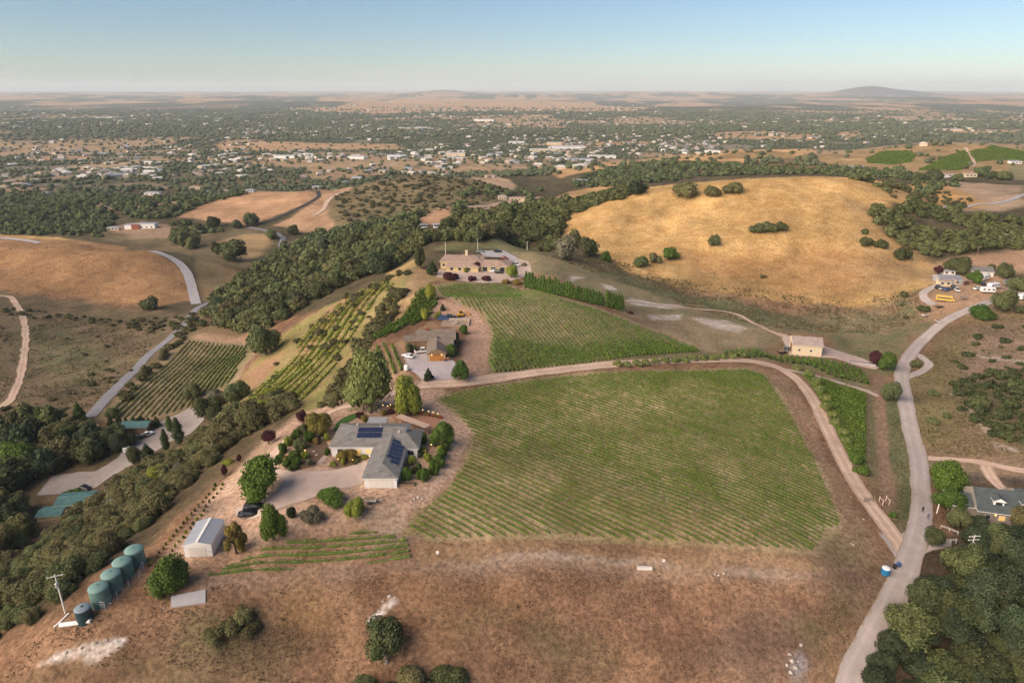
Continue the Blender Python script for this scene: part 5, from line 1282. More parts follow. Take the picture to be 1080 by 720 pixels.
M_LAMP = glow("warm_lamp", (1.0, 0.55, 0.18), 2.2); M_LITWIN = glow("lit_window", (0.8, 0.5, 0.18), .22)

def roof_block(mb, x0, x1, y0, y1, h, pitch, axis='x', hip=(True, True), over=.5, th=.16):
    """solid pitched roof; slopes use material 0, gable triangles material 1"""
    x0 -= over; x1 += over; y0 -= over; y1 += over; ze = h + th
    if axis == 'x':
        hw = (y1 - y0) / 2; ym = (y0 + y1) / 2; zr = ze + hw * pitch
        a = x0 + (min(hw, (x1 - x0) * .48) if hip[0] else 0); b = x1 - (min(hw, (x1 - x0) * .48) if hip[1] else 0)
        ra, rb = (a, ym, zr), (b, ym, zr)
        q = [(x0, y0, ze), (x1, y0, ze), (x1, y1, ze), (x0, y1, ze)]
        mb.poly([q[0], q[1], rb, ra], 0); mb.poly([q[2], q[3], ra, rb], 0)
        mb.poly([q[3], q[0], ra], 0 if hip[0] else 1); mb.poly([q[1], q[2], rb], 0 if hip[1] else 1)
    else:
        hw = (x1 - x0) / 2; xm = (x0 + x1) / 2; zr = ze + hw * pitch
        a = y0 + (min(hw, (y1 - y0) * .48) if hip[0] else 0); b = y1 - (min(hw, (y1 - y0) * .48) if hip[1] else 0)
        ra, rb = (xm, a, zr), (xm, b, zr)
        q = [(x0, y0, ze), (x1, y0, ze), (x1, y1, ze), (x0, y1, ze)]
        mb.poly([q[1], q[2], rb, ra], 0); mb.poly([q[3], q[0], ra, rb], 0)
        mb.poly([q[0], q[1], ra], 0 if hip[0] else 1); mb.poly([q[2], q[3], rb], 0 if hip[1] else 1)
    g = [(p[0], p[1], h) for p in q]
    for i in range(4):
        j = (i + 1) % 4; mb.poly([g[i], g[j], q[j], q[i]], 2)
    mb.poly(g[::-1], 2)
    return zr
def house(name, loc, rz, label, cat, blocks, wall, roof, trim=None, group=None, windows=(), foundation=.6):
    """blocks: x0,x1,y0,y1,height,pitch,axis,hip  -> thing > wall, roof, window > pane"""
    t = thing(name, loc, label, cat, group, rz)
    wm = MB()
    for k, b in enumerate(blocks): wm.box(b[0] + .003 * k, b[1] - .003 * k, b[2] + .003 * k, b[3] - .003 * k, -foundation, b[4] + .05 - .004 * k)
    wm.build("wall", wall, t)
    for k, b in enumerate(blocks):
        if b[5] is None: continue
        rm = MB(); roof_block(rm, b[0], b[1], b[2], b[3], b[4] + .004 * k, b[5], b[6], b[7], b[8] if len(b) > 8 else .5)
        rm.build("roof", [roof, wall, trim or wall], t)
    for (fx, fy, face, ww, wh, wz, *lit) in windows:      # a window on the wall plane x/y facing -y 'f', +x 'r', -x 'l'
        f_ = MB(); p_ = MB(); e = .05
        if face == 'f': f_.box(fx - ww / 2, fx + ww / 2, fy - e, fy + .02, wz, wz + wh); p_.box(fx - ww / 2 + .08, fx + ww / 2 - .08, fy - e - .015, fy - e + .02, wz + .08, wz + wh - .08)
        elif face == 'r': f_.box(fx - .02, fx + e, fy - ww / 2, fy + ww / 2, wz, wz + wh); p_.box(fx + e - .02, fx + e + .015, fy - ww / 2 + .08, fy + ww / 2 - .08, wz + .08, wz + wh - .08)
        else: f_.box(fx - e, fx + .02, fy - ww / 2, fy + ww / 2, wz, wz + wh); p_.box(fx - e - .015, fx - e + .02, fy - ww / 2 + .08, fy + ww / 2 - .08, wz + .08, wz + wh - .08)
        w_ = f_.build("window", M_TRIM, t); p_.build("pane", M_LITWIN if lit else M_GLASS, w_)
    return t
def pbox(name, parent, mat, x0, x1, y0, y1, z0, z1, bevel=0):
    m = MB(); m.box(x0, x1, y0, y1, z0, z1); return m.build(name, mat, parent, bevel=bevel)

_vm = {}
def wheel_me(r_, wd):
    k = ("wheel", r_, wd)
    if k not in _vm:
        m = MB(); n = 14
        for (a, b, mi) in ((r_, wd, 0),):
            m.tube((0, -b / 2, 0), (0, b / 2, 0), a, a, n, 0)
        m.tube((0, -wd / 2 - .012, 0), (0, wd / 2 + .012, 0), r_ * .6, r_ * .55, 10, 1)
        _vm[k] = m.mesh("wheel"); _vm[k].materials.append(M_RUBBER); _vm[k].materials.append(M_SILVER)
    return _vm[k]
def loft(mb, secs, mi=0):
    """secs: list of closed rings with the same count"""
    k = len(mb.v); n = len(secs[0])
    for s in secs: mb.v += [tuple(p) for p in s]
    for a in range(len(secs) - 1):
        for i in range(n):
            j = (i + 1) % n; mb.f.append((k + a * n + i, k + a * n + j, k + (a + 1) * n + j, k + (a + 1) * n + i)); mb.mi.append(mi)
    mb.f.append(tuple(k + i for i in reversed(range(n)))); mb.mi.append(mi)
    mb.f.append(tuple(k + (len(secs) - 1) * n + i for i in range(n))); mb.mi.append(mi)
def ring(x, hw, z0, z1, c=.14):
    return [(x, -hw + c, z0), (x, hw - c, z0), (x, hw, z0 + c), (x, hw, z1 - c), (x, hw - c * .8, z1), (x, -hw + c * .8, z1), (x, -hw, z1 - c), (x, -hw, z0 + c)]
def vehicle(kind, u, v, heading, mat, label, cat="car", name="parked_car", at=None, group=None):
    """heading: degrees from +x; parts body, window, wheel x4 (and bed/box)"""
    x, y = at or P(u, v); z = float(Z(x, y)) + float(lift(x, y)) * .8
    t = thing(name, (x, y, z), label, cat, group, R(heading))
    key = (kind, mat.name)
    if key not in _vm:
        b = MB(); g = MB(); parts = []
        if kind in ('car', 'suv', 'sport'):
            up = {'car': 0, 'suv': .18, 'sport': -.08}[kind]
            loft(b, [ring(-2.28, .70, .42, .78 + up), ring(-2.18, .84, .28, .92 + up), ring(-1.2, .91, .24, .98 + up), (ring(.9, .91, .24, .96 + up)), ring(1.75, .88, .26, .84 + up * .8), ring(2.2, .78, .32, .72 + up * .6), ring(2.3, .62, .42, .62 + up * .5)])
            zr = 1.45 + up * 1.6; rb = -1.45 if kind != 'suv' else -1.95
            base = [(-1.85 if kind != 'suv' else -2.15, -.80), (.95, -.80), (.95, .80), (-1.85 if kind != 'suv' else -2.15, .80)]
            top = [(rb + .35, -.62), (.15, -.62), (.15, .62), (rb + .35, .62)]
            g.prism(base, .94 + up, zr, 0, top)
            b.prism([(top[0][0] - .06, -.65), (top[1][0] + .06, -.65), (top[2][0] + .06, .65), (top[3][0] - .06, .65)], zr - .03, zr + .04)
            wl = ((-1.38, .33, .22), (1.40, .33, .22))
        elif kind == 'pickup':
            loft(b, [ring(-2.75, .86, .45, 1.0), ring(-2.6, .93, .40, 1.05), ring(1.1, .95, .38, 1.08), ring(2.3, .92, .40, 1.02), ring(2.65, .80, .48, .88)])
            g.prism([(-.75, -.86), (1.25, -.86), (1.25, .86), (-.75, .86)], 1.05, 1.72, 0, [(-.6, -.70), (.65, -.70), (.65, .70), (-.6, .70)])
            b.prism([(-.66, -.73), (.70, -.73), (.70, .73), (-.66, .73)], 1.70, 1.77)
            parts.append(('bed', M_BLACKP, (-2.6, -.95, -.78, .78, 1.03, 1.075)))
            wl = ((-1.75, .38, .26), (1.65, .38, .26))
        elif kind in ('trailer', 'bus'):
            L_ = 3.0 if kind == 'trailer' else 3.3; h_ = 2.75 if kind == 'trailer' else 2.9
            loft(b, [ring(-L_, 1.10, .62, h_ - .18, .2), ring(-L_ + .15, 1.2, .5, h_, .2), ring(L_ - .2, 1.2, .5, h_, .2), ring(L_, 1.10, .6, h_ - .25, .2)])
            for q in range(5 if kind == 'bus' else 3):
                cx = -L_ + 1.0 + q * (2 * L_ - 2) / (4 if kind == 'bus' else 2)
                for s in (-1, 1): g.box(cx - .5, cx + .5, s * 1.2 - .02, s * 1.2 + .02, 1.55, 2.2)
            if kind == 'bus': loft(b, [ring(L_ - .05, 1.0, .5, 1.5, .15), ring(L_ + 1.1, .92, .55, 1.35, .15)])
            wl = ((-L_ * .45, .42, .28), (L_ * (.75 if kind == 'bus' else .05), .42, .28)) if kind == 'bus' else ((-.45, .36, .24), (.45, .36, .24))
        elif kind == 'cart':
            b.prism([(-1.4, -.75), (1.4, -.75), (1.4, .75), (-1.4, .75)], .55, 1.0, 0, [(-1.5, -.82), (1.5, -.82), (1.5, .82), (-1.5, .82)])
            b.tube((1.4, 0, .6), (2.5, 0, .5), .05)
            parts.append(('load', M_WOOD, (-1.3, 1.3, -.7, .7, 1.003, 1.06)))
            wl = ((0, .32, .2),)
        _vm[key] = (b.mesh("body"), g.mesh("window") if g.v else None, parts, wl)
        _vm[key][0].materials.append(mat)
        if g.v: _vm[key][1].materials.append(M_GLASS)
    bm_, gm, parts, wl = _vm[key]
    child("body", bm_, t)
    if gm: child("window", gm, t)
    for (nm, mt, bx) in parts: pbox(nm, t, mt, *bx)
    for (wx, wr, wd) in wl:
        for s in (-1, 1): child("wheel", wheel_me(wr, wd), t, (wx, s * (.95 if kind in ('trailer', 'bus') else .80), wr))
    return t
def rock_me(seed):
    r = np.random.default_rng(seed); V, F = ICO2
    V = V * (1 + .25 * (r.uniform(size=(len(V), 1)) - .5)) * np.array((1, .8, .62)) + .08 * r.normal(size=V.shape)
    me = np_mesh("boulder", V, F); me.materials.append(M_ROCK); return me
_rk = [rock_me(k) for k in range(4)]
def boulder(u, v, size, label, group=None):
    x, y = P(u, v); o = bpy.data.objects.new("boulder", _rk[random.randrange(4)]); COL.objects.link(o)
    size *= .5; o.location = (x, y, float(Z(x, y)) + size * .12); o.scale = (size, size, size); o.rotation_euler = (0, 0, random.uniform(0, 6)); return tag(o, label, "boulder", group)

# ---------------------------------------------------------------- the solar panelled house on the ridge
hz = PADS['house']; ze = hz + 2.7
gx0, gy0 = at_z(381, 505, ze); gx1, _ = at_z(420, 505, ze)
wx0, wy0 = at_z(346.5, 472, ze); wx1 = at_z(432, 450, ze)[0]; wy1 = at_z(400, 446.5, ze)[1]
ex1, ey0 = at_z(441.5, 473.5, ze); ey1 = at_z(445, 453.5, ze)[1]
ox, oy = (gx0 + gx1) / 2, wy0
def lx(v_): return v_ - ox
def ly(v_): return v_ - oy
G0, G1, GY0_ = lx(gx0) + .5, lx(gx1) - .5, ly(gy0) + .5
W0, W1, WY0, WY1 = lx(wx0) + .5, lx(wx1) - .5, .5, ly(wy1) - .5
E1, EY0, EY1 = lx(ex1) - .4, ly(ey0) + .4, ly(ey1) - .4
blocks = [(W0, W1, WY0, WY1, 2.7, .36, 'x', (True, False)), (G0, G1, GY0_, WY0 + 3.5, 2.7, .36, 'y', (True, False)), (G1 - 3.5, E1, EY0, EY1, 2.7, .34, 'x', (False, True))]
sh = house("ranch_house", (ox, oy, hz), 0, "white single storey house with grey shingle roof and two dark solar arrays", "house", blocks, M_WHITE, M_SHING, M_TRIM,
    windows=[(W0 + 2.2, WY0 + .004, 'f', 1.6, 1.2, .9), (W0 + 6.5, WY0 + .004, 'f', 1.4, 1.9, .2, 1), (W0 + 9.0, WY0 + .004, 'f', 1.4, 1.2, .9, 1), (E1 - 1.6, EY0 + .007, 'f', 1.6, 1.3, .8), (E1 - 3.6, EY0 + .007, 'f', 1.2, 1.2, .9), (E1 - .007, EY0 + 3, 'r', 1.6, 1.3, .8), (G1 - .004, GY0_ + 4, 'r', 1.4, 1.2, .9)])
gd = pbox("garage_door", sh, M_TRIM, G0 + 1.0, G1 - 1.0, GY0_ - .06, GY0_ - .01, .05, 2.25)
for k in range(3): pbox("panel_groove", gd, M_WHITE, G0 + 1.05, G1 - 1.05, GY0_ - .075, GY0_ - .055, .5 + k * .55, .53 + k * .55)
def panels(px0, px1, py0, py1, nx, ny, plane, skip=()):
    """panels lying on a roof plane z = plane(x, y)"""
    for a in range(nx):
        for b in range(ny):
            if (a, b) in skip: continue
            xa = px0 + (px1 - px0) * (a + .03) / nx; xb = px0 + (px1 - px0) * (a + .97) / nx; ya = py0 + (py1 - py0) * (b + .03) / ny; yb = py0 + (py1 - py0) * (b + .97) / ny
            m = MB(); q = [(xa, ya), (xb, ya), (xb, yb), (xa, yb)]
            lo = [(x_, y_, plane(x_, y_) + .06) for x_, y_ in q]; hi = [(x_, y_, plane(x_, y_) + .12) for x_, y_ in q]
            k = len(m.v); m.v += lo + hi
            for i in range(4):
                j = (i + 1) % 4; m.f.append((i, j, 4 + j, 4 + i)); m.mi.append(1)
            m.f.append((4, 5, 6, 7)); m.mi.append(0); m.f.append((3, 2, 1, 0)); m.mi.append(1)
            m.build("solar_panel", [M_SOLAR, M_STEEL], sh)
zf = 2.7 + .16
def pl_w(x_, y_): return zf + (y_ - (WY0 - .5)) * .36
def pl_g(x_, y_): return zf + ((G1 + .5) - x_) * .36
def hx(u, v): return lx(at_z(u, v, hz + 4.2)[0]), ly(at_z(u, v, hz + 4.2)[1])
panels(hx(376, 460)[0], hx(402, 460)[0], WY0 + 2.2, WY0 + 5.6, 6, 2, pl_w)
panels((G0 + G1) / 2 + .5, G1 - .2, GY0_ + 4.6, WY0 + 1.2, 3, 6, pl_g, skip=((2, 5), (0, 0)))
for (u, v) in ((401.5, 452.5), (421, 457.5), (377, 450)):
    xx, yy = hx(u, v); m = MB(); m.tube((xx, yy, 3.2), (xx, yy, 5.2), .16, .16, 8); m.build("roof_vent", M_TRIM, sh)
# patio cover behind, pergola, garden
x_, y_ = at_z(397, 446, hz + 2.6)
pc = thing("patio_cover", (x_, y_, hz), "white flat patio cover behind the solar panelled house", "patio cover")
pbox("roof_panel", pc, M_STEELB, -2.5, 2.5, -.6, 3.4, 2.55, 2.68)
for sx in (-2.3, 2.3):
    for sy in (-.3, 3.2): pbox("post", pc, M_WHITE, sx - .06, sx + .06, sy - .06, sy + .06, -.3, 2.55)
xa, ya = at_z(420, 438, hz + 2.5); xb, yb = at_z(452, 450, hz + 2.5)
L_ = math.hypot(xb - xa, yb - ya)
pg = thing("pergola", ((xa + xb) / 2, (ya + yb) / 2, float(Z((xa + xb) / 2, (ya + yb) / 2))), "long pinkish slatted pergola running beside the lit patio", "pergola", None, math.atan2(yb - ya, xb - xa))
M_PERG = solid("pinkish_timber", (0.50, 0.37, 0.30), .8, var=.12, scale=2)
sm_ = MB()
for k in range(int(L_ / .3)): sm_.box(-L_ / 2 + k * .3, -L_ / 2 + k * .3 + .25, -1.1, 1.1, 2.5, 2.56)
sm_.build("slatted_roof", M_PERG, pg)
for sy in (-.95, .95): pbox("beam", pg, M_WOOD, -L_ / 2, L_ / 2, sy - .06, sy + .06, 2.35, 2.497)
for k in range(4):
    for sy in (-.95, .95):
        xx = -L_ / 2 + .3 + k * (L_ - .6) / 3; pbox("post", pg, M_WOOD, xx - .07, xx + .07, sy - .07, sy + .07, -.6, 2.347)
M_LAWN = solid("lawn_grass", (0.045, 0.105, 0.020), .95, var=.25, scale=2, bump=.03)
drape("lawn", img(351,455, 355,447, 366,439, 378,434.5, 382,437.5, 372,443, 363,447.5, 356,454), M_LAWN, .7, .8)
M_BRICK = solid("terracotta_paving", (0.36, 0.19, 0.12), .9, var=.15, scale=1.5)
drape("patio", img(408,430, 420,432, 440,436, 462,442, 463,449, 455,455, 448,462, 446,452, 432,446, 414,444), M_BRICK, .7, .8)
drape("garden_bed", img(300,497, 306,480, 318,466, 334,452, 344,455, 346,474, 340,484, 330,493, 318,495), solid("bark_mulch", (0.13, 0.085, 0.055), .95, var=.3, scale=2), .6, .9)
drape("garden_bed", img(346,492, 352,484, 362,486, 378,478, 390,474, 388,482, 374,490, 358,494), solid("bark_mulch_pale", (0.17, 0.11, 0.07), .95, var=.3, scale=2), .85, .9)
for i, (u, v, s_) in enumerate(((337,458,1.5), (334,462,1.1), (340,462,1.0), (334,480,.9), (331,476,.8), (394,434,1.2), (400,433,1.3), (406,433,1.0), (389,436,.9), (469,465,.9), (473,463,.8))):
    boulder(u, v, s_, "pale garden boulder in the beds round the solar panelled house", "garden boulders")
# small warm lamps along the patio and paths
lampspots = [(412,429.5),(417,433),(421.5,436.5),(426,440.5),(430,445),(440,433.5),(446,435),(452,436.5),(457,437.5),(462,439),(409,431),(404,430),(455,472),(449,478),(336,449.5),(344,446.5),(322,478),(453,498),(372,488),(390,484),(357,487),(427,430.5)]
for (u, v) in lampspots:
    x, y = P(u, v); t = thing("garden_lamp", (x, y, float(Z(x, y))), "small warm garden lamp glowing beside the solar panelled house", "lamp", "garden lamps round the solar panelled house")
    m = MB(); m.tube((0, 0, -.1), (0, 0, .75), .035); m.build("stem", M_BLACKP, t)
    m = MB(); m.lathe([(.04, .75), (.11, .80), (.12, .90), (.04, .98)], n=10); m.build("shade", M_LAMP, t)
x, y = P(429, 511); rb_ = thing("raised_bed", (x, y, float(Z(x, y))), "brown timber planter bed at the corner of the white garage", "planter")
m = MB()
for (a, b, c, d) in ((-1.8, 1.8, -.7, -.55), (-1.8, 1.8, .55, .7), (-1.8, -1.65, -.55, .55), (1.65, 1.8, -.55, .55)): m.box(a, b, c, d, -.3, .55)
m.build("timber_frame", M_WOOD, rb_); pbox("soil", rb_, M_BARK, -1.65, 1.65, -.55, .55, -.3, .45)
vehicle('cart', 390, 530, 4, M_TRIM, "small pale utility trailer parked below the white garage", "trailer", "utility_trailer")
vehicle('suv', 268.5, 537, 8, M_BLACKP, "dark car with a pale roof, upper of the two parked side by side", "car")
vehicle('car', 263, 544, 8, M_BLACKP, "black car, lower of the two parked side by side below the big round tree", "car")

# ---------------------------------------------------------------- grey roofed farmhouse
bz = PADS['barnhouse']; a0 = at_z(451, 373, bz + 2.6); a1 = at_z(470, 373, bz + 2.6); ox2, oy2 = (a0[0] + a1[0]) / 2, a0[1]
wd = (a1[0] - a0[0]) / 2
blocks = [(-wd - 3.5, wd + 3.0, 11, 19, 3.2, .55, 'x', (False, False)), (-wd, wd, 0, 12.5, 2.6, .5, 'y', (False, False)), (-wd - 8, -wd - 2, 13, 18.5, 2.4, .12, 'x', (True, True)), (wd - 2.5, wd + 2.2, 6, 11.5, 2.7, .5, 'x', (False, False))]
fh = house("farmhouse", (ox2, oy2, bz), R(5), "brown and grey roofed farmhouse with a warm lit wooden garage front among gravel and vines", "house", blocks, M_WOOD, M_BROWNR, M_WOOD,
    windows=[(wd + 2.996, 15, 'r', 1.5, 1.2, .9), (-wd + 1, 10.996, 'f', 1.0, 1.1, 1.0)])
gd = pbox("garage_door", fh, M_ORANGEW, -wd + .6, wd - .6, -.06, -.01, .05, 2.3)  # warm light on the door is painted into its orange wood colour
for k in range(2): pbox("door_post", fh, M_TRIM, -.12 + (k - .5) * wd * 1.7, .12 + (k - .5) * wd * 1.7, -.08, -.012, .05, 2.35)
for k in (-1, 1):
    m = MB(); m.lathe([(.05, 0), (.16, .05), (.16, .25), (.05, .3)], (k * wd * .55, -.25, 2.2), 10); m.build("wall_lamp", M_LAMP, fh)
ch = pbox("chimney", fh, M_REDB, -wd - 1.0, -wd + .1, 14.4, 15.4, 3.0, 6.4)
vehicle('sport', 430.5, 377, 152, M_WHITEP, "white low sports car on the farmhouse gravel yard", "car")
vehicle('pickup', 446, 372, 20, M_WHITEP, "white pickup truck parked against the farmhouse garage", "pickup truck", "pickup_truck")
vehicle('cart', 469, 380, 8, M_ORANGEW, "orange wooden trailer beside the farmhouse garage door", "trailer", "utility_trailer")
x, y = P(429, 391); tk = thing("propane_tank", (x, y, float(Z(x, y))), "upright white propane tank at the edge of the farmhouse gravel", "gas tank")
m = MB(); m.lathe([(.3, .1), (.75, .3), (.8, .6), (.8, 1.6), (.6, 2.0), (.15, 2.15)], n=16); m.build("vessel", M_WHITE, tk, True); m = MB(); m.lathe([(.18, 2.1), (.18, 2.35)], n=10); m.build("valve_cap", M_STEEL, tk)
x, y = P(480, 341); pt = thing("patio_set", (x, y, float(Z(x, y))), "low stone walled patio with a fire pit behind the farmhouse", "patio")
m = MB(); m.box(-5, 5, -3.4, 3.4, -.5, .1); m.build("paving", M_GREY, pt)
m = MB(); m.box(-5.2, 5.2, 3.403, 3.8, -.5, .9); m.box(5.003, 5.4, -3.4, 3.4, -.5, .7); m.build("low_wall", M_ROCK, pt)
m = MB(); m.lathe([(1.0, .1), (1.1, .55), (.85, .6), (.8, .3)], n=14); m.build("fire_pit", M_ROCK, pt)
for (u, v, mt, lb) in ((468, 337.5, M_BLUEP, "blue grey car behind the farmhouse roof"), (476, 336.5, M_BLACKP, "dark car behind the farmhouse next to the patio wall")): vehicle('suv', u, v, 10, mt, lb, "car")
x, y = P(486.5, 333.5); el = thing("backhoe", (x, y, float(Z(x, y))), "small yellow orange digger parked on the dirt behind the farmhouse", "digger", None, R(15))
M_DIG = solid("digger_yellow", (0.62, 0.33, 0.03), .5, var=.1)
m = MB(); m.box(-1.3, 1.0, -.75, .75, .55, 1.35); m.build("body", M_DIG, el, bevel=.06); m = MB(); m.box(-.7, .5, -.6, .6, 1.353, 2.4); m.build("cab", M_GLASS, el); pbox("cab_roof", el, M_DIG, -.8, .6, -.68, .68, 2.403, 2.5)
m = MB(); m.tube((1.0, 0, 1.1), (2.2, 0, 2.3), .13); m.tube((2.2, 0, 2.3), (3.0, 0, 1.0), .11); m.box(2.7, 3.3, -.5, .5, .4, .98); m.build("boom", M_DIG, el)
for s in (-1, 1): pbox("track", el, M_RUBBER, -1.4, 1.1, s * .85 - .18, s * .85 + .18, .02, .6)

# ---------------------------------------------------------------- tan roofed hilltop house
ez = PADS['estate']
e0 = at_z(470, 283, ez + 3.4); sc_ = (at_z(512, 278, ez + 3.4)[0] - e0[0])
ox3, oy3 = at_z(490, 279, ez + 3.2)
blocks = [(-12.5, 7.5, 3, 17, 3.7, .16, 'x', (True, True), .7), (-8.5, 7.0, -2.5, 5, 2.6, .24, 'x', (True, True), .7), (5, 21.5, 0, 12, 2.6, .26, 'x', (True, True), .8), (-3.5, 4.5, 9, 15, 4.4, .12, 'x', (True, True), .6)]
es = house("hilltop_house", (ox3, oy3, ez), R(-6), "large ochre house with low tan tile roofs on the hilltop", "house", blocks, M_YELW, M_TILE, M_CREAM,
    windows=[(-12.504, 7, 'l', 1.6, 1.5, 1.2), (-12.504, 12, 'l', 1.6, 1.5, 1.2), (-6, -2.496, 'f', 1.6, 1.5, .8), (-2, -2.496, 'f', 1.6, 1.5, .8), (2.5, -2.496, 'f', 1.6, 1.5, .8), (10, .008, 'f', 2.4, 2.2, .1), (14, .008, 'f', 2.4, 2.2, .1), (18.5, .008, 'f', 2.4, 2.2, .1), (-11, 3.004, 'f', 1.4, 1.4, 1.3)])
pbox("chimney", es, M_CREAM, -1.6, -.4, 11.5, 12.7, 4.4, 7.6); pbox("parapet_wall", es, M_CREAM, 7.6, 14, 12.4, 12.8, -.5, 2.4)
vehicle('car', 521.5, 287.5, -10, M_WHITEP, "white car in front of the tan roofed hilltop house", "car")
vehicle('suv', 526, 288.5, -10, M_BLACKP, "dark car beside the white car at the hilltop house", "car")
vehicle('suv', 525, 266.5, -4, M_BLACKP, "dark car on the pale parking pad behind the hilltop house", "car")
vehicle('car', 507, 266.5, -4, M_SILVER, "silver car on the pale parking pad behind the hilltop house", "car")
vehicle('pickup', 544, 280.5, -35, M_WHITEP, "white pickup at the right end of the hilltop house", "pickup truck", "pickup_truck")
vehicle('car', 532, 273.5, -40, M_REDP, "dark red car at the right corner of the hilltop house", "car")

# ---------------------------------------------------------------- cream barn by the farm track
bz2 = PADS['barn']; b0 = at_z(835.5, 373.5, bz2); b1 = at_z(866, 376, bz2)
wd = math.hypot(b1[0] - b0[0], b1[1] - b0[1])
bn = house("barn", (b0[0], b0[1], bz2), math.atan2(b1[1] - b0[1], b1[0] - b0[0]), "cream barn with a taupe gable roof beside the farm track", "barn", [(0, wd, 0, 9, 4.0, .42, 'x', (False, False), .4)], M_CREAM, M_BARNR, M_CREAM,
    windows=[(wd * .22, -.001, 'f', .9, .9, 1.6), (wd * .62, -.001, 'f', .9, .9, 1.6)])
pbox("barn_door", bn, M_WOOD, -.06, -.01, 2.5, 6.5, .05, 3.3)
vehicle('pickup', 829, 370, 60, M_SILVER, "grey pickup beside the left end of the cream barn", "pickup truck", "pickup_truck")
vehicle('cart', 824, 373, 20, M_BLACKP, "dark farm trailer left of the cream barn", "trailer", "utility_trailer")
x, y = P(905, 383); g_ = thing("long_trough", (x, y, float(Z(x, y))), "long pale concrete trough along the barn yard edge", "trough", None, R(-22))
pbox("basin", g_, M_CONC, -6, 6, -.4, .4, -.3, .5); pbox("water", g_, M_GLASS, -5.8, 5.8, -.28, .28, .49, .51)

# ---------------------------------------------------------------- white metal shed
sz = PADS['shed']; s0 = at_z(195.5, 587.5, sz); s1 = at_z(225, 585.5, sz); wd = math.hypot(s1[0] - s0[0], s1[1] - s0[1])
sdh = house("metal_shed", (s0[0], s0[1], sz), math.atan2(s1[1] - s0[1], s1[0] - s0[0]) - R(2), "white metal shed with a grey ridged roof on the ridge edge", "shed", [(0, wd, 0, 8.2, 2.7, .26, 'y', (False, False), .12)], M_STEELW, M_STEELB, M_STEELW)
pbox("skylight_strip", sdh, M_WHITE, wd / 2 - .28, wd / 2 + .28, -.1, 8.3, 2.86 + (wd / 2 + .12) * .26 - .06, 2.86 + (wd / 2 + .12) * .26 + .02)
dr = pbox("roller_door", sdh, M_TRIM, wd * .16, wd * .78, -.05, -.004, .05, 2.3)
for k in range(4): pbox("slat_line", dr, M_STEEL, wd * .17, wd * .77, -.062, -.047, .4 + k * .5, .43 + k * .5)
m = MB(); m.tube((wd * .9, -.12, 1.0), (wd * .9, -.12, 1.35), .05); m.build("door_handle", M_STEEL, sdh)

# ---------------------------------------------------------------- water tanks, pole, pipes, slab
def tank(u, v, rad, h, mat, lidmat, label):
    x, y = P(u, v); z = float(Z(x, y)); t = thing("water_tank", (x, y, z), label, "water tank")
    m = MB(); prof = [(rad * 1.0, -.5)]
    nb = 7
    for k in range(nb):
        a = k / nb * (h * .86); prof += [(rad, a), (rad * .985, a + h * .06), (rad * .985, a + h * .075)]
    prof += [(rad, h * .86)]
    m.lathe(prof, n=30); m.build("shell", mat, t, True)
    m = MB(); m.lathe([(rad * 1.012, h * .86), (rad * 1.012, h * .885), (rad * .94, h * .92), (rad * .55, h * .985), (rad * .2, h)], n=30); lid = m.build("domed_lid", lidmat, t, True)
    m = MB(); m.lathe([(.26, h * .985), (.26, h + .06), (.1, h + .09)], n=12); m.build("hatch", mat, lid)
    m = MB(); m.tube((rad * .96, -rad * .3, .25), (rad * 1.2, -rad * .35, .2), .07); m.build("outlet_pipe", M_TRIM, t)
    return t
TL = ["nearest of the four large green water tanks in a row", "second from the near end of the four large green water tanks", "third from the near end of the four large green water tanks", "farthest of the four large green water tanks, closest to the shed"]
M_TANKG = solid("tank_lid_green", (0.165, 0.285, 0.260), .55, var=.1)
for i, (u, v) in enumerate(((107.5, 634.5), (120.5, 620), (132, 607), (144.5, 594))): tank(u, v, 1.72, 3.9, M_TANK, M_TANKG, TL[i])
tank(90, 652.5, 1.38, 2.9, M_TANKD, M_TANKL, "small dark teal water tank with a pale lid beside the utility pole")
def pole(u, v, h, label, arms=1, transformer=False, mat=None, rz=0.0, at=None):
    x, y = at or P(u, v); t = thing("utility_pole", (x, y, float(Z(x, y))), label, "utility pole", None, rz)
    m = MB(); m.tube((0, 0, -.5), (0, 0, h), .17, .11, 8); m.build("post", mat or M_TRIM, t)
    for k in range(arms):
        zz = h - .4 - k * .9; ca = pbox("crossarm", t, mat or M_WOOD, -1.3, 1.3, -.06, .06, zz, zz + .13)
        m = MB()
        for s in (-1.15, -.5, .5, 1.15): m.tube((s, 0, zz + .13), (s, 0, zz + .33), .05, .03, 6)
        m.build("insulator", M_WHITE, ca)
    if transformer:
        m = MB(); m.lathe([(.12, 0), (.3, .05), (.3, .85), (.2, .95)], (0.0, -.45, h - 2.4), 12); m.build("transformer", M_STEEL, t)
    return t
pole(69, 646, 8.6, "leaning looking utility pole with a crossarm and transformer beside the small dark tank", 1, True, M_TRIM, R(25))
pole(1020.5, 592, 7.0, "white utility pole with two crossarms among the oaks by the rail fence", 2, True, M_TRIM, R(5))
pole(470, 268, 6.5, "pale pole standing behind the left end of the hilltop house", 0)
pole(504, 263, 6, "thin pale pole on the grass behind the hilltop house", 0)
pole(556, 264, 5, "short pale pole at the edge of the ravine wood right of the hilltop house", 1)
pole(1029, 275, 8, "thin pole standing behind the cluttered farmyard", 1, mat=M_WOOD)
pole(988, 541, 2.6, "thin white marker post beside the grey road above the rail fence", 0)
def pipe(pts_, r_, label, name="white_pipe", mat=None):
    q = [V3(u, v, r_ * .9) for (u, v) in pts_]; o = q[0].copy(); m = MB()
    for a in range(len(q) - 1): m.tube(q[a] - o, q[a + 1] - o, r_, r_, 8)
    ob = m.build(name, mat or M_WHITE); ob.location = o; return tag(ob, label, "pipe")
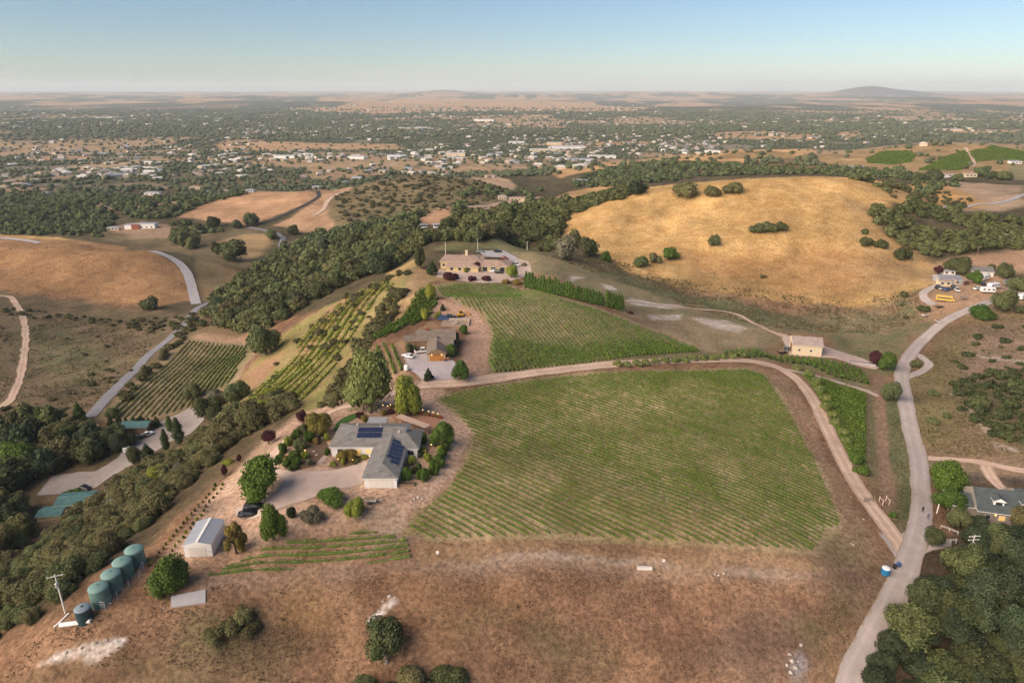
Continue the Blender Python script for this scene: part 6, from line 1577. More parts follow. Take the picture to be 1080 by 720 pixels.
pipe([(64, 660.5), (80, 658.5), (96, 656)], .42, "thick white pipe lying below the small dark tank")
pipe([(57, 662), (66, 654), (73, 647)], .18, "thin white pipe lying left of the small dark tank")
s_ = [P(u, v) for (u, v) in ((181, 641), (180.5, 629.5), (217, 622.5), (217, 636))]; zc = max(float(Z(*p)) for p in s_); o = s_[0]
m = MB(); m.v = [(p[0] - o[0], p[1] - o[1], float(Z(*p)) + h_) for h_ in (-.5, .32) for p in s_]; m.f = [(0, 1, 5, 4), (1, 2, 6, 5), (2, 3, 7, 6), (3, 0, 4, 7), (4, 5, 6, 7), (3, 2, 1, 0)]; m.mi = [0] * 6; sb = m.build("concrete_slab", M_CONC); sb.location = (o[0], o[1], 0); tag(sb, "flat grey concrete slab on the slope below the round dark bush", "slab")
def fence(seq, step, h, label, name="wire_fence", mat=None, wires=3, pr=.05, rail=.012, world=False):
    q = smooth_line(PL(seq), .5); s = np.r_[0, np.cumsum(np.hypot(*np.diff(q, axis=0).T))]; n = max(int(s[-1] / step), 1)
    xs = np.interp(np.linspace(0, s[-1], n + 1), s, q[:, 0]); ys = np.interp(np.linspace(0, s[-1], n + 1), s, q[:, 1]); zs = Z(xs, ys)
    t = thing(name, (xs[0], ys[0], zs[0]), label, "fence"); o = Vector((xs[0], ys[0], zs[0])); pm = MB(); pm.tube((0, 0, -.4), (0, 0, h), pr, pr, 6); pme = pm.mesh("post"); pme.materials.append(mat or M_WOOD)
    wm = MB()
    for k in range(n + 1):
        p = Vector((xs[k], ys[k], zs[k])) - o; child("post", pme, t, p)
        if k < n:
            p2 = Vector((xs[k + 1], ys[k + 1], zs[k + 1])) - o
            for w_ in range(wires): dz = Vector((0, 0, h * (.95 - .3 * w_))); wm.tube(p + dz, p2 + dz, rail, rail, 4)
    wm.build("rail" if rail > .02 else "wire", mat or M_STEEL, t); return t
fence(img(99,641, 112,643, 122,634, 135,622, 148,609, 152,600), 2.4, 1.8, "wire fence on steel posts along the near side of the green water tanks", "tank_fence", M_STEEL, 4, .06, .025)
fence(img(214,618, 260,611, 330,606, 400,603, 440,600, 500,596, 560,594, 630,597, 700,601, 780,605, 870,611), 4.0, 1.3, "wire fence with dark posts along the lower edge of the vineyards", "wire_fence", M_WOOD, 3, .06, .012)
fence(img(990,573.5, 1000,573, 1008,572.5), 1.5, 1.2, "white rail fence by the junction driveway", "rail_fence", M_WHITE, 2, .08, .06)
fence(img(992,557, 1000,560, 1010,564), 1.3, 1.0, "pale rail fence running up to the junction from the house", "rail_fence", M_TRIM, 2, .07, .05)
fence(img(1020,568, 1026,567.5, 1032,568), 1.5, 1.2, "white rail fence piece under the oaks right of the junction", "rail_fence", M_WHITE, 2, .08, .06)
# farm gate across the dirt road
ga, gb = V3(911, 529.3), V3(921.5, 529.6)
gt = thing("farm_gate", ga, "dark steel farm gate closed across the dirt road", "gate", None, math.atan2(gb.y - ga.y, gb.x - ga.x)); gl = (gb - ga).length
m = MB()
for k in range(5): m.tube((.1, 0, .3 + k * .22), (gl - .1, 0, .3 + k * .22), .03, .03, 6)
m.tube((gl * .5, 0, .3), (gl * .5, 0, 1.18), .03, .03, 6); m.build("gate_leaf", M_BLACKP, gt)
for s in (0, gl): m = MB(); m.tube((s, 0, -.3), (s, 0, 1.5), .11); m.build("gate_post", M_WOOD, gt)
for i, (u, v) in enumerate(((929, 530.5), (936, 530))):
    x, y = P(u, v); t = thing("timber_brace", (x, y, float(Z(x, y))), "%s of the two tan timber fence braces right of the farm gate" % ("left", "right")[i], "fence brace")
    for s in (-.35, .35): m = MB(); m.tube((0, s * 2.4, -.3), (0, s * 2.4, 1.5), .13); m.build("post", M_PERG, t)
    m = MB(); m.tube((0, -.8, 1.2), (0, .8, 1.2), .09); m.build("crossbar", M_PERG, t)
fence(img(880,526, 892,527, 905,528.5), 2.0, 1.3, "short wooden fence wing left of the farm gate", "fence_wing", M_WOOD, 3, .08, .03)
# bins and barrels by the junction
x, y = P(933.5, 605); bt = thing("blue_tank", (x, y, float(Z(x, y))), "upright bright blue plastic tank with a white lid beside the grey road", "plastic tank")
m = MB(); m.lathe([(.80, 0), (.88, .1), (.90, .5), (.86, .6), (.90, .7), (.90, 1.3), (.84, 1.55)], n=22); m.build("shell", M_BLUETANK, bt, True); m = MB(); m.lathe([(.85, 1.55), (.8, 1.68), (.45, 1.8), (.1, 1.82)], n=22); m.build("lid", M_WHITE, bt, True)
x, y = P(943, 599.5); bb = thing("wheelie_bin", (x, y, float(Z(x, y))), "black wheelie bin at the road edge next to the blue tank", "bin", None, R(20))
def bin_(t, mat):
    m = MB(); m.prism([(-.27, -.3), (.27, -.3), (.27, .3), (-.27, .3)], .08, 1.0, 0, [(-.34, -.38), (.34, -.38), (.34, .38), (-.34, .38)]); m.build("bin_body", mat, t); m = MB(); m.prism([(-.36, -.4), (.36, -.4), (.36, .42), (-.36, .42)], 1.003, 1.1, 0, [(-.3, -.3), (.3, -.3), (.3, .34), (-.3, .34)]); m.build("lid", mat, t)
    for s in (-.24, .24): m = MB(); m.tube((s - .03, .3, .12), (s + .03, .3, .12), .12, .12, 10); m.build("wheel", M_RUBBER, t)
bin_(bb, M_BLACKP)
x, y = P(947.5, 597.5); b2 = thing("wheelie_bin", (x, y, float(Z(x, y))), "grey blue wheelie bin to the right of the black one", "bin", None, R(10)); bin_(b2, M_BLUEP)
# two walkers on the grey road
def person(u, v, facing, mat_top, label, stride=.18):
    x, y = P(u, v); z = float(Z(x, y)) + float(lift(x, y)); t = thing("person", (x, y, z), label, "person", None, R(facing))
    vs = [(0, 0, .94), (0, 0, 1.15), (0, .01, 1.40), (0, .0, 1.50), (0, .02, 1.62), (0, .03, 1.72),
          (-.10, 0, .92), (-.11, stride, .50), (-.11, stride * .6, .08), (-.11, stride * .6 + .14, .04), (.10, 0, .92), (.11, -stride * .3, .50), (.11, -stride * 1.4, .10), (.11, -stride * 1.4 + .13, .03),
          (-.20, 0, 1.42), (-.26, -.06, 1.14), (-.25, .06, .90), (-.25, .10, .80), (.20, 0, 1.42), (.26, .05, 1.14), (.25, .16, .92), (.25, .20, .83)]
    rd = [.15, .14, .15, .055, .095, .085, .095, .065, .042, .035, .095, .065, .042, .035, .06, .045, .035, .04, .06, .045, .035, .04]
    ed = [(0, 1), (1, 2), (2, 3), (3, 4), (4, 5), (0, 6), (6, 7), (7, 8), (8, 9), (0, 10), (10, 11), (11, 12), (12, 13), (2, 14), (14, 15), (15, 16), (16, 17), (2, 18), (18, 19), (19, 20), (20, 21)]
    me = bpy.data.meshes.new("body"); me.from_pydata(vs, ed, []); me.update(); o = link_mesh("body", me, t, [mat_top, M_SKIN])
    sk = o.modifiers.new("skin", 'SKIN')
    for k, sv in enumerate(me.skin_vertices[0].data): sv.radius = (rd[k], rd[k]); sv.use_root = (k == 0)
    ss = o.modifiers.new("smooth", 'SUBSURF'); ss.levels = 1; ss.render_levels = 2
    m = MB(); m.lathe([(.02, -.12), (.075, -.10), (.095, -.02), (.09, .06), (.05, .11), (.01, .12)], (0, .035, 1.66), 14); hd = m.build("head", M_SKIN, t, True)
    m = MB(); m.lathe([(.10, -.02), (.105, .05), (.06, .12), (.01, .135)], (0, .02, 1.67), 14); m.build("hair", M_HAIR, t, True)
    return t
person(972.5, 540.5, 165, M_CLOTHD, "person in dark clothes walking on the grey road, farther from the camera")
person(978, 548, 170, M_CLOTHB, "person in blue grey clothes walking on the grey road, nearer to the camera")
# odd things along the lower fence
def box_thing(u, v, sx, sy, sz_, mat, name, label, cat, rz=0.0, post=0.0):
    x, y = P(u, v); t = thing(name, (x, y, float(Z(x, y))), label, cat, None, rz)
    if post: m = MB(); m.tube((0, .06, -.3), (0, .06, post + sz_ * .5), .05); m.build("post", M_WOOD, t)
    m = MB(); m.box(-sx / 2, sx / 2, -sy / 2, sy / 2, post, post + sz_); m.build("panel" if post else "block", mat, t, bevel=.03); return t
box_thing(461.5, 587, .55, .1, .75, M_WHITE, "sign_board", "small white board on a post below the lower left vineyard corner", "sign", 0, .7)
box_thing(699.5, 597, .6, .1, .7, M_WHITE, "sign_board", "small white board on a thin post on the lower fence line", "sign", 0, 1.1)
box_thing(680, 600, 3.0, .7, .55, M_TRIM, "feed_trough", "long white trough lying by the lower fence", "trough", R(-3))
for (u, v, s_) in ((754, 605.5, .6), (758, 606.5, .7), (764, 604.5, .6), (768, 605, .45)): boulder(u, v, s_, "pale rock in the heap at the right part of the lower fence", "pale rocks by the lower fence")
for (u, v, s_) in ((437, 526, .7), (441, 524.5, .9), (446, 526, .6), (434, 529, .5), (443, 528.5, .6)): boulder(u, v, s_, "whitish rock dumped at the corner of the dirt bank", "whitish rocks on the dirt bank")
for (u, v, s_) in ((900, 574.5, .6), (897.5, 573, .45), (911, 547.5, .5)): boulder(u, v, s_, "pale rock among the weeds left of the dirt road", "pale rocks left of the dirt road")
for (u, v, s_) in ((833, 690, .8), (836, 697, 1.1), (830, 701, .8), (839, 704, .9), (834, 709, 1.0), (842, 697, .5), (845, 680, .9)): boulder(u, v, s_, "grey rock in the outcrop near the bottom of the slope", "grey rock outcrop")
for (u, v, s_) in ((411, 629, .9), (404, 634, .5), (86, 683, .7), (100, 678, .8), (70, 688, .6), (113, 675, .6), (173, 641, .4)): boulder(u, v, s_, "pale rock bedded in the brown grass slope", "pale rocks in the foreground grass")

# ---------------------------------------------------------------- house by the junction
M_TAUPE = solid("taupe_siding", (0.30, 0.26, 0.22), .85, var=.08)
q0 = P(1030, 550); jz = float(Z(*q0)) + .3
jh = house("green_roofed_house", (q0[0], q0[1], jz), R(-14), "dark green roofed house with white dormers and a lit porch by the junction", "house", [(0, 15, 0, 10, 2.9, .62, 'x', (False, False), .6), (-5, .6, 1.5, 8, 2.6, .5, 'x', (False, False), .4), (10, 20, 4, 12, 2.9, .6, 'x', (False, True), .5)], M_TAUPE, M_GREENR, M_WHITE,
    windows=[(5, -.003, 'f', 1.4, 1.4, .8, 1), (9, -.003, 'f', 1.6, 1.9, .2, 1), (2, -.003, 'f', 1.2, 1.3, .8)], foundation=1.5)
for k in (4.2, 10.2):
    dm = MB(); dm.box(k - 1.1, k + 1.1, 1.3, 4.5, 3.3, 5.2); dm.build("dormer", M_WHITE, jh)
    dm = MB(); roof_block(dm, k - 1.1, k + 1.1, 1.3, 4.9, 5.203, .6, 'y', (False, False), .3, .12); d_ = dm.build("dormer_roof", [M_GREENR, M_WHITE, M_WHITE], jh); pbox("pane", d_, M_GLASS, k - .7, k + .7, 1.24, 1.29, 3.9, 5.0)
for k in (3.4, 7.2, 11.4):
    m = MB(); m.lathe([(.06, 0), (.16, .05), (.16, .25), (.05, .3)], (k, -.35, 2.25), 10); m.build("porch_lamp", M_LAMP, jh)
pbox("skylight", jh, M_STEELB, -3.6, -1.6, 1.7, 3.2, 3.05, 3.3)

# ---------------------------------------------------------------- turquoise roofed buildings in the left valley
q0 = P(60, 541); house("turquoise_roofed_house", (q0[0], q0[1], float(Z(*q0))), R(8), "house with a bright turquoise roof below the valley drive", "house", [(0, 9.5, 0, 7, 2.6, .30, 'x', (False, False), .5), (-3.2, 3.5, -5.0, .2, 2.2, .24, 'x', (False, False), .4)], M_CREAM, M_TURQ, M_CREAM, windows=[(6.5, -.001, 'f', 1.4, 1.2, .9)])
q0 = P(120, 459); house("teal_roofed_barn", (q0[0], q0[1], float(Z(*q0))), R(4), "long teal roofed farm building behind the oaks by the valley drive", "barn", [(3, 13, 0, 6, 3.0, .35, 'x', (False, False), .5)], M_WOOD, M_TURQ, M_WOOD, windows=[(12, -.001, 'f', 1.4, 1.2, .9)])
vehicle('pickup', 155, 460, 60, M_WHITEP, "white pickup at the right end of the teal roofed barn", "pickup truck", "pickup_truck")
vehicle('suv', 149, 463, 55, M_BLACKP, "dark car in the shade at the end of the teal roofed barn", "car")
vehicle('car', 91, 516, -25, M_BLACKP, "dark car on the valley drive above the turquoise roofed house", "car")
box_thing(134, 476, 2.2, 1.6, 1.8, M_WHITE, "pump_box", "white pump box at the bend of the valley drive", "box", R(10))
box_thing(282, 335, 1.4, 1.2, 1.2, M_WHITE, "beehive_box", "tiny white box at the wood edge above the terraces", "box")

# ---------------------------------------------------------------- cluttered farmyard on the right
def yard_house(u, v, L1, D1, h, rz, wall, roof, label, pitch=.4, nm="farm_house", cat="house"):
    q0 = P(u, v); return house(nm, (q0[0], q0[1], float(Z(*q0))), R(rz), label, cat, [(-L1 / 2, L1 / 2, 0, D1, h, pitch, 'x', (False, False), .4)], wall, roof, M_TRIM, windows=[(-L1 * .25, -.001, 'f', 1.3, 1.2, .9), (L1 * .25, -.001, 'f', 1.3, 1.2, .9)])
yard_house(1003, 300, 10, 9, 2.2, -8, M_STEELB, M_GREYR, "low house with a blue grey roof in the middle of the cluttered farmyard", .3)
yard_house(1036, 292, 10, 8, 2.7, -12, M_WHITE, M_SHING, "white house with a dark grey roof behind the farmyard")
yard_house(996.5, 302, 5.5, 4, 2.2, -10, M_CREAM, M_TILE, "small cream shed left in the farmyard", .3, "farm_shed", "shed")
yard_house(1011.5, 300.5, 5, 4, 2.2, 10, M_CREAM, M_TILE, "small tan shed right in the farmyard", .3, "farm_shed", "shed")
yard_house(1001, 290.5, 6, 3.5, 2.2, -6, M_WHITE, M_STEELB, "white shed at the back of the farmyard", .3, "farm_shed", "shed")
vehicle('bus', 995, 318, -28, M_YELP, "yellow bus parked inside the farmyard loop", "bus", "yellow_bus")
vehicle('trailer', 1041, 309, -10, M_WHITEP, "white caravan beside the farm lane under the large tree", "caravan", "caravan")
vehicle('trailer', 1047, 304.5, 20, M_WHITEP, "white caravan farther back by the farm lane", "caravan", "caravan")
vehicle('trailer', 1038, 295.5, 30, M_WHITEP, "white trailer below the white farm house", "caravan", "caravan")
vehicle('trailer', 1078, 316, 30, M_WHITEP, "white caravan at the right picture edge", "caravan", "caravan")
vehicle('trailer', 1064, 301, 15, M_SILVER, "pale trailer on the track right of the farmyard", "caravan", "caravan")
for i, (u, v, k_, mt, h_, lb) in enumerate(((989, 304, 'suv', M_BLACKP, 40, "dark car at the left end of the farmyard row"), (993, 305.5, 'car', M_SILVER, 40, "silver car in the farmyard row"), (999, 306.5, 'car', M_BLUEP, 30, "blue car in the farmyard row"), (1005, 304.5, 'suv', M_BLACKP, 70, "black car in the middle of the farmyard row"), (1008.5, 307, 'pickup', M_WHITEP, 75, "white pickup at the right end of the farmyard row"), (1018, 300, 'car', M_REDP, 30, "dark red car right of the tan shed"), (1031, 305.5, 'car', M_WHITEP, 20, "small white car on the farmyard track"), (1036.5, 301, 'suv', M_BLACKP, 60, "black car behind the white caravan"), (1016, 316, 'cart', M_SILVER, -10, "grey flat trailer on the dry grass of the farmyard"), (989, 340.5, 'cart', M_TRIM, 80, "cream farm cart standing beside the grey road"), (990, 325, 'cart', M_BLACKP, 10, "dark trailer below the yellow bus"), (975.5, 334, 'cart', M_WHITEP, 20, "white trailer on the bare patch left of the grey road"))):
    vehicle(k_, u, v, h_, mt, lb, "trailer" if k_ == 'cart' else ("pickup truck" if k_ == 'pickup' else "car"), "utility_trailer" if k_ == 'cart' else ("pickup_truck" if k_ == 'pickup' else "parked_car"))
# ---------------------------------------------------------------- houses of the middle distance
def far_house(u, v, L1, D1, h, rz, wall, roof, label, pitch=.25, wings=()):
    q0 = P(u, v); bl = [(-L1 / 2, L1 / 2, 0, D1, h, pitch, 'x', (True, True), .6)] + list(wings)
    return house("distant_house", (q0[0], q0[1], float(Z(*q0))), R(rz), label, "house", bl, wall, roof, M_TRIM, windows=[(-L1 * .3, -.001, 'f', 2, 1.5, .9), (0, -.001, 'f', 2, 1.5, .9), (L1 * .3, -.001, 'f', 2, 1.5, .9)], foundation=3)
mh = far_house(155, 241, 17, 8, 5.0, 2, M_WHITE, M_STEELB, "white modern house with a red brown middle beyond the brown hill", .06, [(-24, -9, 1, 9, 3.6, .05, 'x', (True, True), .5)])
pbox("clad_bay", mh, M_REDB, -15.5, -7, -1.4, .9, -2, 4.4)
far_house(119, 243, 12, 6, 2.6, 0, M_CREAM, M_STEELB, "low grey roofed outbuilding left of the white modern house")
far_house(18, 196, 16, 10, 4, 10, M_WHITE, M_TILE, "white house with a reddish roof at the far left above the trees")
far_house(47, 206, 14, 9, 4, -20, M_WHITE, M_GREYR, "white gabled house at the far left below the reddish roofed one", .4)
far_house(3, 199, 12, 9, 4, 0, M_CREAM, M_TILE, "cream house cut by the left picture edge", .3)
far_house(105, 221, 12, 8, 3, 5, M_WHITE, M_BARNR, "pale house in the bare clearing left of the tan hill")
far_house(160, 206, 22, 9, 4, 5, M_WHITE, M_STEELB, "long white roofed house in the trees above the tan hill")
far_house(205, 201, 20, 10, 5, -5, M_CREAM, M_TILE, "cream mansion in the trees left of the tan hill top", .3)
far_house(218, 205, 14, 9, 4, 5, M_WHITE, M_GREYR, "white house right of the cream mansion")
far_house(238, 204, 12, 9, 4, -5, M_CREAM, M_TILE, "reddish roofed house near the tan hill top", .3)
far_house(263, 203, 10, 7, 3, 0, M_WHITE, M_STEELB, "small white house at the left end of the tan hill crest")
far_house(334, 198.5, 14, 7, 3, 0, M_WHITE, M_STEELB, "white house at the top of the curved asphalt road")
far_house(364, 194, 10, 8, 4, 0, M_WHITE, M_GREYR, "white house beyond the track on the tan hill")
far_house(376, 190, 18, 10, 5, 5, M_WHITE, M_STEELB, "tall white house behind the scrubby hill")
far_house(426, 183, 14, 8, 4, 0, M_WHITE, M_TILE, "white house on the crest of the scrubby hill")
far_house(548, 212, 30, 8, 3.2, -4, M_CREAM, M_TILE, "long cream house on the bench behind the ravine wood", .25)
far_house(530, 211, 10, 8, 4, 5, M_CREAM, M_BARNR, "cream cottage at the left end of the long cream house", .4)
far_house(505, 221, 22, 6, 3, 12, M_PERG, M_TILE, "pink roofed building on the bench above the ravine", .2)
far_house(447, 240, 6, 4, 2.4, 0, M_WHITE, M_GREYR, "small white cabin in the trees behind the ridge")
far_house(462, 240, 7, 4, 2.4, 10, M_WHITE, M_STEELB, "pale blue roofed cabin in the trees behind the ridge")
far_house(474, 243, 7, 4, 2.4, -8, M_WHITE, M_GREYR, "rightmost small cabin in the trees behind the ridge")
far_house(613, 193, 18, 10, 4, 10, M_WHITE, M_STEELB, "white house on the small golden knoll behind the big hill")
far_house(905, 180, 20, 9, 4, -4, M_WHITE, M_STEELB, "white farm building behind the crest of the golden hill")
far_house(1002, 187, 24, 8, 3, 0, M_WHITE, M_TILE, "long white house below the green vineyard blocks", .2)
far_house(1024, 187, 12, 8, 3.5, -10, M_CREAM, M_TILE, "tan roofed house right of the long white house", .35)
far_house(1054, 189, 10, 7, 3, 0, M_CREAM, M_TILE, "small tan house among dark trees at the far right", .3)
far_house(1072, 173, 14, 8, 3.5, 0, M_WHITE, M_GREYR, "pale building by the yellow green vineyard at the far right", .3)
for u, v, w_ in ((1036,186,22),(1046,189,20),(1060,190,22),(1040,180,12),(985,190,26),(968,192,24),(1010,191,18),(1018,178,10),(1030,182,12)):
    T(u,v, w_ * .75, w_ * .42, 'oak', M_OAK, "dark tree among the far houses below the green vineyard blocks", "tree", "tree", "trees by the far right houses", trunk=.05, lod=1)
# a cairn of far vine blocks
far_rows = []
for pp in (img(913,168, 928,160, 960,159, 966,163, 962,171, 940,174, 916,172), img(968,180, 1000,164, 1016,158, 1022,164, 1024,174, 1012,180), img(1022,160, 1040,157, 1095,158, 1095,170, 1050,169, 1030,171)):
    q = PL(pp); far_rows.append(scatter(q, 3.4, 1.2, 1.7, 1.0, world=True, jit=.12))
merged("far_vineyard", np.concatenate(far_rows)[:9000], 'lowbush', 3, M_VINE2)

# ---------------------------------------------------------------- houses of the town
TW = [solid("town_white_wall", (0.62, 0.60, 0.56), .85), solid("town_cream_wall", (0.56, 0.47, 0.35), .85), solid("town_stucco", (0.40, 0.33, 0.26), .85), solid("town_grey_siding", (0.30, 0.30, 0.30), .85)]
TR = [M_SHING, M_TILE, M_BROWNR, M_BARNR, M_STEELB, M_GREYR, solid("pale_membrane_roof", (0.56, 0.54, 0.50), .8)]
def town_me(kind, wi, ri):
    key = ("town", kind, wi, ri)
    if key not in _vm:
        m = MB()
        if kind == 'gable': m.box(-7, 7, -5, 5, -4, 3.2); roof_block(m, -7, 7, -5, 5, 3.203, .38, 'x', (False, False), .5)
        elif kind == 'hip': m.box(-8, 8, -5.5, 5.5, -4, 3.4); roof_block(m, -8, 8, -5.5, 5.5, 3.403, .34, 'x', (True, True), .5)
        elif kind == 'ell': m.box(-8, 8, -4, 4, -4, 3.2); m.box(1.5, 7.5, -10, -4.01, -4, 3.1); roof_block(m, -8, 8, -4, 4, 3.203, .38, 'x', (True, True), .5); roof_block(m, 1.5, 7.5, -10, -2, 3.11, .38, 'y', (True, False), .5)
        nb = len(m.f); me = m.mesh("town_house")
        # walls are the boxes (index 0 now): move them to the wall slot
        mi = np.array(m.mi); zmax = np.array([max(m.v[i][2] for i in f_) for f_ in m.f]); zmin = np.array([min(m.v[i][2] for i in f_) for f_ in m.f])
        mi[zmin < 0] = 1; mi[(zmax < 3.405) & (zmin > 3.0) & (mi == 0)] = 1
        me.polygons.foreach_set("material_index", mi.astype(np.int32)); me.materials.append(TR[ri]); me.materials.append(TW[wi]); me.materials.append(TW[0])
        _vm[key] = me
    return _vm[key]
cl = []   # picture clusters: columns, rows, how many, size
for (u0, u1, v0, v1, n_, s_) in ((85,170,178,190,70,1.5), (120,170,176,184,30,1.3), (28,75,180,188,16,1.4), (0,40,183,200,8,1.2), (200,262,160,180,30,1.3), (270,340,160,172,26,1.4), (340,420,160,170,16,1.3), (0,270,140,178,120,1.1), (230,540,128,150,190,1.2), (420,640,150,180,110,1.3), (540,760,130,165,230,1.1), (690,760,150,162,50,1.2), (760,1000,132,158,60,1.1), (930,1080,128,150,30,1.1), (180,480,172,190,50,1.1), (0,1080,118,140,200,1.3), (480,600,183,205,14,1.0), (0,260,112,135,90,1.4), (300,700,108,125,90,1.6)):
    for _ in range(int(n_ * .9)): cl.append((random.uniform(u0, u1), random.triangular(v0, v1, (v0 + v1) / 2), s_))
pl_ = []
for (u, v, s_) in cl:
    x, y = P(u, v); d = math.hypot(x, y)
    if d < 1050: continue
    if any(abs(x - a) < 13 and abs(y - b) < 13 for a, b, *_ in pl_[-60:]): continue
    pl_.append((x, y, s_ * random.uniform(.65, 1.1) * (1 if d < 3000 else 1.2), random.uniform(0, 6.28), random.choice(('gable', 'hip', 'ell')), random.choices((0, 1, 2, 3), (5, 4, 3, 1))[0], random.randrange(6) if random.random() > (.65 if s_ > 1.25 else .25) else 6))
pl_.sort(key=lambda p: -p[2] / math.hypot(p[0], p[1]))
for (x, y, s_, rz, kd, wi, ri) in pl_[:290]:
    o = bpy.data.objects.new("town_house", town_me(kd, wi, ri)); COL.objects.link(o); o.location = (x, y, float(Z(x, y)) + .3); o.scale = (s_, s_, s_); o.rotation_euler = (0, 0, rz)
    tag(o, "small pale house among the trees of the town on the valley floor", "house", "houses of the town")
m = MB(); mats_ = TR + TW
for (x, y, s_, rz, kd, wi, ri) in pl_[290:]:
    b = MB(); a = len(m.v); z = float(Z(x, y)) + .3; c, s = math.cos(rz), math.sin(rz)
    b.box(-7, 7, -5, 5, -4, 3.2, len(TR) + wi); k0 = len(b.f); roof_block(b, -7, 7, -5, 5, 3.203, .38, 'x', (False, False), .5)
    for (vx, vy, vz) in b.v: m.v.append((x + (vx * c - vy * s) * s_, y + (vx * s + vy * c) * s_, z + vz * s_))
    for q, f_ in enumerate(b.f): m.f.append(tuple(i + a for i in f_)); m.mi.append(b.mi[q] if q < k0 else (ri if b.mi[q] == 0 else len(TR) + wi))
tag(m.build("distant_houses", mats_), kind="stuff")
print("town houses", len(pl_))
yt = []
for (x, y, s_, rz, kd, wi, ri) in pl_:
    for _ in range(4):
        a = random.uniform(0, 6.28); q = random.uniform(10, 24) * s_
        r_ = random.uniform(3.0, 5.5) * s_; yt.append((x + math.cos(a) * q, y + math.sin(a) * q, r_, r_ * random.uniform(1.1, 1.6)))
blobs("town_yard_trees", np.array(yt), M_TOWNT, ICO1, 3)
# long flat commercial roofs
cb = [(600,158,95,40,8,M_WHITE,6,"largest white flat roofed warehouse in the middle of the town"),(575,160.5,80,30,7,M_CREAM,6,"long cream store left of the largest warehouse"),(585,153,45,25,7,M_CREAM,6,"pale store behind the largest warehouse"),(545,152,50,25,7,M_WHITE,6,"white store at the left end of the commercial strip"),(635,167,70,22,6,M_WHITE,6,"low white building right below the warehouses"),(612,170.5,60,24,5,M_WHITE,4,"pale green grey flat roof below the warehouses"),(480,165,50,24,7,M_CREAM,6,"cream flat building on the knoll left of the warehouses"),
    (418,167,45,22,7,M_WHITE,4,"long grey roofed building in the town centre left"),(375,168,40,20,6,M_WHITE,6,"white hall left of the long grey roofed building"),(300,167,50,22,6,M_WHITE,4,"long white building in the left part of the town"),(510,128,110,50,9,M_WHITE,6,"very long white roof far out in the town"),(430,137,90,40,8,M_CREAM,6,"long cream roof far out left of the very long one"),(445,136.5,60,35,8,M_WHITE,6,"white roof right beside the long cream roof"),(105,125.5,120,40,9,M_WHITE,6,"bright white sheds far out on the left"),(118,125.5,90,40,9,M_WHITE,6,"bright white shed right of the far left sheds"),(752,161.5,40,20,6,M_WHITE,6,"white building at the foot of the golden ridge"),(1000,138,120,30,6,M_CREAM,6,"long pale roof far out on the right")]
for (u, v, L1, D1, h_, wl_, ri, lb) in cb:
    q0 = P(u, v); t = thing("commercial_building", (q0[0], q0[1], float(Z(*q0))), lb, "building", None, R(random.uniform(-6, 6)))
    pbox("wall", t, wl_, -L1 / 2, L1 / 2, 0, D1, -6, h_); m = MB(); m.box(-L1 / 2 - .3, L1 / 2 + .3, -.3, D1 + .3, h_ + .003, h_ + .5); m.build("flat_roof", TR[ri], t)
    for k in range(4): pbox("roof_unit", t, M_STEEL, -L1 * .35 + k * L1 * .22, -L1 * .35 + k * L1 * .22 + 3, D1 * .4, D1 * .4 + 3, h_ + .503, h_ + 2)
# ---------------------------------------------------------------- dry grass tufts and weeds, uncounted
def tufts(name, poly, n, size, mat, seed, holes=()):
    r = np.random.default_rng(seed); q = PL(poly); x0, y0 = q.min(0); x1, y1 = q.max(0)
    x = r.uniform(x0, x1, n); y = r.uniform(y0, y1, n)
    ok = in_poly(q, x, y) & (fbm(x / 7, y / 7, seed, 3) + r.uniform(-.18, .18, n) > .47)
    lo = q.min(0) - 8; hi = q.max(0) + 8
    for ln_, wd_ in ROADL:
        if (ln_.max(0) < lo).any() or (ln_.min(0) > hi).any(): continue
        ok &= poly_dist(ln_, x, y, False) > wd_ * .5 + .8
    for yp in YARDS: ok &= ~in_poly(yp, x, y)
    for hp in holes: ok &= ~in_poly(PL(hp), x, y)
    x, y = x[ok], y[ok]; n = len(x); z = Z(x, y); b = 4
    s = size * r.uniform(.45, 1.3, n); Vs = []
    for k in range(b):
        a = r.uniform(0, 6.28, n); w_ = s * r.uniform(.25, .5, n); ln = s * r.uniform(.15, .6, n)
        ca, sa = np.cos(a), np.sin(a)
        base = np.c_[x, y, z - .03]; sd = np.c_[-sa * w_, ca * w_, 0 * x]; up = np.c_[ca * ln, sa * ln, s * r.uniform(.5, .9, n)]
        Vs.append(np.stack([base - sd * .5, base + sd * .5, base + up + sd * .8, base + up - sd * .8], 1))
    V = np.stack(Vs, 1).reshape(-1, 3); F = np.arange(len(V)).reshape(-1, 4)
    t = np.repeat(np.clip(r.uniform(0, 1, n), 0, 1), 4 * b)
    return tag(link_mesh(name, np_mesh(name, V, F, t), None, mat), kind="stuff")
HOL = (img(30,702, 60,683, 118,669, 136,672, 120,687, 92,703), img(178,644, 178,627, 220,620, 220,638))
M_STRAW = foliage("dry_grass", (0.20, 0.130, 0.080), (0.33, 0.225, 0.140), 0)
M_WEED = foliage("weed_green", (0.110, 0.105, 0.050), (0.190, 0.165, 0.085), 0)
FG = img(-40,730, 60,662, 100,648, 160,640, 220,618, 330,610, 430,603, 560,599, 700,606, 870,613, 905,606, 945,612, 920,660, 880,740)
tufts("dry_grass", FG, 40000, .24, M_STRAW, 11, HOL)
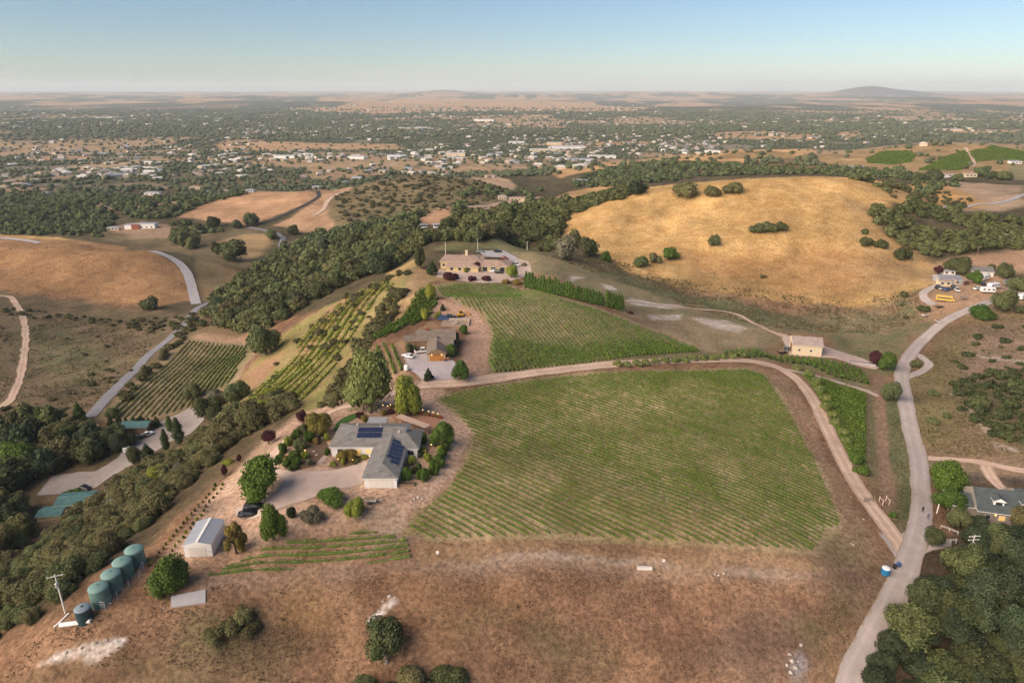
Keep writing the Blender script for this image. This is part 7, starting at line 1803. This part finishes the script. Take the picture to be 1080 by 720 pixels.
tufts("weeds", FG, 900, .28, M_WEED, 12, HOL)
tufts("verge_grass", img(440,573, 560,572, 700,578, 860,588, 890,560, 850,460, 812,396, 830,400, 856,440, 882,500, 925,575, 900,602, 860,596, 700,590, 560,582, 440,586), 9000, .28, M_STRAW, 13)
tufts("hill_grass", img(600,256, 604,228, 640,208, 700,199, 780,192, 850,189, 920,192, 955,205, 985,250, 975,292, 900,320, 800,312, 700,296, 640,272), 16000, .45, foliage("golden_straw", (0.42, 0.26, 0.10), (0.60, 0.41, 0.18), 0), 15)
tufts("roadside_grass", img(940,420, 955,415, 966,480, 968,540, 960,562, 945,545, 938,480), 5000, .4, M_WEED, 16)
tufts("slope_grass", img(958,400, 985,370, 1010,350, 1080,330, 1080,480, 985,478, 972,460), 14000, .5, M_WEED, 17)

tufts("swale_grass", img(560,268, 640,292, 700,312, 800,344, 860,350, 940,350, 975,330, 985,300, 900,318, 800,306, 700,292, 640,272), 26000, .6, M_WEED, 18)
tufts("brown_hill_grass", img(-20,256, 80,254, 165,268, 200,290, 205,316, 160,324, 80,314, -20,306), 14000, .55, foliage("tawny_straw", (0.26, 0.15, 0.08), (0.42, 0.27, 0.145), 0), 19)
tufts("left_field_grass", img(-20,330, 80,330, 170,345, 140,400, 100,430, -20,440), 22000, .55, M_WEED, 20)
# ---------------------------------------------------------------- air: one even box of haze, sky outside
HZ_B = -190.0; HZ_T = 330.0; HZ_S = 46000.0
hb = MB(); hb.box(-HZ_S, HZ_S, -HZ_S, HZ_S, HZ_B, HZ_T)
hm = bpy.data.materials.new("haze_air"); hm.use_nodes = True
hn = hm.node_tree; hn.nodes.clear()
ho = hn.nodes.new("ShaderNodeOutputMaterial"); pv = hn.nodes.new("ShaderNodeVolumePrincipled")
pv.inputs["Color"].default_value = (0.80, 0.92, 1.0, 1)
pv.inputs["Density"].default_value = 0.000050
pv.inputs["Anisotropy"].default_value = 0.0
hn.links.new(pv.outputs[0], ho.inputs["Volume"])
haze = hb.build("haze", hm); tag(haze, kind="stuff")
